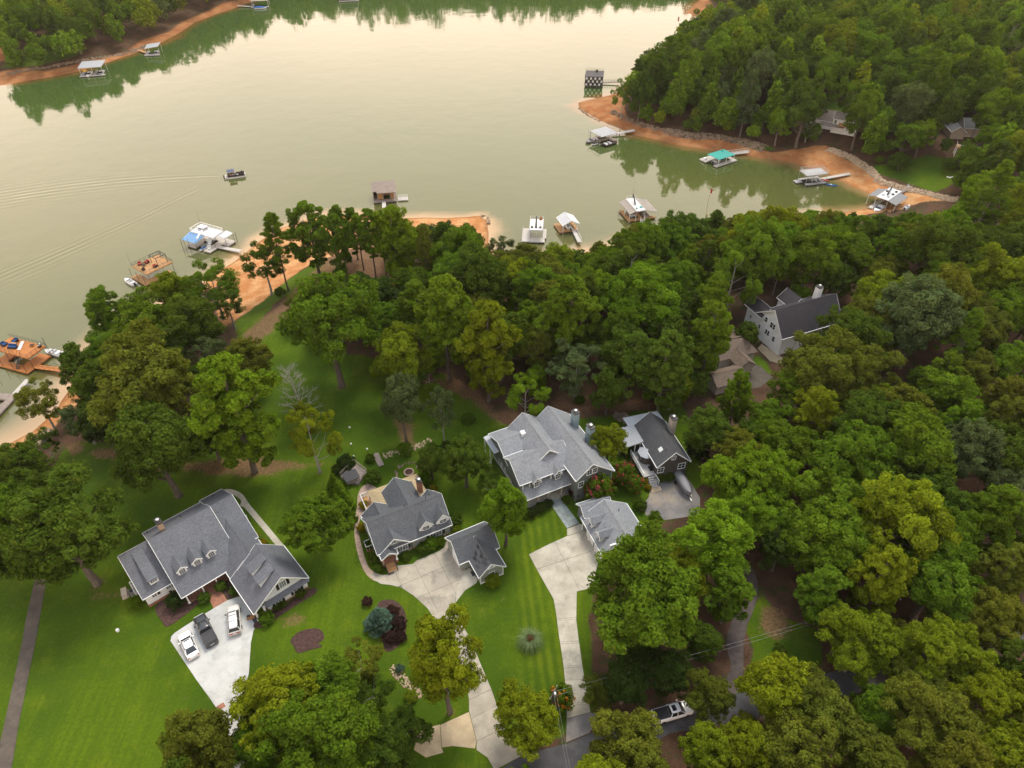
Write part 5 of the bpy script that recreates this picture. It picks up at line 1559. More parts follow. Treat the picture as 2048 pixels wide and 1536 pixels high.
for k in range(21): MB().box(-.75, 1.65, -7.6 + k * .305, -7.6 + k * .305 + .285, 1.425, 1.475 + .004 * (k % 3)).build('deck_board', M['deck_pale'], deck)
for y in (-7.3, -5.2, -3.2, -1.6): D.post(-.6, y, 0, 1.1, .16, 'old_wood')
D.rail([(-.72, -1.4), (-.72, -7.6)], 1.48, .95)
D.rail([(-2.4, -.2), (-2.4, 4.6), (.4, 4.6)], 1.48, .95); D.box('rear_deck', -2.45, .5, 3.3, 4.65, 1.2, 1.48, 'deck_grey'); D.box('rear_deck', -2.45, -1.5, -.3, 3.3, 1.2, 1.48, 'deck_grey')
for y in (-.1, 2.2, 4.4): D.post(-2.3, y, 0, 1.2, .16, 'old_wood')
for k in range(5): D.box('step', .15, 1.6, -7.62 - .34 * (k + 1), -7.62 - .34 * k, 0, 1.48 - .26 * (k + 1), 'deck_pale')
D.rail([(1.62, -7.6), (1.62, -9.3)], .7, .9)
bay = [(1.66, -2.3), (.75, -2.5), (.15, -3.2), (.15, -4.1), (.75, -4.8), (1.66, -5.0)]
D.part('bay_wall', MB().prism(bay, 1.48, 3.45), M['brown_siding'])
bo = [(1.75, -2.0), (.6, -2.2), (-.15, -3.0), (-.15, -4.3), (.6, -5.1), (1.75, -5.3)]
br_ = MB()
for i in range(5): br_.add([(*bo[i], 3.46), (*bo[i + 1], 3.46), (1.9, -3.65, 4.35)], [(0, 1, 2) if True else ()])
br_.add([(*p, 3.455) for p in bo], [tuple(range(6))])
D.part('bay_roof', br_, M['grey_metal'])
for y in (-3.15, -4.15): D.part('bay_window', MB().box(.10, .148, y - .3, y + .3, 2.0, 3.1), M['glass'])
D.part('bench', MB().box(1.05, 1.5, -6.6, -5.6, 1.5, 1.85).box(1.5, 1.6, -6.6, -5.6, 1.5, 2.3), M['black'])
D.chimney(7.75, -.45, 1.0, 1.35, 0, 7.7, 'stucco_tan')
D.part('skylight', MB().plate([(2.75, -5.9, 5.33), (3.35, -5.9, 5.87), (3.35, -5.0, 5.87), (2.75, -5.0, 5.33)], .05), M['white_gel'])
D.window(2.4, -7.835, 2.7, -90, 1.1, 1.2, 2, 2); D.window(6.6, -7.835, 2.6, -90, 1.3, 1.3, 2, 2); D.window(4.63, -7.835, 5.3, -90, .7, .8, 2, 2)
D.vents([(3.6, -6.4, 6.1)])
D.part('landing', MB().box(-.2, 1.9, -10.4, -9.35, 0, .12), M['rock_pale'])

# ---- white house in the woods
E_ = House('house', 'tall white gabled house with black roof standing among the woods on the right', 'house', (60.3, 124.38), 23)
E_.gable('u', -.85, 16.2, .3, 4.9, 4.5, 10.0, 9.9, 6.0, 'roof_e', 'white_siding', oh=.5)
E_.gable('v', 7.5, 13.6, -1.0, 5.9, .85, 8.0, 3.6, 5.9, 'roof_e', 'white_siding', oh=.45, wc0=-.36)
E_.gable('v', 7.5, 12.4, 7.0, 6.4, 9.5, 8.5, 12.0, 6.4, 'roof_e', 'white_siding')
E_.chimney(12.0, 5.9, 1.1, 1.3, 5, 11.9, 'white_siding')
for v, z, w, h in ((6.66, 5.9, .8, 1.15), (4.75, 5.7, .7, 1.3), (3.9, 5.7, .7, 1.3), (5.75, 3.2, .6, 1.2), (5.0, 3.2, .6, 1.2), (8.06, 3.0, .5, 1.2), (3.1, 2.9, .75, 1.25)):
    E_.window(-.353, v, z, 180, w, h, 1, 2)
E_.window(-.363, 11.5, 3.6, 180, .6, .9, 1, 2); E_.window(-.363, 12.5, 1.2, 180, .6, .9, 1, 2)

# ---- brown-roofed garage house beside it
Fh = House('house', 'low house with brown shingle hip roof left of the tall white house in the woods', 'house', (55.4, 125.79), 20)
hp = MB()
ez, rz_ = 2.75, 5.0
hp.plate([(-2.2, -2.5, ez), (-2.2, 6.5, ez), (-3.9, 1.0, rz_), (-3.9, .6, rz_)], .14)
hp.plate([(-12, -2.5, ez), (-2.2, -2.5, ez), (-3.9, .6, rz_), (-10.4, 1.4, rz_)], .14)
hp.plate([(-2.2, 6.5, ez), (-12, 6.5, ez), (-10.4, 1.4, rz_), (-3.9, 1.0, rz_)], .14)
Fh.part('roof', hp, M['roof_f'])
Fh.box('wall', -11.6, -2.6, -2.1, 6.1, 0, 2.7, 'stucco_tan')
Fh.gable('v', -6.0, -1.2, -9.2, 2.7, -7.2, 4.2, -5.1, 2.7, 'roof_f', 'stucco_tan', trim='brown_siding')
Fh.part('garage_door', MB().box(-5.42, -5.37, -5.0, -2.6, 0, 2.1), M['screen'])
Fh.gable('u', -17, -9.5, -9.5, 2.5, -7.0, 4.0, -4.5, 2.5, 'roof_f', 'stucco_tan', trim='brown_siding')

# ---- houses on the headland
p = at(1690, 262)
G = House('house', 'white two-storey house with taupe roof on the headland across the cove', 'house', (p.x, p.y, p.z), -28)
G.gable('u', -5.2, 4.6, -2.9, 4.7, .4, 6.6, 3.6, 4.7, 'roof_g', 'white_siding', zb=-.5)
G.gable('u', -15.5, -4.0, -.5, 2.6, 4.2, 5.2, 9.0, 2.6, 'roof_g', 'white_siding', zb=-.5)
G.part('porch_roof', MB().plate([(-9, -4.2, 2.3), (-.5, -4.2, 2.3), (-.5, -2.4, 2.8), (-9, -2.4, 2.8)], .12), M['roof_g'])
G.box('balcony', -2.6, .4, -4.6, -2.6, 2.85, 3.5, 'deck_wood')
G.chimney(-10.5, 5.4, 1.2, .9, 3, 6.1, 'brick', 'iron')
for u in (-4.0, -.2, 1.0, 2.6): G.window(u, -2.57, 3.6, -90, .7, 1.3, 1, 2)
p = at(1925, 268)
Hh = House('house', 'tan house with dark grey roof half hidden at the right edge of the headland woods', 'house', (p.x, p.y, p.z), -8)
Hh.gable('u', -1.5, 7.5, -3.2, 3.3, .6, 5.6, 4.2, 3.3, 'roof_b', 'stucco_tan', zb=-.5)
Hh.gable('v', -5.5, 2.5, -6.5, 2.6, -4.0, 4.6, -1.2, 2.6, 'roof_b', 'stucco_tan', zb=-.5)
# ---- garden shed
Sh = House('garden_shed', 'small tan garden shed with dark door at the edge of the woods', 'shed', (31.6, 108.1), -12)
Sh.gable('v', -1.3, 1.3, -1.65, 1.9, 0, 2.75, 1.65, 1.9, 'roof_f', 'shed_siding', ov=.12, oh=.12)
Sh.part('door', MB().box(-.42, .42, -1.235, -1.185, .05, 1.85), M['screen'])
Sh.box('corner_board', -1.56, -1.44, -1.22, -1.19, 0, 1.95, 'trim'); Sh.box('corner_board', 1.44, 1.56, -1.22, -1.19, 0, 1.95, 'trim')
Sh.box('corner_board', -.56, -.46, -1.22, -1.19, 0, 1.95, 'trim'); Sh.box('corner_board', .46, .56, -1.22, -1.19, 0, 1.95, 'trim')
p = wz(820, 1466)
Rf = House('lean_to', 'white metal lean-to roof half hidden under trees at the bottom of the photo', 'lean-to', (p.x, p.y), 25)
Rf.part('roof', MB().plate([(-1.6, -1.3, 2.2), (1.0, -1.3, 2.2), (1.0, 1.5, 2.5), (-1.6, 1.5, 2.5)], .06), M['white_gel'])
for q in ((-1.4, -1.1), (.8, -1.1), (.8, 1.3), (-1.4, 1.3)): Rf.post(*q, 0, 2.15, .12, 'old_wood')

# ------------------------------------------------------------------ docks
DZ = 0.62                                                            # deck height above the water
class Dock(House):
    def __init__(s, label, org, deg, name='boat_dock', cat='dock'):
        s.root = thing(name, label, cat, (org[0], org[1], LAKE_Z), math.radians(deg))
        s.inv = s.root.matrix_basis.inverted() if False else None
        s.o, s.a = org, math.radians(deg)
    def loc(s, x, y):
        dx, dy = x - s.o[0], y - s.o[1]
        return dx * math.cos(s.a) + dy * math.sin(s.a), -dx * math.sin(s.a) + dy * math.cos(s.a)
    def px(s, px, py, z=-7.4):
        p = wz(px, py, z)
        return s.loc(p.x, p.y)
    def deck(s, x0, x1, y0, y1, mt='deck_grey', z=DZ, floats=True, name='deck'):
        b = MB()
        n = max(2, int((x1 - x0) / 1.2))
        for i in range(n):
            b.box(x0 + (x1 - x0) * i / n + .006, x0 + (x1 - x0) * (i + 1) / n - .006, y0, y1, z - .09, z + .008 * (i % 2))
        b.box(x0 - .05, x1 + .05, y0 - .05, y1 + .05, z - .3, z - .093)
        o = s.part(name, b, M[mt])
        if floats:
            f = MB()
            k = max(2, int((x1 - x0) / 1.3))
            for i in range(k): f.box(x0 + (x1 - x0) * i / k + .1, x0 + (x1 - x0) * (i + 1) / k - .1, y0 + .08, y1 - .08, -.25, z - .3)
            f.build('float', M['float'], o)
        return o
    def posts(s, pts, z0, z1, r=.07, mt='galv'):
        for (x, y) in pts: s.part('post', MB().tube([(x, y, z0), (x, y, z1)], r, 6), M[mt])
    def pipe_rail(s, pts, z, h=1.0, mt='galv', r=.035, close=False, step=1.2):
        b = MB()
        if close: pts = list(pts) + [pts[0]]
        for (x0, y0), (x1, y1) in zip(pts, pts[1:]):
            L = math.hypot(x1 - x0, y1 - y0)
            for f in (1, .62, .3): b.tube([(x0, y0, z + h * f), (x1, y1, z + h * f)], r if f == 1 else r * .6, 4)
            k = max(1, int(L / step))
            for i in range(k + 1): b.tube([(x0 + (x1 - x0) * i / k, y0 + (y1 - y0) * i / k, z), (x0 + (x1 - x0) * i / k, y0 + (y1 - y0) * i / k, z + h)], r, 4)
        return s.part('railing', b, M[mt])
    def gangway(s, a, b_, w=1.1, z1=1.2, mt='deck_pale', rail='galv', z0=DZ):
        (x0, y0), (x1, y1) = a, b_
        L = math.hypot(x1 - x0, y1 - y0); tx, ty = (x1 - x0) / L, (y1 - y0) / L; nx, ny = -ty * w / 2, tx * w / 2
        m = MB()
        k = max(3, int(L / .9))
        for i in range(k):
            f0, f1 = i / k, (i + .985) / k
            z_0, z_1 = z0 + (z1 - z0) * f0 + .02, z0 + (z1 - z0) * f1 + .02
            m.plate([(x0 + (x1 - x0) * f0 + nx, y0 + (y1 - y0) * f0 + ny, z_0), (x0 + (x1 - x0) * f0 - nx, y0 + (y1 - y0) * f0 - ny, z_0),
                     (x0 + (x1 - x0) * f1 - nx, y0 + (y1 - y0) * f1 - ny, z_1), (x0 + (x1 - x0) * f1 + nx, y0 + (y1 - y0) * f1 + ny, z_1)], .09)
        o = s.part('gangway', m, M[mt])
        r = MB()
        for sg in (-1, 1):
            p0 = (x0 + sg * nx, y0 + sg * ny); p1 = (x1 + sg * nx, y1 + sg * ny)
            r.tube([(*p0, z0 - .1), (*p1, z1 - .1)], .06, 4)
            if rail:
                r.tube([(*p0, z0 + .95), (*p1, z1 + .95)], .03, 4)
                kk = max(2, int(L / 1.3))
                for i in range(kk + 1):
                    f = i / kk
                    q = (p0[0] + (p1[0] - p0[0]) * f, p0[1] + (p1[1] - p0[1]) * f, z0 + (z1 - z0) * f)
                    r.tube([q, (q[0], q[1], q[2] + .95)], .025, 4)
                    if i < kk:
                        g = (i + 1) / kk
                        r.tube([q, (p0[0] + (p1[0] - p0[0]) * g, p0[1] + (p1[1] - p0[1]) * g, z0 + (z1 - z0) * g + .95)], .018, 3)
        r.build('gangway_rail', M[rail or 'galv'], o)
        return o
    def flat_roof(s, pts, mt, t=.14, ribs=0, name='roof'):
        b = MB().plate(pts, t)
        if ribs:
            P = [Vector(p) for p in pts]
            for i in range(1, ribs):
                f = i / ribs
                b.tube([P[0].lerp(P[1], f) + Vector((0, 0, .02)), P[3].lerp(P[2], f) + Vector((0, 0, .02))], .035, 3)
        return s.part(name, b, M[mt])
    def stair(s, x0, y0, x1, y1, z0, z1, w=.9, mt='galv', n=9):
        L = math.hypot(x1 - x0, y1 - y0); tx, ty = (x1 - x0) / L, (y1 - y0) / L; nx, ny = -ty * w / 2, tx * w / 2
        b = MB()
        for i in range(n):
            f = (i + .5) / n; d = L / n * .5
            cx_, cy_, z = x0 + (x1 - x0) * f, y0 + (y1 - y0) * f, z0 + (z1 - z0) * (i + 1) / n - .03
            b.prism([(cx_ - tx * d + nx, cy_ - ty * d + ny), (cx_ - tx * d - nx, cy_ - ty * d - ny), (cx_ + tx * d - nx, cy_ + ty * d - ny), (cx_ + tx * d + nx, cy_ + ty * d + ny)], z - .05, z)
        for sg in (-1, 1):
            b.tube([(x0 + sg * nx, y0 + sg * ny, z0), (x1 + sg * nx, y1 + sg * ny, z1)], .05, 4)
            b.tube([(x0 + sg * nx, y0 + sg * ny, z0 + .9), (x1 + sg * nx, y1 + sg * ny, z1 + .9)], .035, 4)
        return s.part('stairs', b, M[mt])
    def slide(s, x, y, z, dirx, diry, h=1.6, mt='iron'):
        """short water slide standing on the upper deck, chute going out and down"""
        b = MB()
        pts = [(x + dirx * f * 3.2, y + diry * f * 3.2, z + h * (1 - f) ** .8 + .15) for f in (0, .3, .6, .85, 1.0)]
        b.tube(pts, [.22, .24, .24, .26, .26], 6)
        b.tube([(x - dirx * .9, y - diry * .9, z), (x, y, z + h)], .05, 4); b.tube([(x + dirx * 1.4, y + diry * 1.4, z), (x + dirx * 1.4, y + diry * 1.4, z + h * .5)], .05, 4)
        return s.part('slide', b, M[mt])

def wpt(dock, x, y, z):
    c, s_ = math.cos(dock.a), math.sin(dock.a)
    return (dock.o[0] + x * c - y * s_, dock.o[1] + x * s_ + y * c, LAKE_Z + z)

def chair(dock, x, y, z, deg, label, mt='cushion_red', w=.75, group=None):
    t = thing('patio_chair', label, 'chair', wpt(dock, x, y, z), dock.a + math.radians(deg), group)
    MB().box(-w / 2, w / 2, -w / 2, w / 2, .0, .32).box(-w / 2, -w / 2 + .1, -w / 2, w / 2, .325, .62).box(w / 2 - .1, w / 2, -w / 2, w / 2, .325, .62).build('frame', M['wicker'], t)
    MB().box(-w / 2 + .11, w / 2 - .11, -w / 2, w / 2 - .16, .325, .48).build('seat', M[mt], t)
    MB().box(-w / 2 + .11, w / 2 - .11, w / 2 - .155, w / 2, .325, .9).build('backrest', M[mt], t)
    return t

def table(dock, x, y, z, deg, label, w=1.1, d=.7, mt='wicker', h=.45):
    t = thing('patio_table', label, 'table', wpt(dock, x, y, z), dock.a + math.radians(deg))
    MB().box(-w / 2, w / 2, -d / 2, d / 2, h - .06, h).build('tabletop', M[mt], t)
    for sx in (-1, 1):
        for sy in (-1, 1): MB().box(sx * (w / 2 - .06) - .03, sx * (w / 2 - .06) + .03, sy * (d / 2 - .06) - .03, sy * (d / 2 - .06) + .03, 0, h - .062).build('leg', M['wicker'], t)
    return t

def runabout(loc, rz, label, L=5.2, hull='white_gel', inside='grey_paint', name='motorboat', cover=None):
    """open boat with pointed bow along +x"""
    t = thing(name, label, 'boat', loc, rz)
    W_ = L * .19
    st = [(-.5, 1, .0), (-.2, 1, 0), (.1, .98, 0), (.3, .78, .04), (.43, .42, .1), (.5, .04, .16)]
    rings = []
    for fx, fw, dz in st:
        w = W_ * fw
        rings.append([(fx * L, -w, .62 + dz), (fx * L, -w * .82, .1 + dz * .6), (fx * L, 0, -.22 + dz * .9), (fx * L, w * .82, .1 + dz * .6), (fx * L, w, .62 + dz)])
    MB().loft(rings).build('hull', M[hull], t, True)
    if cover:
        rings = [[(fx * L * 1.01, -W_ * fw * 1.03, .6 + dz), (fx * L * 1.01, -W_ * fw * .5, .9 + dz + .25 * math.exp(-((fx + .05) / .25) ** 2)), (fx * L * 1.01, 0, 1.0 + dz + .45 * math.exp(-((fx + .05) / .22) ** 2)),
                  (fx * L * 1.01, W_ * fw * .5, .9 + dz + .25 * math.exp(-((fx + .05) / .25) ** 2)), (fx * L * 1.01, W_ * fw * 1.03, .6 + dz)] for fx, fw, dz in st]
        MB().loft(rings).build('cover', M[cover], t, True)
        return t
    MB().plate([(.13 * L, -W_ * .93, .645), (.30 * L, -W_ * .74, .685), (.46 * L, 0, .76), (.30 * L, W_ * .74, .685), (.13 * L, W_ * .93, .645)], .03).build('foredeck', M[hull], t)
    MB().box(-.44 * L, .125 * L, -W_ * .8, W_ * .8, .3, .6).build('cockpit', M[inside], t)
    for sg in (-1, 1): MB().box(-.12 * L, .02 * L, sg * W_ * .45 - .22, sg * W_ * .45 + .22, .603, .95).box(-.15 * L, -.123 * L, sg * W_ * .45 - .22, sg * W_ * .45 + .22, .603, 1.25).build('seat', M['white_gel'], t)
    MB().box(-.42 * L, -.28 * L, -W_ * .75, W_ * .75, .603, .92).build('bench', M['white_gel'], t)
    MB().plate([(.12 * L, -W_ * .85, .66), (.12 * L, W_ * .85, .66), (.04 * L, W_ * .8, 1.12), (.04 * L, -W_ * .8, 1.12)], .03).build('windscreen', M['glass'], t)
    MB().box(-.56 * L, -.5 * L, -.22, .22, -.1, .95).build('outboard', M['black'], t)
    return t

def jet_ski(loc, rz, label, mt='blue_plastic', L=3.1):
    t = thing('jet_ski', label, 'jet ski', loc, rz)
    st = [(-.5, .8, 0), (-.2, 1, 0), (.15, .9, .03), (.38, .5, .1), (.5, .05, .16)]
    MB().loft([[(fx * L, -.55 * w, .42 + d), (fx * L, -.42 * w, .0 + d), (fx * L, .42 * w, 0 + d), (fx * L, .55 * w, .42 + d)] for fx, w, d in st]).build('hull', M['white_gel'], t, True)
    MB().loft([[(x, -w, .44), (x, -w * .6, z), (x, w * .6, z), (x, w, .44)] for x, w, z in ((-1.2, .28, .75), (-.2, .26, .8), (.25, .3, .9), (.7, .4, .75), (1.1, .3, .6))]).build('seat', M[mt], t, True)
    MB().tube([(.2, -.4, 1.08), (.32, 0, 1.0), (.2, .4, 1.08)], .04, 5).build('handlebar', M['black'], t)
    return t

def antenna(s, x, y, z0, h):
    s.part('antenna', MB().tube([(x, y, z0), (x, y, z0 + h * .5), (x, y, z0 + h)], [.035, .025, .012], 5), M['iron'])

# --- orange wooden dock at the left edge
d = Dock('large orange wooden two-deck dock with blue sofas on its upper deck', (-113.7, 127.4), -19.3)
d.deck(-11, 0, 0, 1.9, 'deck_orange'); d.deck(-11, -8.2, 1.95, 6.9, 'deck_orange'); d.deck(-3.4, 0, 1.95, 6.9, 'deck_orange')
d.deck(-11, -.2, 2.0, 7.0, 'deck_orange', 3.5, False, 'upper_deck')
d.pipe_rail([(-11, 7.0), (-.2, 7.0), (-.2, 2.0), (-2.4, 2.0)], 3.5, 1.0, 'iron'); d.pipe_rail([(-4.4, 2.0), (-11, 2.0)], 3.5, 1.0, 'iron')
d.posts([(x, y) for x in (-10.9, -7.5, -4.2, -.25) for y in (.1, 2.05, 6.9)], -.8, 3.3, .06, 'iron')
d.posts([(.35, 6.9), (-11.2, -.5)], -3, 6.2, .07, 'iron')
d.stair(-3.4, .3, -3.4, 2.6, DZ, 3.5, .9, 'iron')
d.gangway((0, 2.6), d.px(136, 743, -7.0), 1.4, 1.3, 'deck_orange', 'iron')
D17 = d
for x, y, a, lb in ((-8.2, 5.9, 0, 'blue armchair by the railing on the orange dock'), (-9.6, 4.0, 90, 'blue armchair at the outer end of the orange dock')):
    chair(d, x, y, 3.51, a, lb, 'cushion_blue', 1.15)
sofa = thing('patio_sofa', 'long blue sofa on the upper deck of the orange dock', 'sofa', wpt(d, -6.9, 3.9, 3.51), d.a + .25)
MB().box(-1.1, 1.1, -.45, .45, 0, .38).build('frame', M['wicker'], sofa); MB().box(-1.0, 1.0, -.40, .25, .383, .55).build('seat', M['cushion_blue'], sofa); MB().box(-1.0, 1.0, .253, .44, .383, .95).build('backrest', M['cushion_blue'], sofa)
table(d, -7.6, 4.9, 3.51, 10, 'round-cornered wooden table between blue seats on the orange dock', 1.2, .8, 'deck_wood')
sl = thing('folded_slide', 'pale chute lying between the sofas on the orange dock', 'slide', wpt(d, -5.6, 5.1, 3.51), d.a - 1.0)
MB().box(-1.7, 1.7, -.32, .32, .05, .16).box(-1.7, 1.7, -.36, -.323, .05, .32).box(-1.7, 1.7, .323, .36, .05, .32).build('chute', M['white_gel'], sl)
table(d, -3.0, 5.9, 3.51, 20, 'low dark table near the railing on the orange dock', .9, .6)
chair(d, -1.1, 6.3, 3.51, -30, 'white chair in the landward corner of the orange dock', 'white_gel', .7)
runabout(wpt(d, -.6, 8.2, .1), d.a + PI, 'white motorboat moored behind the orange wooden dock', 4.8)

# --- grey dock cut by the left edge below it
p0, p1 = wz(8, 818, -7.4), wz(35, 789, -7.4)
d = Dock('grey dock with white roof and black stairs cut off by the left edge', (p0.x, p0.y), math.degrees(math.atan2(p1.y - p0.y, p1.x - p0.x)))
d.deck(-6, 4.9, -.1, 1.6, 'old_wood'); d.deck(2.9, 4.9, 1.65, 5.2, 'old_wood'); d.deck(-6, -4, 1.65, 6.5, 'old_wood')
d.flat_roof([(-6, 2.4, 3.3), (2.6, 2.4, 3.3), (2.6, 6.8, 3.3), (-6, 6.8, 3.3)], 'white_gel')
d.pipe_rail([(2.5, 6.7), (2.5, 2.5), (-6, 2.5)], 3.3, 1.0, 'iron')
d.posts([(2.5, 2.6), (2.5, 6.6), (-2, 2.6)], -.5, 3.2, .06, 'iron'); d.posts([(5.1, 5.4), (3.2, 7.4)], -3, 6, .06, 'iron')
d.stair(-.6, 1.2, .6, 4.4, DZ, 3.3, 1.2, 'iron', 12)
d.gangway((4.9, .8), (9.6, .4), 1.2, 1.0, 'deck_pale', None)

# --- dock with the blue roof
d = Dock('dock with blue sloping roof and white railed upper deck on the left', (-88.5, 182.3), -25.6)
d.deck(-9.2, -5.8, 0.2, 8.0, 'deck_pale'); d.deck(-2.4, 0, 0, 8.4, 'deck_pale'); d.deck(-5.75, -2.45, 6.4, 8.4, 'deck_pale'); d.deck(.05, 2.2, 5.2, 8.4, 'deck_pale')
d.deck(-9.2, -.4, 2.9, 7.2, 'white_gel', 3.9, False, 'upper_deck')
d.rail([(-4.4, 2.9), (-9.2, 2.9), (-9.2, 7.2), (-.4, 7.2), (-.4, 4.2)], 3.9, .95, 'trim', .2)
d.flat_roof([(-9.5, -.7, 2.9), (-3.9, -.7, 2.9), (-3.9, 2.85, 3.7), (-9.5, 2.85, 3.7)], 'blue_metal', .1, 9)
d.flat_roof([(-.3, 4.6, 3.7), (2.3, 4.6, 3.4), (2.3, 8.2, 3.4), (-.3, 8.2, 3.7)], 'flat_grey', .1)
d.posts([(-9.1, -.5), (-7.2, -.5), (-4.2, -.5), (-9.1, 2.9), (-4.2, 2.9), (-.5, 2.9), (-.5, 7.1), (-9.1, 7.1), (2.2, 4.8), (2.2, 8.0)], -.6, 3.6, .055, 'iron')
d.posts([(-9.4, -1.2), (2.5, 8.7)], -3.2, 3.4, .07, 'iron')
d.stair(-1.2, .9, -2.4, 4.0, DZ, 3.9, .9, 'trim'); d.slide(-4.6, 3.4, 3.9, .2, -1, 1.0, 'trim')
d.gangway((.1, 3.6), d.px(482, 503, -7.2), 1.3, 1.0, 'deck_pale', None)
antenna(d, -9.1, 7.1, 3.9, 5.5)
gl = thing('glider_seat', 'white covered seat on the railed deck of the blue-roofed dock', 'seat', wpt(d, -6.7, 5.5, 3.92), d.a)
MB().box(-1.3, 1.3, -.8, .8, .0, .45).build('seat', M['flat_grey'], gl); MB().box(-1.3, 1.3, -.9, .9, .8, .95).build('cover', M['white_gel'], gl)
for sx in (-1, 1): MB().box(sx * 1.2 - .04, sx * 1.2 + .04, -.04, .04, .45, .8).build('leg', M['galv'], gl)
jet_ski(wpt(d, -3.6, 1.2, .1), d.a - PI / 2, 'blue jet ski in the slip of the blue-roofed dock')
runabout(wpt(d, -4.7, 4.0, .1), d.a - PI / 2, 'dark motorboat under the upper deck of the blue-roofed dock', 5.5, 'grey_paint')

# --- dock with red cushions
d = Dock('two-deck wooden dock with red-cushioned chairs, half hidden by trees', (-106.2, 169.0), -36.4)
d.deck(0, 7, 0, 2.2, 'deck_wood'); d.deck(5, 7, 2.25, 8.4, 'deck_wood')
d.deck(0.2, 7.2, 1.2, 9.2, 'deck_wood', 3.5, False, 'upper_deck')
d.pipe_rail([(7.2, 1.2), (.2, 1.2), (.2, 9.2), (7.2, 9.2), (7.2, 1.2)], 3.5, 1.0, 'iron')
d.posts([(.3, .2), (3.5, .2), (6.9, .2), (.3, 9.1), (6.9, 9.1), (.3, 4.5)], -.6, 3.4, .06, 'iron')
antenna(d, .2, 1.2, 3.5, 5.0)
pg = thing('pergola_frame', 'dark bare pergola frame on the dock with red cushions', 'pergola', wpt(d, 4.2, 7.2, 3.52), d.a)
for x in (-1.5, 1.5):
    for y in (-1.5, 1.5): MB().box(x - .06, x + .06, y - .06, y + .06, 0, 2.2).build('leg', M['iron'], pg)
MB().box(-1.6, 1.6, -1.58, -1.46, 2.203, 2.34).box(-1.6, 1.6, 1.46, 1.58, 2.203, 2.34).box(-1.58, -1.46, -1.455, 1.455, 2.203, 2.34).box(1.46, 1.58, -1.455, 1.455, 2.203, 2.34).box(-.06, .06, -1.455, 1.455, 2.203, 2.34).build('beam', M['iron'], pg)
for x, y, a, lb in ((1.2, 3.0, 60, 'red-cushioned chair nearest the outer corner of the wooden dock'), (2.0, 4.8, 20, 'red-cushioned chair beside the dark table on the wooden dock'), (5.6, 5.0, 180, 'red-cushioned seat in front of the bare pergola frame')):
    chair(d, x, y, 3.51, a, lb, 'cushion_red', .95)
table(d, 2.6, 3.4, 3.51, 20, 'dark low table among red-cushioned chairs', 1.2, .7); table(d, 1.6, 3.9, 3.51, 20, 'small dark side table between two red-cushioned chairs', .6, .5)
chair(d, 4.6, 2.0, 3.51, 10, 'dark chair at the landward rail of the dock with red cushions', 'wicker', .7)
runabout(wpt(d, 1.8, -1.5, .1), d.a + PI, 'white motorboat moored beside the dock with red cushions', 4.6)

# --- metal-roofed boathouse
d = Dock('brown boathouse with weathered metal roof and white gangway to the trees', (-45.2, 214.0), 9.3, 'boathouse', 'boathouse')
d.deck(0, 7.4, 0, 1.5, 'old_wood'); d.deck(0, 1.6, 1.55, 6.6, 'old_wood'); d.deck(5.9, 7.4, 1.55, 6.6, 'old_wood'); d.deck(1.65, 5.85, 5.6, 6.6, 'old_wood')
d.flat_roof([(1.3, .2, 3.5), (7.6, .2, 3.5), (7.6, 7.0, 4.5), (1.3, 7.0, 4.5)], 'rust_metal', .1, 16)
d.flat_roof([(-.3, 1.4, 3.5), (1.28, 1.4, 3.5), (1.28, 6.8, 4.3), (-.3, 6.8, 4.3)], 'rust_metal', .1, 5)
d.posts([(.1, 1.2), (1.5, .4), (3.3, .4), (5.6, .4), (7.3, .4), (.1, 6.5), (7.3, 6.5)], -.4, 3.4, .09, 'old_wood')
d.part('wall', MB().box(.1, 7.3, 6.45, 6.55, DZ + .01, 4.1).box(.06, .16, 2.0, 6.44, DZ + .01, 3.4), M['brown_siding']); d.part('counter', MB().box(1.9, 5.4, 4.9, 5.5, DZ, 1.6), M['deck_wood'])
d.part('board_wall', MB().box(1.55, 3.2, 1.8, 1.9, DZ + .01, 3.2).box(5.7, 6.7, 1.8, 1.9, DZ + .01, 3.2), M['deck_wood'])
d.gangway((3.3, 0), d.px(769, 436, -6.6), 1.2, 1.5, 'deck_pale', None)
d.deck(7.9, 11.2, .4, 2.6, 'deck_pale', .45)
d.pipe_rail([(8.0, 2.6), (11.1, 2.6)], .45, .8, 'trim'); d.pipe_rail([(8.0, 1.5), (11.1, 1.5)], .45, .8, 'trim')

# --- white two-deck dock with slide
d = Dock('narrow white two-deck dock with dark slide behind the treetops', (5.2, 190.0), -4)
d.deck(-2.2, 4.6, -1.4, 1.0, 'deck_pale'); d.deck(-2.2, .2, 1.05, 6.6, 'deck_pale'); d.deck(4.0, 5.0, 1.05, 6.6, 'deck_pale')
d.deck(0, 4.0, 0, 6.8, 'white_gel', 3.8, False, 'upper_deck')
d.pipe_rail([(0, 0), (0, 6.8), (4, 6.8), (4, 0), (2.6, 0)], 3.8, .95, 'galv')
d.pipe_rail([(-2.2, -1.3), (-2.2, 6.5)], DZ, .95, 'galv')
d.posts([(.1, .1), (3.9, .1), (.1, 6.6), (3.9, 6.6), (2, .1)], -.5, 3.7, .06, 'trim')
d.slide(1.9, 5.0, 3.8, 0, -1, 1.7); 
for x in (.7, 1.9, 3.2): d.part('cushion', MB().box(x - .3, x + .3, 1.1, 1.75, 3.82, 4.2), M['black'])
cr = thing('beach_umbrella', 'folded orange umbrella on the white two-deck dock', 'umbrella', wpt(d, 3.2, 4.2, 3.82), 0)
MB().tube([(0, 0, 0), (0, 0, 2.2)], .03, 5).build('pole', M['trim'], cr); MB().lathe([(.03, .9), (.5, 1.2), (.35, 1.8), (.03, 2.3)], 8).build('canopy', M['deck_orange'], cr)

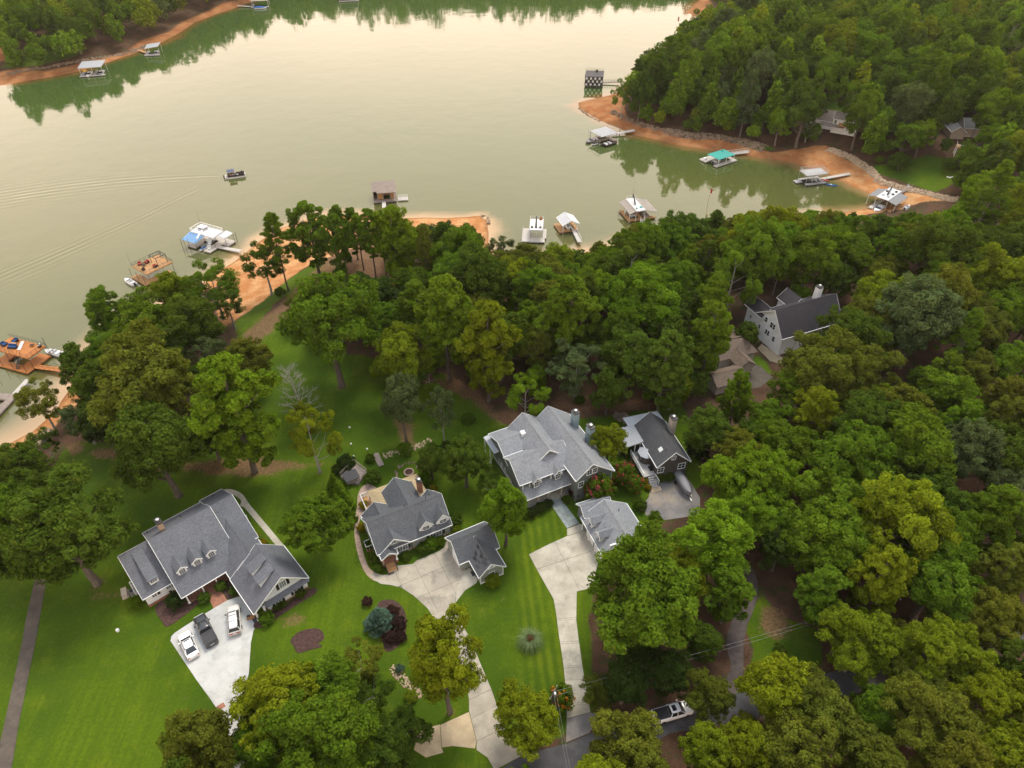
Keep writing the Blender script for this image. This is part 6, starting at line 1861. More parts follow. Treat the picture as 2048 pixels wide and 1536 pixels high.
# --- gable-roofed dock
d = Dock('dock under a grey-green gable roof with brown deck, behind the treetops', (14.6, 194.1), 17)
d.deck(0, 6.2, 0, 1.4, 'deck_wood'); d.deck(0, 2.4, 1.45, 5.6, 'deck_wood'); d.deck(5.2, 6.2, 1.45, 5.6, 'deck_wood')
d.gable('v', -.4, 5.4, .8, 2.9, 3.3, 4.3, 6.1, 2.9, 'flat_grey', 'brown_siding', walls=False)
d.posts([(1, 0), (5.8, 0), (1, 5.2), (5.8, 5.2)], 0, 2.9, .08, 'trim')
d.gangway((4.6, 0), d.px(1160, 484, -6.8), 1.2, 1.2, 'deck_pale', 'trim')
runabout(wpt(d, 3.8, 3.2, .1), d.a + PI / 2, 'motorboat under the gable-roofed dock', 5)

# --- dock with taupe wing roofs
d = Dock('dock with taupe wing roofs either side of a white slide deck', (36.5, 201.3), 16)
d.deck(0, 7.6, 0, 1.2, 'deck_wood'); d.deck(0, 1.2, 1.25, 7.5, 'deck_wood'); d.deck(4.0, 5.2, 1.25, 7.5, 'deck_wood'); d.deck(7.6, 9.2, 0, 1.2, 'deck_wood')
d.flat_roof([(.1, -.2, 3.0), (2.3, -.2, 3.7), (2.3, 8.5, 3.7), (.1, 8.5, 3.0)], 'roof_g', .12)
d.flat_roof([(5.3, -.2, 3.7), (9.3, -.9, 2.9), (9.3, 7.9, 2.9), (5.3, 8.5, 3.7)], 'roof_g', .12)
d.deck(2.33, 5.27, -.2, 8.5, 'white_gel', 3.8, False, 'upper_deck')
d.pipe_rail([(2.4, .4), (2.4, 8.4), (5.2, 8.4), (5.2, 2.0)], 3.8, 1.0, 'galv')
d.posts([(.2, 0), (.2, 8.2), (2.3, 0), (5.3, 0), (9.1, -.5), (9.1, 7.6), (.2, 4)], -.6, 3.0, .07, 'trim'); d.posts([(-.2, -.3)], -3, 2.8, .06, 'deck_wood')
d.slide(3.9, 6.8, 3.8, -.15, -1, 2.0); antenna(d, 4.6, 8.3, 3.8, 6.0)
d.part('mat', MB().box(4.2, 5.0, 1.4, 2.2, 3.82, 4.0), M['teal_metal']); d.part('box', MB().box(2.7, 3.1, 1.0, 1.4, 3.82, 4.25), M['teal_metal'])
d.gangway((4.6, 0), d.px(1287, 462, -6.8), 1.2, 1.2, 'deck_pale', 'trim'); d.stair(5.9, -.1, 4.6, 2.6, DZ, 3.8, .9, 'deck_pale')
runabout(wpt(d, 2.5, 4.4, .1), d.a + PI / 2, 'boat in the left slip under the taupe wing roofs', 5.4, 'grey_paint'); runabout(wpt(d, 6.7, 4.2, .1), d.a + PI / 2, 'boat in the right slip under the taupe wing roofs', 5.4, 'white_gel', cover='roof_f')

# --- white-roofed dock in the corner of the cove
d = Dock('dock with flat white roof and two grey wings in the corner of the cove', (120.0, 209.3), 43)
d.deck(-1, 9.6, -2.2, -1.2, 'deck_wood'); d.deck(-2.6, 8, 3.0, 4.4, 'deck_pale'); d.deck(8.2, 9.8, -1.15, 4.4, 'deck_pale')
d.flat_roof([(0, 0, 3.6), (9.6, 0, 3.6), (9.6, 3.9, 3.6), (0, 3.9, 3.6)], 'white_gel', .16)
d.flat_roof([(0, -2.8, 2.9), (8.6, -2.8, 2.9), (8.6, -.02, 3.45), (0, -.02, 3.45)], 'grey_paint', .1); d.flat_roof([(.8, 3.92, 3.45), (8.4, 3.92, 3.45), (7.6, 6.6, 2.9), (.2, 6.6, 2.9)], 'grey_paint', .1)
d.posts([(.1, 0), (4.5, 0), (9.4, 0), (.1, 3.8), (9.4, 3.8), (.1, -2.6), (8.4, -2.6), (.4, 6.4), (7.4, 6.4)], -.5, 2.9, .06, 'trim')
d.slide(6.6, 2.4, 3.65, -1, -.15, 1.5); 
for x, y in ((5.0, .8), (2.6, 2.9), (2.4, 1.1), (7.6, .9), (6.0, 3.2)): d.part('seat', MB().box(x - .35, x + .35, y - .3, y + .3, 3.61, 3.95), M['flat_grey'] if x < 4 else M['iron'])
runabout(wpt(d, -1.0, 1.6, .1), d.a + PI, 'white motorboat nosing out of the white-roofed dock', 5.6)
d.gangway((9.7, 2.4), d.px(1822, 372, -6), 1.5, 2.0, 'old_wood', 'old_wood')
runabout(wpt(d, 6.5, -4.2, .1), d.a, 'small white boat beside the grey wing of the white-roofed dock', 3.6)

# --- silver two-deck dock
d = Dock('silver two-deck dock with railed square upper deck and long gangway', (100.5, 226.9), 14)
d.deck(-.2, 7.2, 0, 1.1, 'deck_grey'); d.deck(-2.6, -.3, 2.4, 4.4, 'deck_grey'); d.deck(-.2, 7.2, 4.0, 5.2, 'deck_grey'); d.deck(5.9, 7.2, 1.15, 3.95, 'deck_grey')
d.deck(-.6, 7.4, .4, 5.2, 'deck_grey', 3.7, False, 'upper_deck')
d.pipe_rail([(-.6, .4), (7.4, .4), (7.4, 5.2), (-.6, 5.2)], 3.7, 1.05, 'galv', .04, True, .8)
d.posts([(x, y) for x in (-.4, 2.0, 4.6, 7.2) for y in (.5, 5.1)], -.5, 3.6, .06, 'galv'); d.posts([(-1.2, .2), (7.8, 0)], -3, 1.8, .05, 'iron')
d.stair(4.6, .55, 1.2, .55, DZ, 2.6, .7, 'galv'); d.gangway((7.2, 3.0), d.px(1700, 347, -6.8), 1.4, 1.2, 'deck_pale', None)
runabout(wpt(d, 2.6, 2.6, .1), d.a + PI, 'dark boat inside the silver two-deck dock', 5.6, 'black')
ks = thing('red_kayak', 'red kayak leaning over the corner of the silver dock', 'kayak', wpt(d, 7.4, .9, 1.0), d.a - .8)
MB().loft([[(x, -w, .1), (x, -w * .6, -.12), (x, w * .6, -.12), (x, w, .1), (x, 0, .2)] for x, w in ((-1.5, .05), (-.8, .3), (0, .38), (.8, .3), (1.5, .05))]).build('hull', M['red_plastic'], ks, True)
kb = thing('blue_kayak', 'blue kayak floating beside the silver dock', 'kayak', wpt(d, 8.4, -1.4, .08), d.a - .62)
MB().loft([[(x, -w, .2 + h), (x, -w * .6, -.1 + h), (x, w * .6, -.1 + h), (x, w, .2 + h)] for x, w, h in ((-2.0, .06, .2), (-1.1, .42, .0), (0, .5, 0), (1.1, .42, .0), (2.0, .06, .25))]).build('hull', M['blue_plastic'], kb, True)
MB().box(-.3, .2, -.25, .25, .2, .42).build('seat', M['white_gel'], kb)

# --- teal-roofed dock
d = Dock('white dock with teal hip roof in the cove', (72.8, 241.4), 33)
d.deck(0, 10.4, 0, 1.5, 'deck_pale'); d.deck(-.4, 10.4, 5.0, 8.2, 'deck_pale'); d.deck(8.9, 10.4, 1.55, 4.95, 'deck_pale')
x0, x1, y0, y1 = .9, 9.0, .2, 6.0
hp = MB()
hp.plate([(x0, y0, 2.9), (x1, y0, 2.9), (6.3, 3.1, 4.3), (3.6, 3.1, 4.3)], .1); hp.plate([(x1, y1, 2.9), (x0, y1, 2.9), (3.6, 3.1, 4.3), (6.3, 3.1, 4.3)], .1)
hp.plate([(x1, y0, 2.9), (x1, y1, 2.9), (6.3, 3.1, 4.3)], .1); hp.plate([(x0, y1, 2.9), (x0, y0, 2.9), (3.6, 3.1, 4.3)], .1)
o = d.part('roof', hp, M['teal_metal']); MB().box(4.6, 5.3, 2.8, 3.4, 4.25, 4.6).build('vent', M['teal_metal'], o)
d.posts([(1.1, .4), (4.9, .4), (8.8, .4), (1.1, 5.8), (8.8, 5.8)], 0, 2.85, .08, 'trim')
d.part('locker', MB().box(.2, 1.4, 6.2, 7.2, DZ, 1.3), M['white_gel'])
d.gangway((10.4, 6.0), d.px(1497, 303, -6.8), 1.6, 1.2, 'deck_pale', 'trim')
runabout(wpt(d, 4.5, 3.2, .1), d.a, 'dark boat under the teal hip roof', 6, 'grey_paint')

# --- grey-roofed dock off the clay point
d = Dock('dark dock with flat silver roof and moored boats off the clay point', (33.6, 261.3), 33)
d.deck(0, 7.4, 2.6, 3.8, 'old_wood'); d.deck(5.6, 7.4, 0, 2.55, 'old_wood'); d.deck(-.5, 7.4, 6.0, 7.0, 'old_wood')
d.flat_roof([(0, 0, 3.4), (7.6, 0, 3.4), (7.6, 7.2, 3.4), (0, 7.2, 3.4)], 'grey_metal', .18, 10)
d.pipe_rail([(-.4, 0), (-.4, 7.2)], 3.4, .8, 'galv')
d.posts([(.2, .2), (3.8, .2), (7.4, .2), (.2, 7), (7.4, 7), (.2, 3.6)], -.5, 3.3, .07, 'iron'); d.posts([(-.8, 6.6), (-.6, .2)], -2.5, 4.4, .05, 'galv')
d.gangway((7.5, 5.6), d.px(1269, 260, -6.8), 1.6, 1.2, 'deck_pale', None)
runabout(wpt(d, -.6, 4.9, .1), d.a + PI, 'grey motorboat poking out from under the silver dock roof', 5.8, 'grey_paint')
runabout(wpt(d, 3.6, -1.1, .1), d.a, 'low dark boat moored along the silver-roofed dock', 6.4, 'wicker', 'deck_wood')
jet_ski(wpt(d, -1.6, 2.0, .1), d.a + PI, 'black jet ski at the outer end of the silver-roofed dock', 'black')

# --- chequered dock
def chequer_dock(label, org, deg, gang):
    d = Dock(label, org, deg)
    d.deck(0, 8, 0, 1.2, 'iron'); d.deck(0, 8, 4.6, 5.8, 'iron'); d.deck(6.8, 8, 1.25, 4.55, 'iron')
    d.flat_roof([(-.3, -.3, 4.6), (8.0, -.3, 4.6), (8.4, 6.2, 5.2), (.3, 6.2, 5.2)], 'roof_e', .15, 0)
    d.deck(0, 8, .1, 5.8, 'iron', 2.6, False, 'upper_deck')
    d.posts([(.2, .2), (2.1, .2), (4.0, .2), (5.9, .2), (7.8, .2), (.2, 5.6), (7.8, 5.6)], 0, 4.5, .10, 'black')
    for j, z in enumerate((.75, 2.0, 3.3)):
        for i in range(8):
            if (i + j) % 2 == 0: d.part('white_panel', MB().box(.2 + i * .95, 1.02 + i * .95, -.08, -.02, z, z + .8), M['white_gel'])
            else: d.part('dark_panel', MB().box(.2 + i * .95, 1.15 + i * .95, .0, .06, z, z + 1.1), M['black'])
    d.pipe_rail([(0, 6.2), (8.3, 6.2)], 5.2, .8, 'iron')
    d.part('chair_stack', MB().box(4.6, 5.6, 4.8, 5.4, 5.15, 5.9), M['iron'])
    if gang: d.gangway((8, 4.6), d.px(*gang, -7), 1.3, 1.0, 'old_wood', 'iron')
    return d
chequer_dock('two-storey dark dock with white chequered panels off the wooded point', (32.5, 326.6), -4, (1240, 163))
p = wz(1356, 88, LAKE_Z)
d = chequer_dock('dark-roofed dock with white panels mostly hidden behind the headland trees', (p.x, p.y), -6, None)
fl = thing('flagpole', 'white flagpole with drooping flag beside the hidden headland dock', 'flagpole', (p.x - .6, p.y + 6, LAKE_Z), 0)
MB().tube([(0, 0, -1), (0, 0, 12)], [.07, .04], 6).build('pole', M['trim'], fl); MB().plate([(0, .02, 11.6), (.1, .05, 9.4), (.7, .12, 9.0), (.75, .1, 11.0)], .02).build('flag', M['brick'], fl)

# --- docks on the far left shore
p = wz(166, 155, LAKE_Z)
d = Dock('far dock with big pale flat roof over two boats on the left shore', (p.x, p.y), 14)
d.deck(-1.2, 9.5, -.3, .8, 'deck_grey'); d.deck(-1.2, .2, .85, 8, 'deck_grey'); d.deck(4.2, 5.4, .85, 8, 'deck_grey')
d.flat_roof([(-1.0, .4, 4.0), (9.0, .4, 4.0), (9.6, 9.2, 4.4), (-.6, 9.2, 4.4)], 'blue_metal' if False else 'grey_metal', .2, 0)
d.posts([(-.6, .8), (4.6, .8), (8.8, .8), (-.4, 8.6), (9.2, 8.6)], 0, 3.9, .09, 'galv')
runabout(wpt(d, 2.3, 2.6, .1), d.a - PI / 2, 'left boat under the big pale far dock roof', 6.5, 'white_gel'); runabout(wpt(d, 7.4, 3.0, .1), d.a - PI / 2, 'right boat under the big pale far dock roof', 7.0, 'grey_paint')
d.part('float_mat', MB().box(-1.0, .6, 6.5, 7.6, DZ, 1.1), M['yellow'])
p = wz(290, 112, LAKE_Z)
d = Dock('small far dock with pale tilted roof and wooden gangway on the left shore', (p.x, p.y), 8)
d.deck(0, 7, -1, .4, 'deck_grey'); d.deck(0, 1.2, .45, 6, 'deck_grey')
d.flat_roof([(.5, .6, 3.2), (7.2, .8, 4.0), (7.2, 6.6, 4.4), (.5, 6.6, 3.6)], 'grey_metal', .15)
d.posts([(.7, .8), (7, 1), (.7, 6.2), (7, 6.2)], 0, 3.2, .08, 'galv')
d.gangway((0, 3.4), d.px(276, 99, -7), 1.4, 1.0, 'deck_wood', None)
runabout(wpt(d, 4.8, 2.4, .1), d.a - PI / 2, 'grey boat below the small tilted far dock roof', 6, 'grey_paint')
p = wz(503, 17, LAKE_Z)
d = Dock('far dock with blue-covered boat at the top of the photo', (p.x, p.y), 10)
d.deck(0, 10, 0, 1.2, 'deck_grey'); d.deck(0, 1.2, 1.25, 8, 'deck_grey'); d.flat_roof([(0, 1.5, 3.6), (10, 1.5, 3.6), (10, 9, 3.6), (0, 9, 3.6)], 'roof_g', .2)
d.posts([(.3, 1.8), (9.7, 1.8), (.3, 8.6), (9.7, 8.6)], 0, 3.5, .1, 'galv'); d.gangway((0, 2), d.px(475, 11, -7), 1.2, 1.0, 'deck_grey', None)
runabout(wpt(d, 5.2, -1.4, .1), d.a, 'boat under blue cover at the far dock on the top edge', 7, 'white_gel', cover='blue_plastic')
p = wz(678, 5, LAKE_Z)
d = Dock('grey far dock cut by the top edge of the photo', (p.x, p.y), 12)
d.deck(0, 12, 0, 1.3, 'deck_grey'); d.flat_roof([(.4, .6, 3.4), (11.6, .6, 3.4), (11.6, 8, 3.4), (.4, 8, 3.4)], 'roof_a', .2); d.posts([(.6, .8), (11.4, .8), (.6, 7.6), (11.4, 7.6)], 0, 3.3, .1, 'galv')

# --- flag marker in the cove
p = wz(1415, 408, LAKE_Z)
fl = thing('flag_marker', 'thin leaning pole with red flag standing in the cove', 'flagpole', (p.x, p.y, LAKE_Z), 0)
MB().tube([(0, 0, -1), (.25, .1, 5.4)], [.06, .035], 5).build('pole', M['brick'], fl); MB().plate([(.26, .1, 5.3), (.22, .08, 3.9), (.75, .1, 3.6), (.8, .12, 4.9)], .02).build('flag', M['red_plastic'], fl)

# --- pontoon boat under way
h0, h1 = wz(452, 356, LAKE_Z), wz(490, 351, LAKE_Z)
bt = thing('pontoon_boat', 'dark-sided pontoon boat with blue canopy trailing a wake on open water', 'boat', ((h0.x + h1.x) / 2, (h0.y + h1.y) / 2, LAKE_Z), math.atan2(h1.y - h0.y, h1.x - h0.x))
for sg in (-1, 1): MB().tube([(-3.5, sg * .95, .12), (2.9, sg * .95, .12), (3.7, sg * .95, .3)], [.34, .34, .08], 10).build('pontoon', M['galv'], bt, True)
MB().box(-3.5, 3.4, -1.28, 1.28, .46, .56).build('deck', M['deck_pale'], bt)
for sg in (-1, 1): MB().box(-2.5, 3.2, sg * 1.22 - .03, sg * 1.22 + .03, .563, 1.2).build('side_panel', M['black'], bt)
MB().box(3.203, 3.26, -1.2, 1.2, .563, 1.15).build('bow_rail', M['white_gel'], bt); MB().box(-2.56, -2.503, -1.2, 1.2, .563, 1.2).build('stern_rail', M['white_gel'], bt)
MB().box(-.2, .5, .35, .95, .563, 1.35).build('console', M['grey_paint'], bt)
for x0, x1, y in ((-2.3, -.6, -.85), (1.2, 3.0, -.85), (1.2, 3.0, .85), (-2.3, -1.0, .85)): MB().box(x0, x1, y - .3, y + .3, .563, .98).build('bench', M['wicker'], bt)
MB().plate([(-2.4, -1.2, 2.45), (.1, -1.2, 2.45), (.1, 0, 2.62), (-2.4, 0, 2.62)], .05).plate([(-2.4, 0, 2.62), (.1, 0, 2.62), (.1, 1.2, 2.45), (-2.4, 1.2, 2.45)], .05).build('canopy', mat('slate_blue_canvas', (.07, .085, .14), .8), bt)
for x in (-2.2, -.1):
    for sg in (-1, 1): MB().tube([(-1.1, sg * 1.2, 1.2), (x, sg * 1.18, 2.45)], .03, 5).build('canopy_bow', M['galv'], bt)
MB().box(-3.9, -3.52, -.25, .25, .0, 1.05).build('outboard', M['black'], bt)

# ------------------------------------------------------------------ vehicles
def paint(name, c, rough=.28, metal=0.0):
    m, nt, b = new_mat(name)
    tc = nt.nodes.new('ShaderNodeTexCoord')
    n = nnoise(nt, tc.outputs['Object'], 1.3, 4)
    nt.links.new(nmix(nt, nramp(nt, n, .3, .7), tuple(x * .93 for x in c), c), b.inputs['Base Color'])
    b.inputs['Roughness'].default_value = rough; b.inputs['Metallic'].default_value = metal
    b.inputs['Coat Weight'].default_value = .5; b.inputs['Coat Roughness'].default_value = .08
    return m
M['car_white'] = paint('white_paint', (.80, .80, .79)); M['car_black'] = paint('charcoal_paint', (.030, .031, .034)); M['car_silver'] = paint('champagne_paint', (.66, .64, .60), .3, .2)
M['tyre'] = mat('tyre', (.018, .018, .018), .9, .1); M['rim'] = mat('alloy', (.4, .4, .41), .35, .05, metal=.7)
M['car_glass'] = glass_mat('car_glass', (.022, .025, .028), .06); M['tail'] = mat('tail_light', (.30, .012, .012), .3, .05); M['lamp'] = mat('headlight', (.6, .62, .64), .15, .05)
M['vinyl'] = mat('black_vinyl', (.045, .046, .05), .75, .1, 3.0)

wheel_tyre = MB().lathe([(.18, -.11), (.30, -.12), (.345, -.08), (.345, .08), (.30, .12), (.18, .11)], 18).mesh('tyre', M['tyre'], True)
wheel_rim = MB().lathe([(.02, -.10), (.19, -.10), (.19, .10), (.02, .085)], 14).mesh('rim', M['rim'])
def vehicle(name, label, cat, loc, rz, L, Wd, prof, gh, body, roof_z, extras):
    """prof: (x, half-width factor, hood height) stations; gh: glasshouse (x0 base, x1 base, x0 roof, x1 roof, belt height)"""
    t = thing(name, label, cat, loc, rz)
    w = Wd / 2
    rings = []
    for x, f, h in prof:
        q = w * f
        rings.append([(x, -q * .93, .24), (x, -q, .45), (x, -q * .985, h * .78), (x, -q * .90, h * .965), (x, -q * .55, h), (x, q * .55, h), (x, q * .90, h * .965), (x, q * .985, h * .78), (x, q, .45), (x, q * .93, .24)])
    MB().loft(rings).build('body', body, t, True)
    a, b_, c, d, bz = gh
    lo, hi = w * .90, w * .70
    gb = MB()
    rr = [[(a, -lo, bz), (b_, -lo * .96, bz), (b_, lo * .96, bz), (a, lo, bz)], [(c, -hi, roof_z - .05), (d, -hi, roof_z - .05), (d, hi, roof_z - .05), (c, hi, roof_z - .05)]]
    gb.hexa(rr[0], rr[1]); gb.build('windows', M['car_glass'], t)
    rb = MB()
    x0, x1 = c, d
    ring2 = []
    for f, s_, z in ((0, .86, -.02), (.12, 1.0, .005), (.5, 1.02, .02), (.88, 1.0, .005), (1, .88, -.03)):
        x = x0 - .04 + (x1 - x0 + .08) * f
        ring2.append([(x, -hi * s_, roof_z - .06 + z), (x, -hi * s_ * .8, roof_z + z), (x, hi * s_ * .8, roof_z + z), (x, hi * s_, roof_z - .06 + z)])
    rb.loft(ring2); rf = rb.build('roof', body, t, True)
    for sg in (-1, 1):
        mx_ = (a * .55 + b_ * .45)
        for pts, r in (([(b_ - .02, sg * lo * .955, bz), (d, sg * hi * .99, roof_z - .05)], .045), ([(a + .02, sg * lo * .99, bz), (c, sg * hi * .99, roof_z - .05)], .07), ([(mx_, sg * lo, bz), (mx_ * .9, sg * hi * 1.02, roof_z - .06)], .04)):
            MB().tube(pts, r, 5).build('pillar', body, t)
    for x in (L * .315, -L * .285):
        for sg in (-1, 1):
            wh = link_mesh('wheel', wheel_tyre, t); wh.location = (x, sg * (w - .10), .345); wh.rotation_euler = (PI / 2, 0, 0)
            link_mesh('rim', wheel_rim, wh)
    for sg in (-1, 1):
        MB().loft([[(x, sg * (w + o) , z) for x, o, z in ((b_ - .42 + k, .02, bz + .03), (b_ - .62 + k, .02, bz + .03), (b_ - .62 + k, .02, bz + .20), (b_ - .42 + k, .02, bz + .20))][::sg] for k in (0,)] +
                  [[(x, sg * (w + o) , z) for x, o, z in ((b_ - .45, .24, bz + .05), (b_ - .60, .24, bz + .05), (b_ - .60, .24, bz + .18), (b_ - .45, .24, bz + .18))][::sg]]).build('mirror', body if body is not M['car_silver'] else M['car_black'], t)
        MB().box(L * .455, L * .475, sg * w * .62 - .2, sg * w * .62 + .2, .60, .74).build('headlight', M['lamp'], t)
        MB().box(-L * .497, -L * .48, sg * w * .66 - .2, sg * w * .66 + .2, .72, .90).build('taillight', M['tail'], t)
    extras(t, rf)
    return t
def heading(p_tail, p_nose, z=.7):
    a, b_ = wz(*p_tail, z), wz(*p_nose, z)
    return ((a.x + b_.x) / 2, (a.y + b_.y) / 2, .05), math.atan2(b_.y - a.y, b_.x - a.x)

loc, rz = heading((320 + 583 / 8.533, 1180 + 1148 / 8.533), (320 + 393 / 8.533, 1180 + 722 / 8.533))
def ex(t, rf):
    MB().box(-.75, .38, -.42, .42, 1.452, 1.468).build('sunroof', M['car_glass'], rf)
    MB().box(-2.44, -2.38, -.8, .8, .64, .70).build('trim_strip', M['tail'], t)
vehicle('sedan', 'white sedan parked on the left of the pale pad', 'car', loc, rz, 4.95, 1.88,
        [(-2.47, .80, .86), (-2.3, .93, .98), (-1.6, 1, 1.02), (0, 1, .98), (1.2, 1, .96), (1.9, .97, .86), (2.3, .86, .74), (2.47, .62, .62)], (-1.95, 1.2, -1.05, .45, .95), M['car_white'], 1.46, ex)
loc, rz = heading((320 + 888 / 8.533, 1180 + 915 / 8.533), (320 + 655 / 8.533, 1180 + 440 / 8.533), .9)
def ex(t, rf):
    MB().box(-2.85, -.62, -.84, .84, 1.225, 1.27).build('bed_cover', M['vinyl'], t)
    for k in range(4): MB().box(-2.8 + k * .55, -2.78 + k * .55, -.82, .82, 1.271, 1.285).build('cover_seam', M['black'], t)
    MB().box(-2.99, -2.92, -.32, .32, .62, .82).build('tailgate_badge', M['galv'], t)
    MB().box(2.80, 2.9, -.7, .7, .55, 1.0).build('grille', M['galv'], t)
vehicle('pickup_truck', 'black pickup truck with covered bed parked between the sedan and the light SUV', 'pickup', loc, rz, 5.85, 1.98,
        [(-2.92, .94, 1.20), (-2.8, 1, 1.22), (-.7, 1, 1.22), (.2, 1, 1.16), (1.3, 1, 1.15), (2.4, .98, 1.08), (2.75, .90, 1.0), (2.92, .70, .9)], (-.70, 1.55, -.50, .85, 1.14), M['car_black'], 1.88, ex)
loc, rz = heading((320 + 1278 / 8.533, 1180 + 742 / 8.533), (320 + 1245 / 8.533, 1180 + 252 / 8.533), .85)
def ex(t, rf):
    MB().box(-.35, .72, -.45, .45, 1.765, 1.785).build('sunroof', M['car_glass'], rf)
    for sg in (-1, 1): MB().tube([(-2.1, sg * .62, 1.80), (.6, sg * .62, 1.82)], .028, 5).build('roof_rail', M['black'], rf)
    MB().box(-1.05, -.98, -.6, .6, 1.79, 1.83).build('roof_bar', M['black'], rf); MB().box(.0, .07, -.6, .6, 1.80, 1.84).build('roof_bar', M['black'], rf)
    MB().box(-2.60, -2.50, -.85, .85, .72, .95).build('bumper', M['tail'], t)
    MB().box(-2.62, -2.605, -.25, .25, .78, .9).build('number_plate', M['trim'], t)
vehicle('suv', 'light silver SUV with black roof rails parked nearest the garage wing', 'car', loc, rz, 5.15, 1.96,
        [(-2.57, .92, 1.05), (-2.4, .98, 1.12), (-1.0, 1, 1.12), (.6, 1, 1.10), (1.4, 1, 1.08), (2.1, .97, .98), (2.45, .86, .86), (2.57, .66, .75)], (-2.45, 1.35, -2.2, .70, 1.08), M['car_silver'], 1.80, ex)
loc, rz = heading((1306, 1434), (1385, 1411), .9)
def ex(t, rf):
    MB().box(-2.8, -.7, -.8, .8, 1.0, 1.235).build('bed', M['black'], t)
    MB().box(-.3, .3, -.4, .4, 1.885, 1.905).build('sunroof', M['car_glass'], rf)
vehicle('pickup_truck', 'white pickup truck with dark bed on the road under the trees', 'pickup', (loc[0], loc[1], .04), rz, 5.8, 1.96,
        [(-2.9, .94, 1.20), (-2.8, 1, 1.22), (-.7, 1, 1.22), (.2, 1, 1.16), (1.3, 1, 1.15), (2.4, .98, 1.08), (2.75, .90, 1.0), (2.9, .70, .9)], (-.70, 1.55, -.50, .85, 1.14), M['car_white'], 1.88, ex)
a = wz(1358, 952, .8); b_ = wz(1377, 985, .8)
bt = runabout(((a.x + b_.x) / 2, (a.y + b_.y) / 2, .55), math.atan2(b_.y - a.y, b_.x - a.x), 'boat under grey cover parked on the drive of the brown cottage', 5.6, 'grey_paint', cover='grey_paint')
MB().box(-2.2, 2.6, -.5, -.4, -.36, -.26).box(-2.2, 2.6, .4, .5, -.36, -.26).box(-1.2, -1.0, -1.0, 1.0, -.36, -.27).box(2.6, 3.6, -.06, .06, -.36, -.26).build('trailer', M['galv'], bt)
for sg in (-1, 1):
    wh = link_mesh('wheel', wheel_tyre, bt); wh.location = (-1.1, sg * 1.1, -.2); wh.rotation_euler = (PI / 2, 0, 0)

# ------------------------------------------------------------------ people on the pontoon boat
skin_m = mat('skin', (.42, .25, .17), .6, .05)
def sitter(label, loc, rz, cloth, hair):
    t = thing('person', label, 'person', loc, rz)
    vs = [(0, 0, .10), (.02, 0, .34), (.02, 0, .50), (.03, 0, .60), (.04, 0, .70), (.42, -.11, .12), (.42, .11, .12), (.46, -.11, -.30), (.46, .11, -.30), (.58, -.11, -.33), (.58, .11, -.33),
          (.0, -.20, .50), (.0, .20, .50), (.08, -.26, .26), (.08, .26, .26), (.30, -.18, .20), (.30, .18, .20), (0.05, -.10, .10), (.05, .10, .10)]
    es = [(0, 1), (1, 2), (2, 3), (3, 4), (0, 17), (0, 18), (17, 5), (18, 6), (5, 7), (6, 8), (7, 9), (8, 10), (2, 11), (2, 12), (11, 13), (12, 14), (13, 15), (14, 16)]
    rs_ = [.15, .15, .13, .06, .11, .075, .075, .05, .05, .04, .04, .065, .065, .045, .045, .035, .035, .10, .10]
    me = bpy.data.meshes.new('body'); me.from_pydata(vs, es, []); me.materials.append(M[cloth])
    o = link_mesh('body', me, t)
    sk = o.modifiers.new('skin', 'SKIN'); sk.use_smooth_shade = True
    for i, r in enumerate(rs_): me.skin_vertices[0].data[i].radius = (r, r)
    me.skin_vertices[0].data[0].use_root = True
    o.modifiers.new('sub', 'SUBSURF').levels = 1
    MB().lathe([(.03, -.13), (.085, -.08), (.10, .0), (.09, .09), (.04, .13)], 10, (.05, 0, .74)).build('head', skin_m, t, True)
    MB().lathe([(.108, .0), (.10, .09), (.045, .14), (.01, .145)], 10, (.035, 0, .75)).build('hair', M[hair], t, True)
PB = bpy.data.objects['pontoon_boat']
def on_boat(x, y, z): 
    v = PB.matrix_basis @ Vector((x, y, z)) if False else Matrix.Rotation(PB.rotation_euler.z, 4, 'Z') @ Vector((x, y, z))
    return (PB.location.x + v.x, PB.location.y + v.y, PB.location.z + z)
for x, y, a, lb, cl, hr in ((-.45, .62, 0, 'person in red top at the helm of the pontoon boat', 'cushion_red', 'iron'), (-1.4, -.85, PI / 2, 'person in orange top seated under the boat canopy', 'deck_orange', 'deck_wood'),
                            (1.7, -.85, PI / 2, 'person in dark clothes seated on the near bow bench', 'wicker', 'iron'), (2.4, .85, -PI / 2, 'person in dark clothes seated on the far bow bench', 'black', 'wicker')):
    sitter(lb, on_boat(x, y, .93), PB.rotation_euler.z + a, cl, hr)

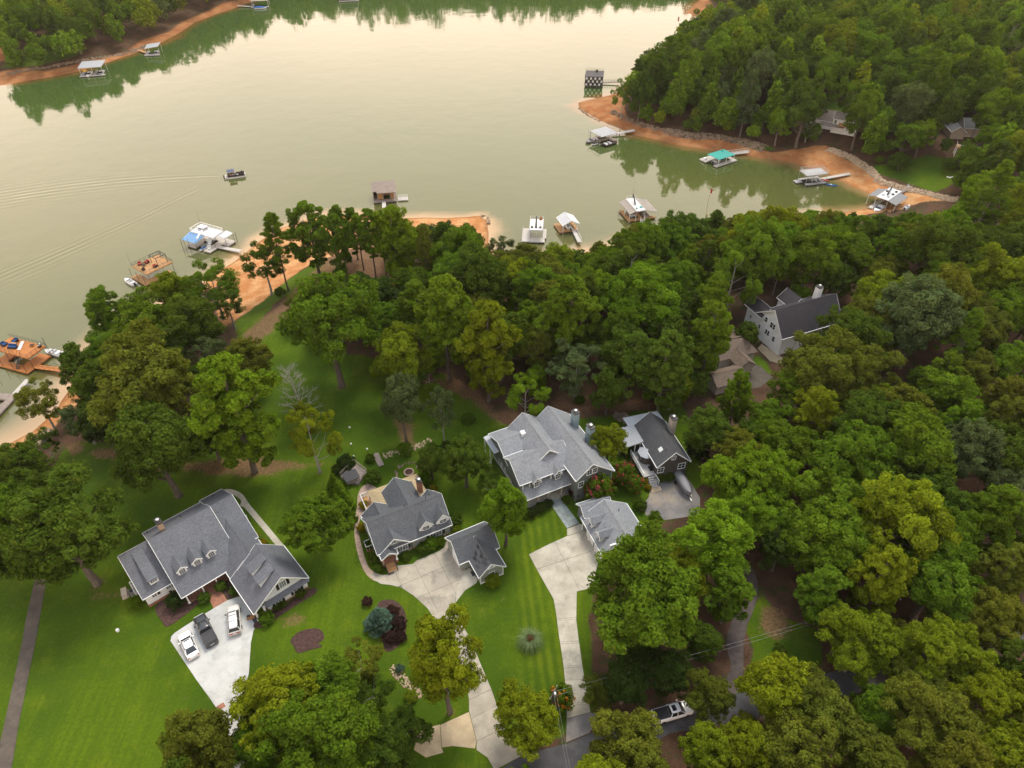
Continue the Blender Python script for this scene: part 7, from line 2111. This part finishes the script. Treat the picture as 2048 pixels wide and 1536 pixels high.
# ------------------------------------------------------------------ shrubs and garden plants
TINT.update({'pl': (.045, .022, .022), 'yl': (.24, .20, .012), 'bl': (.075, .125, .085), 'hd': (.024, .045, .010)})
S_ = [
 ('hd', 351, 1201, 21, 'large round dark shrub in the mulch bed of the white house'), ('d', 409, 1196, 13, 'round clipped shrub beside the brick walk'), ('d', 441, 1174, 13, 'round shrub at the porch of the white house'),
 ('d', 470, 1182, 12, 'shrub between the porch and the garage wing of the white house'), ('g', 271, 1205, 15, 'shrub next to the air conditioner of the white house'), ('g', 533, 1236, 16, 'round shrub at the garage corner of the white house'),
 ('d', 553, 1213, 10, 'low shrub under the first garage window of the white house'), ('d', 565, 1208, 9, 'low shrub under the middle of the white gable end'), ('d', 600, 1188, 11, 'shrub at the far corner of the white gable end'),
 ('yl', 509, 1072, 9, 'yellow shrub beside the curved sidewalk, upper one'), ('yl', 526, 1086, 9, 'yellow shrub beside the curved sidewalk, lower one'), ('y', 985, 1162, 17, 'lime-yellow ball shrub at the front of the cottage garage'),
 ('d', 845, 1098, 14, 'shrub in front of the cottage, left of the clipped row'), ('g', 862, 1088, 15, 'shrub in the middle of the row before the cottage'), ('g', 880, 1082, 12, 'shrub at the right end of the row before the cottage'),
 ('d', 812, 1112, 11, 'low dark shrub by the cottage steps'), ('d', 740, 1090, 13, 'dark shrub at the left wall of the cottage'), ('d', 748, 1115, 14, 'dark shrub between the cottage steps and the stone path'), ('d', 757, 1138, 11, 'dark shrub at the foot of the cottage steps'),
 ('yl', 727, 1010, 10, 'golden shrub beside the bend of the stone path'), ('yl', 722, 1056, 10, 'golden shrub at the side stoop of the cottage'), ('yl', 866, 978, 9, 'golden shrub at the back corner of the cottage'), ('e', 848, 956, 16, 'bright leafy shrub at the tan porch roof'),
 ('d', 910, 1040, 16, 'shrub at the right end wall of the cottage'), ('y', 913, 1060, 10, 'pale shrub beside the air conditioner of the cottage'),
 ('hd', 692, 925, 19, 'dark shrub left of the small deck'), ('d', 740, 917, 11, 'small shrub behind the small deck'), ('d', 745, 955, 17, 'round shrub right of the small deck'), ('hd', 675, 940, 14, 'low dark shrub in the corner by the small deck'),
 ('pl', 734, 1203, 11, 'small dark red shrub left of the blue spruce'), ('pl', 785, 1225, 15, 'dark red shrub right behind the blue spruce'), ('pl', 797, 1248, 17, 'dark red shrub in the middle of the island bed'), ('pl', 780, 1275, 16, 'dark red shrub in the front of the island bed'), ('pl', 802, 1275, 12, 'dark red shrub at the drive side of the island bed'),
 ('bl', 800, 1338, 10, 'small bluish shrub by the rock-edged bed'), ('y', 822, 1392, 14, 'yellow-green shrub in the rock-edged bed'),
 ('hd', 1063, 1026, 13, 'clipped dark hedge left end before the grey porch'), ('hd', 1082, 1016, 13, 'clipped dark hedge middle before the grey porch'), ('hd', 1098, 1008, 11, 'clipped dark hedge next to the slate walk'), ('d', 1046, 1027, 15, 'round shrub at the left corner of the grey porch'),
 ('pl', 1152, 985, 15, 'round reddish shrub right of the slate walk'), ('d', 1133, 1000, 10, 'dark shrub beside the slate walk'), ('d', 1170, 975, 11, 'dark shrub under the window right of the grey porch'),
 ('yl', 1291, 962, 8, 'yellow flowering shrub at the deck steps, upper'), ('yl', 1297, 975, 8, 'yellow flowering shrub at the deck steps, lower'), ('d', 1318, 955, 12, 'shrub between the deck steps and the cottage wall'), ('d', 1338, 955, 12, 'shrub at the front wall of the brown cottage'), ('d', 1280, 1010, 14, 'shrub behind the silver-roofed garage'), ('e', 1310, 1035, 14, 'bright shrub at the edge of the cottage drive'),
 ('d', 937, 838, 14, 'lone dark shrub on the lawn above the large grey house'), ('d', 1160, 800, 12, 'low shrub at the wood edge behind the grey house'), ('e', 810, 898, 16, 'leafy shrub at the foot of the grey-green lawn tree'), ('hd', 895, 900, 20, 'dark shrub at the foot of the slim grey-green tree'),
 ('d', 415, 745, 14, 'shrub at the edge of the sloping lawn'), ('d', 560, 585, 12, 'shrub on the strip of lawn above the beach'), ('g', 680, 545, 14, 'shrub among the shore pines'), ('d', 700, 560, 12, 'shrub below the shore pines'),
 ('d', 1800, 325, 22, 'broad dark shrub beside the cove lawn'), ('g', 1760, 320, 9, 'small shrub at the rock wall by the cove lawn'), ('d', 1900, 330, 16, 'dark shrub at the right end of the cove lawn'), ('d', 30, 122, 16, 'round shrub on the far left point'),
 ('d', 1560, 1300, 14, 'low shrub on the clearing by the gravel track'), ('hd', 1395, 900, 26, 'dense dark shrub below the tree beside the cottage chimney'),
]
for tint, cx, cy, rw, lb in S_:
    p, R, H = crown_at(cx, cy, rw, 'U')
    put_tree(p, R, H, 'U', tint, lb)
# arborvitae in a row
for k, (x, y, tx, ty) in enumerate(((672, 985, 668, 948), (684, 1003, 672, 962), (693, 1018, 686, 980), (682, 1032, 672, 990), (697, 1046, 690, 1004))):
    p = at(x, y)
    H = 2.0
    while proj(p.x, p.y, p.z + H)[1] > ty and H < 14: H += .2
    put_tree(p, 1.75, H, 'C', 'e', 'bright conical evergreen, %s of the five left of the cottage' % ('topmost', 'second from the top', 'middle one', 'second from the bottom', 'lowest')[k], 'row of conical evergreens')
p, R, H = crown_at(759, 1228, 24, 'C')
put_tree(wz(762, 1252), 2.5, 5.0, 'C', 'bl', 'silvery blue spruce in the island bed beside the left drive', name='spruce')
# flowering crepe myrtles
flow_me, _ = crown_mesh('flowers', 'bush', 2.1, 2.75, 331, 420, .16, material=LEAF, sub=3)
def myrtle(cx, cy, rw, label, c=(.36, .075, .08), base=None):
    p, R, H = crown_at(cx, cy, rw, 'U')
    t = put_tree(p, R, H * 1.6, 'U', 'g', label, name='crepe_myrtle', cat='flowering tree')
    f = link_mesh('flowers', flow_me, t); f.color = (*c, 1); f['kind'] = 'stuff'
myrtle(1196, 990, 30, 'pink-flowering crepe myrtle in front of the silver-roofed garage'); myrtle(1245, 958, 24, 'crepe myrtle with few pink flowers right of the pink one', (.30, .06, .05)); myrtle(1270, 975, 18, 'small reddish crepe myrtle near the deck steps', (.35, .08, .05))
myrtle(1345, 925, 17, 'orange-red flowering bush against the brown cottage front', (.50, .07, .03)); p = myrtle(1122, 1402, 26, 'orange-tinged small tree beside the utility pole at the road', (.45, .16, .02))
# pampas grass
p = wz(1060, 1285)
t = thing('pampas_grass', 'large arching clump of pampas grass on the striped lawn', 'ornamental grass', p)
b = MB(); pr_ = random.Random(9)
for i in range(420):
    a = pr_.uniform(0, 2 * PI); L = pr_.uniform(1.5, 2.5); r0 = pr_.uniform(0, .35); up = pr_.uniform(.9, 1.9); w = .035
    c_, s_ = math.cos(a), math.sin(a)
    pts = [(r0 * c_, r0 * s_, 0), ((r0 + L * .3) * c_, (r0 + L * .3) * s_, up * .8), ((r0 + L * .65) * c_, (r0 + L * .65) * s_, up * .9), ((r0 + L) * c_, (r0 + L) * s_, up * .9 - L * .38)]
    for k in range(3):
        w0, w1 = w * (1 - k * .3), w * (1 - (k + 1) * .3)
        b.add([(pts[k][0] - s_ * w0, pts[k][1] + c_ * w0, pts[k][2]), (pts[k][0] + s_ * w0, pts[k][1] - c_ * w0, pts[k][2]), (pts[k + 1][0] + s_ * w1, pts[k + 1][1] - c_ * w1, pts[k + 1][2]), (pts[k + 1][0] - s_ * w1, pts[k + 1][1] + c_ * w1, pts[k + 1][2])], [(0, 1, 2, 3)])
b.build('blades', mat('pampas_blades', (.12, .17, .06), .8, .3, 3.0), t)
b = MB()
for i in range(60):
    a = pr_.uniform(0, 2 * PI); r = pr_.uniform(.05, .6); h = pr_.uniform(1.2, 1.9)
    b.tube([(r * .4 * math.cos(a), r * .4 * math.sin(a), .2), (r * math.cos(a), r * math.sin(a), h)], .02, 3)
b.build('dry_stems', M['deck_wood'], t)
# bare dead tree
def bare_tree(base, H, label, seed=4):
    p = at(*base)
    t = thing('dead_tree', label, 'tree', p)
    rr = random.Random(seed); b = MB(); tw = MB()
    lean = Vector((-.10, .06, 1)).normalized()
    b.tube([lean * (H * f) + Vector((0, 0, -.4 if f == 0 else 0)) for f in (0, .1, .35, .65, .9, 1)], [.34, .26, .21, .14, .06, .02], 8)
    for i in range(46):
        f = .22 + .76 * i / 45; s_ = lean * (H * f); a = i * 2.4 + rr.uniform(-.5, .5); L = (1 - f) * 4.6 + 1.2 + rr.uniform(-.4, .6)
        d_ = Vector((math.cos(a), math.sin(a), .32 + f * .5)).normalized()
        m_ = s_ + d_ * L * .5 + Vector((rr.uniform(-.2, .2), rr.uniform(-.2, .2), .15)); e = s_ + d_ * L + Vector((rr.uniform(-.4, .4), rr.uniform(-.4, .4), rr.uniform(-.1, .5)))
        b.tube([s_, m_, e], [.07 * (1.15 - f), .045 * (1.15 - f) + .01, .012], 5, cap=False)
        for k in range(9):
            q = m_.lerp(e, rr.random()); dd = (d_ + Vector((rr.uniform(-1, 1), rr.uniform(-1, 1), rr.uniform(-.2, .8)))).normalized()
            q1 = q + dd * rr.uniform(.5, 1.3); tw.tube([q, q1], [.022, .006], 3, cap=False)
            for z in range(2):
                d2 = (dd + Vector((rr.uniform(-.8, .8), rr.uniform(-.8, .8), rr.uniform(-.3, .6)))).normalized(); q2 = q.lerp(q1, rr.uniform(.4, 1)); tw.tube([q2, q2 + d2 * rr.uniform(.3, .7)], [.014, .005], 3, cap=False)
    b.build('trunk', M['bark_pale'], t, True); tw.build('twigs', M['bark_pale'], t)
bare_tree((618, 858), 14.5, 'bare dead tree with pale branches on the lawn beside the bright green tree')
bare_tree((1610, 285), 9, 'bare grey tree on the cove bank below the white headland house', 8)

# ------------------------------------------------------------------ rocks
def rocks(name, label, path, width, n, size, mt, seed=1):
    rr = random.Random(seed); b = MB()
    P = [at(*p) for p in path]
    seg = [(P[i + 1] - P[i]).length for i in range(len(P) - 1)]
    tot = sum(seg)
    for _ in range(n):
        d_ = rr.uniform(0, tot); i = 0
        while i < len(seg) - 1 and d_ > seg[i]: d_ -= seg[i]; i += 1
        q = P[i].lerp(P[i + 1], d_ / seg[i]); tdir = (P[i + 1] - P[i]).normalized(); nr = Vector((-tdir.y, tdir.x, 0))
        q = q + nr * rr.uniform(-width / 2, width / 2)
        z = ground(q.x, q.y) if width > 1.2 else q.z
        s_ = size * rr.uniform(.5, 1.4)
        k = 5
        a0 = rr.uniform(0, 2 * PI)
        lo = [(q.x + s_ * rr.uniform(.75, 1.2) * math.cos(a0 + 2 * PI * j / k), q.y + s_ * rr.uniform(.75, 1.2) * math.sin(a0 + 2 * PI * j / k), z - s_ * .3) for j in range(k)]
        hi = [(q.x + s_ * rr.uniform(.4, .75) * math.cos(a0 + 2 * PI * j / k), q.y + s_ * rr.uniform(.4, .75) * math.sin(a0 + 2 * PI * j / k), z + s_ * rr.uniform(.45, .85)) for j in range(k)]
        b.loft([lo, hi])
    return tag(b.build(name, M[mt]), label, 'rocks', kind='stuff')
rocks('riprap', 'band of grey rocks along the headland shore', [(1222, 222), (1250, 238), (1290, 252), (1340, 262)], 2.6, 520, .30, 'rock', 2)
rocks('riprap', 'band of tan rocks along the headland bank above the teal-roofed dock', [(1330, 262), (1380, 270), (1440, 274), (1500, 286), (1530, 300)], 4.4, 1300, .32, 'rock', 3)
rocks('rock_wall', 'pale rock wall curving along the cove lawn', [(1655, 298), (1700, 314), (1740, 340), (1760, 362), (1800, 376), (1850, 386), (1915, 400)], 3.2, 1900, .33, 'rock_pale', 4)
rocks('riprap', 'grey rocks edging the far left point', [(15, 148), (60, 140), (120, 130), (170, 120), (250, 108), (300, 90)], 2.4, 500, .5, 'rock', 5)
rocks('riprap', 'pale grey rocks on the near left bank', [(55, 905), (78, 880), (100, 858)], 2.6, 160, .4, 'rock_pale', 6)
rocks('rock_edging', 'broken stones edging the bed beside the left drive', [(782, 1335), (800, 1352), (815, 1372), (845, 1392)], 1.3, 150, .2, 'rock_pale', 7)
rocks('rock_edging', 'stone edging across the lawn behind the cottage', [(768, 912), (795, 905), (830, 895), (862, 880)], 1.4, 170, .2, 'rock_pale', 8)
rocks('stone_circle', 'ring of rocks around the dry bed behind the cottage', [(795, 960), (792, 945), (800, 932), (815, 926), (832, 927), (836, 940)], .5, 60, .2, 'rock', 9)
rocks('stone_heap', 'heap of brown rocks behind the brown cottage', [(1232, 838), (1240, 830), (1248, 836), (1240, 842)], 2.2, 90, .38, 'rock', 10)
rocks('rock_edging', 'rough stones at the end of the sand spit', [(960, 431), (972, 434), (978, 450)], 1.2, 40, .35, 'rock', 12)
rocks('rock_edging', 'stones along the clay edge of the headland point', [(1156, 216), (1180, 234), (1200, 244)], 1.0, 60, .35, 'rock', 13)

# ------------------------------------------------------------------ poles and lines
def top_height(p, ty):
    H = 1.0
    while proj(p.x, p.y, p.z + H)[1] > ty and H < 30: H += .1
    return H
def utility_pole(base, ty, label, arm_deg):
    p = wz(*base); H = top_height(p, ty)
    t = thing('utility_pole', label, 'utility pole', p)
    MB().tube([(0, 0, -.3), (0, 0, H)], [.19, .12], 9).build('pole', M['pole_wood'], t)
    a = math.radians(arm_deg); c_, s_ = math.cos(a), math.sin(a)
    MB().tube([(-1.1 * c_, -1.1 * s_, H - .7), (1.1 * c_, 1.1 * s_, H - .7)], .07, 4).build('crossarm', M['pole_wood'], t)
    for k in (-1, -.1, 1): MB().lathe([(.05, 0), (.07, .12), (.03, .3)], 8, (k * c_, k * s_, H - .64)).build('insulator', M['trim'], t)
    MB().lathe([(.24, 0), (.27, .1), (.27, .75), (.2, .85)], 12, (.38 * c_, .38 * s_ - .05, H - 2.2)).build('transformer', M['galv'], t)
    return Vector((p.x, p.y, H))
P1 = utility_pole((1103, 1432), 1381, 'utility pole with transformer rising from the shrubs between the two drives', 60)
P2 = utility_pole((1772, 1232), 1184, 'utility pole with pale transformer among the olive trees on the right', 70)
wire_m = mat('wire', (.22, .22, .22), .5, .05)
def wire(a, b_, label, sag=.8, r=.012):
    pts = [a.lerp(b_, f) - Vector((0, 0, sag * 4 * f * (1 - f))) for f in np.linspace(0, 1, 12)]
    tag(MB().tube(pts, r, 4).build('power_line', wire_m), label, 'power line', 'power lines along the road')
q = Vector((P2.x + 42, P2.y + 22, P2.z + 1.5))
for k, dz in enumerate((-.35, -1.6)):
    w_ = ('upper', 'lower')[k]
    wire(P1 + Vector((0, 0, dz)), P2 + Vector((0, 0, dz)), f'{w_} power line crossing the dark woods between the two poles')
    wire(P2 + Vector((0, 0, dz)), q + Vector((0, 0, dz)), f'{w_} power line leaving the right-hand pole towards the right edge')
    wire(P1 + Vector((.5 * k, 0, dz)), Vector((P1.x + 5 + .6 * k, 8, P1.z + dz)), f'{w_} power line dropping from the roadside pole to the bottom edge')

# ------------------------------------------------------------------ garden things
def wood_deck(px_pts, h, label):
    P = [wz(*p)[:2] for p in px_pts]
    c_ = np.mean(P, 0)
    t = thing('small_deck', label, 'deck', (c_[0], c_[1], 0))
    Q = [(x - c_[0], y - c_[1]) for x, y in P]
    MB().prism(Q, .05, h - .05).build('deck_frame', M['old_wood'], t)
    a = math.radians(27)
    nx, ny = math.cos(a), math.sin(a)
    lo = min(nx * x + ny * y for x, y in Q); hi = max(nx * x + ny * y for x, y in Q); k = int((hi - lo) / .3)
    for i in range(k):
        q = clip_half(clip_half(Q, nx, ny, lo + i * .3 + .01), -nx, -ny, -(lo + (i + 1) * .3 - .01))
        if len(q) > 2: MB().prism(q, h - .047, h + .004 * (i % 3)).build('deck_board', M['old_wood'], t)
    rb = MB()
    for i in (0, 1, 2):
        (x0, y0), (x1, y1) = Q[i], Q[(i + 1) % len(Q)]
        rb.tube([(x0, y0, h + .8), (x1, y1, h + .8)], .06, 4); rb.tube([(x0, y0, h + .4), (x1, y1, h + .4)], .04, 4)
        for f in (0, .5, 1): rb.tube([(x0 + (x1 - x0) * f, y0 + (y1 - y0) * f, h), (x0 + (x1 - x0) * f, y0 + (y1 - y0) * f, h + .85)], .05, 4)
    rb.build('railing', M['old_wood'], t)
    return t
wood_deck([(682, 957), (709, 929), (735, 949), (717, 972), (700, 968)], .7, 'small weathered wooden deck holding a dark-covered tub behind the cottage')
p = wz(703, 957, .7)
t = thing('hot_tub', 'square tub under a black cover on the small weathered deck', 'hot tub', p, .55)
MB().box(-1.25, 1.25, -1.1, 1.1, 0, .75).build('shell', M['old_wood'], t); MB().box(-1.35, 1.35, -1.2, 1.2, .753, .86).build('cover', M['vinyl'], t)
a, b_ = wz(751, 908), wz(763, 933)
t = thing('footbridge', 'flat wooden footbridge across the stone edging behind the cottage', 'footbridge', ((a.x + b_.x) / 2, (a.y + b_.y) / 2, 0), math.atan2(b_.y - a.y, b_.x - a.x))
L = (b_ - a).length
for k in range(9): MB().box(-L / 2 + L * k / 9 + .02, -L / 2 + L * (k + 1) / 9 - .02, -.55, .55, .18, .24).build('plank', M['old_wood'], t)
for sg in (-1, 1): MB().box(-L / 2, L / 2, sg * .45 - .06, sg * .45 + .06, 0, .178).build('beam', M['old_wood'], t)
p = wz(818, 946)
t = thing('fire_pit', 'round brick fire pit in the dry bed behind the cottage', 'fire pit', p)
for k in range(12):
    a = 2 * PI * k / 12
    MB().prism([(r * math.cos(a + d_), r * math.sin(a + d_)) for r, d_ in ((.75, .02), (1.0, .02), (1.0, .50), (.75, .50))], 0, .35 + .02 * (k % 2)).build('block', M['flagstone'], t)
MB().lathe([(.74, .05), (.74, .10)], 12).build('ash', M['mulch'], t)
for px_, py_, lb in ((704, 889, 'white globe garden light at the centre of the lawn above the small deck'), (709, 914, 'low white garden light just behind the small deck'), (736, 899, 'thin white garden light left of the footbridge'), (701, 856, 'white globe garden light highest on the open lawn')):
    p = at(px_, py_ + 8)
    t = thing('garden_light', lb, 'garden light', p)
    MB().tube([(0, 0, 0), (0, 0, 1.1)], .03, 5).build('pole', M['iron'], t); MB().lathe([(.06, 0), (.17, .1), (.2, .22), (.16, .35), (.04, .42)], 10, (0, 0, 1.08)).build('globe', M['white_gel'], t)
p = wz(236, 1262)
t = thing('well_cap', 'white round well cap alone on the big left lawn', 'well cap', p)
MB().lathe([(.24, 0), (.24, .35)], 12).build('casing', M['trim'], t); MB().lathe([(.25, 0), (.25, .06), (.1, .09)], 12, (0, 0, .353)).build('lid', M['white_gel'], t)
def ac(p, label, rz=0):
    t = thing('air_conditioner', label, 'air conditioner', p, rz)
    MB().box(-.4, .4, -.4, .4, .08, .85).build('case', M['grey_paint'], t); MB().lathe([(.34, 0), (.34, .05), (.1, .07)], 14, (0, 0, .853)).build('fan_grille', M['black'], t); MB().box(-.5, .5, -.5, .5, 0, .078).build('pad', M['concrete'], t)
ac(wz(267, 1187), 'air conditioner beside the tan generator at the white house', .7); ac(wz(902, 1056), 'air conditioner at the right corner of the cottage', .48)
p = wz(251, 1189)
t = thing('generator', 'tan standby generator box left of the white house', 'generator', p, math.radians(118))
MB().box(-.75, .75, -.38, .38, .1, .8).build('case', M['stucco_tan'], t); MB().box(-.78, .78, -.41, .41, .803, .9).build('lid', M['stucco_tan'], t); MB().box(-.9, .9, -.5, .5, 0, .098).build('pad', M['concrete'], t)
def mat_at(name, pxy, w, d_, rz, label, mt, flag=False):
    p = wz(*pxy)
    t = thing(name, label, 'doormat', (p.x, p.y, .058), rz)
    if not flag: MB().box(-w / 2, w / 2, -d_ / 2, d_ / 2, 0, .025).build('mat', M[mt], t); return
    for k in range(7): MB().box(-w / 2, w / 2, -d_ / 2 + d_ * k / 7 + .004, -d_ / 2 + d_ * (k + 1) / 7 - .004, 0, .025).build('stripe', M['deck_orange'] if k % 2 == 0 else M['deck_wood'], t)
    MB().box(-w / 2, -w * .1, d_ * .07, d_ / 2 - .004, .0255, .032).build('canton', M['black'], t)
mat_at('doormat', (501.5, 1234.5), 1.2, .9, math.radians(15), 'flag-patterned orange doormat beside the garage of the white house', None, True)
mat_at('doormat', (512, 1240), .9, .9, math.radians(41), 'plain black doormat at the garage porch of the white house', 'vinyl'); mat_at('doormat', (782.5, 1146.5), 1.0, .6, math.radians(27), 'black doormat at the foot of the cottage steps', 'vinyl'); mat_at('doormat', (946, 1147), .6, 1.0, math.radians(27), 'black doormat beside the cottage garage', 'vinyl')
def rocker(x, y, label):
    c_, s_ = math.cos(math.radians(41.5)), math.sin(math.radians(41.5))
    t = thing('rocking_chair', label, 'chair', (-56.73 + x * c_ - y * s_, 61.13 + x * s_ + y * c_, .16), math.radians(41.5))
    MB().box(-.28, .28, -.28, .26, .40, .45).build('seat', M['trim'], t); MB().box(-.28, .28, .263, .31, .40, 1.1).build('backrest', M['trim'], t)
    for sg in (-1, 1):
        MB().tube([(sg * .26, -.4, .06), (sg * .26, -.1, .02), (sg * .26, .2, .02), (sg * .26, .5, .08)], .025, 4).build('rocker', M['trim'], t)
        for y_ in (-.24, .24): MB().tube([(sg * .26, y_, .03), (sg * .26, y_, .40)], .022, 4).build('leg', M['trim'], t)
        MB().box(sg * .3 - .04, sg * .3 + .04, -.3, .26, .62, .65).build('armrest', M['trim'], t)
rocker(5.7, -1.7, 'white rocking chair at the left end of the white house porch'); rocker(6.7, -1.7, 'white rocking chair second from the left end of the white house porch'); rocker(10.7, -1.6, 'white rocking chair at the inner end of the white house porch')
def fence(a, b_, label, n):
    p0, p1 = at(*a), at(*b_)
    t = thing('fence', label, 'fence', p0, math.atan2(p1.y - p0.y, p1.x - p0.x)); L = (p1 - p0).length
    for i in range(n + 1): MB().tube([(L * i / n, 0, 0), (L * i / n, 0, 1.3)], .05, 4).build('post', M['iron'], t)
    for z in (.3, .75, 1.2): MB().box(0, L, -.02, .02, z, z + .06).build('rail', M['iron'], t)
fence((1166, 823), (1184, 852), 'dark rail fence between the woods and the chimneys of the grey house', 5)
for k in range(5):
    p = at(1896 + k * 4.6, 354 + (k % 2))
    t = MB().box(-.45, .45, -.3, .3, -.05, .06).build('stepping_stone', M['trim']); t.location = (p.x, p.y, p.z + .02); t.rotation_euler = (0, 0, .5)
    tag(t, '%s white stepping stone from the left on the cove lawn' % ('first', 'second', 'third', 'fourth', 'fifth')[k], 'stepping stone', 'row of white stepping stones')
p = at(1922, 312)
t = thing('deck_stair', 'white-posted wooden deck half hidden in trees at the right edge of the cove', 'deck', p, -.4)
MB().box(-2.6, 2.6, -1.6, 1.6, 3.0, 3.25).build('deck', M['deck_wood'], t)
for x in (-2.4, 2.4):
    for y in (-1.4, 1.4): MB().box(x - .12, x + .12, y - .12, y + .12, 0, 2.998).build('post', M['trim'], t)
MB().box(-2.6, 2.6, -1.62, -1.56, 4.1, 4.2).box(-2.6, -2.54, -1.55, 1.6, 4.1, 4.2).box(-2.6, -2.5, -1.62, -1.52, 3.25, 4.1).box(2.5, 2.6, -1.62, -1.52, 3.25, 4.1).build('railing', M['trim'], t)
p = at(1816, 376)
t = thing('folding_chair', 'small white folding chair at the top of the dock ramp on the rock wall', 'chair', p)
MB().box(-.3, .3, -.3, .3, .4, .46).build('seat', M['white_gel'], t); MB().box(-.3, .3, .3, .36, .4, 1.0).build('backrest', M['white_gel'], t)
for sx in (-1, 1): MB().tube([(sx * .27, -.3, 0), (sx * .27, .3, .4)], .03, 4).build('leg', M['galv'], t)

# ------------------------------------------------------------------ air
hz = bpy.data.materials.new('haze'); hz.use_nodes = True
nt = hz.node_tree; nt.nodes.remove(nt.nodes['Principled BSDF'])
pv = nt.nodes.new('ShaderNodeVolumePrincipled')
pv.inputs['Color'].default_value = (.93, .90, .84, 1); pv.inputs['Density'].default_value = .00005; pv.inputs['Anisotropy'].default_value = .35
nt.links.new(pv.outputs[0], nt.nodes['Material Output'].inputs['Volume'])
o = MB().box(-1650, 1750, -450, 2750, -14.5, CAM_H + 3).build('haze', hz)
tag(o, 'thin pale haze over the lake and far woods', kind='stuff')

# leaf litter and thin grass under the trees that stand on the lawns
for (x, y, R) in placed:
    ix = np.where(np.abs(gx - x) < R)[0]; iy = np.where(np.abs(gy - y) < R)[0]
    if not len(ix) or not len(iy) or R < 1.6: continue
    sl = np.ix_(iy, ix)
    dd = np.hypot(GX[sl] - x, GY[sl] - y)
    worn[sl] = np.maximum(worn[sl], .5 * (1 - sm(.05 * R, .40 * R, dd)))
zones[..., 2] = worn
buf = np.ones((zones.shape[0] * zones.shape[1], 4), np.float32); buf[:, :3] = zones.reshape(-1, 3)
GROUND_ME.color_attributes['zones'].data.foreach_set('color', buf.ravel())
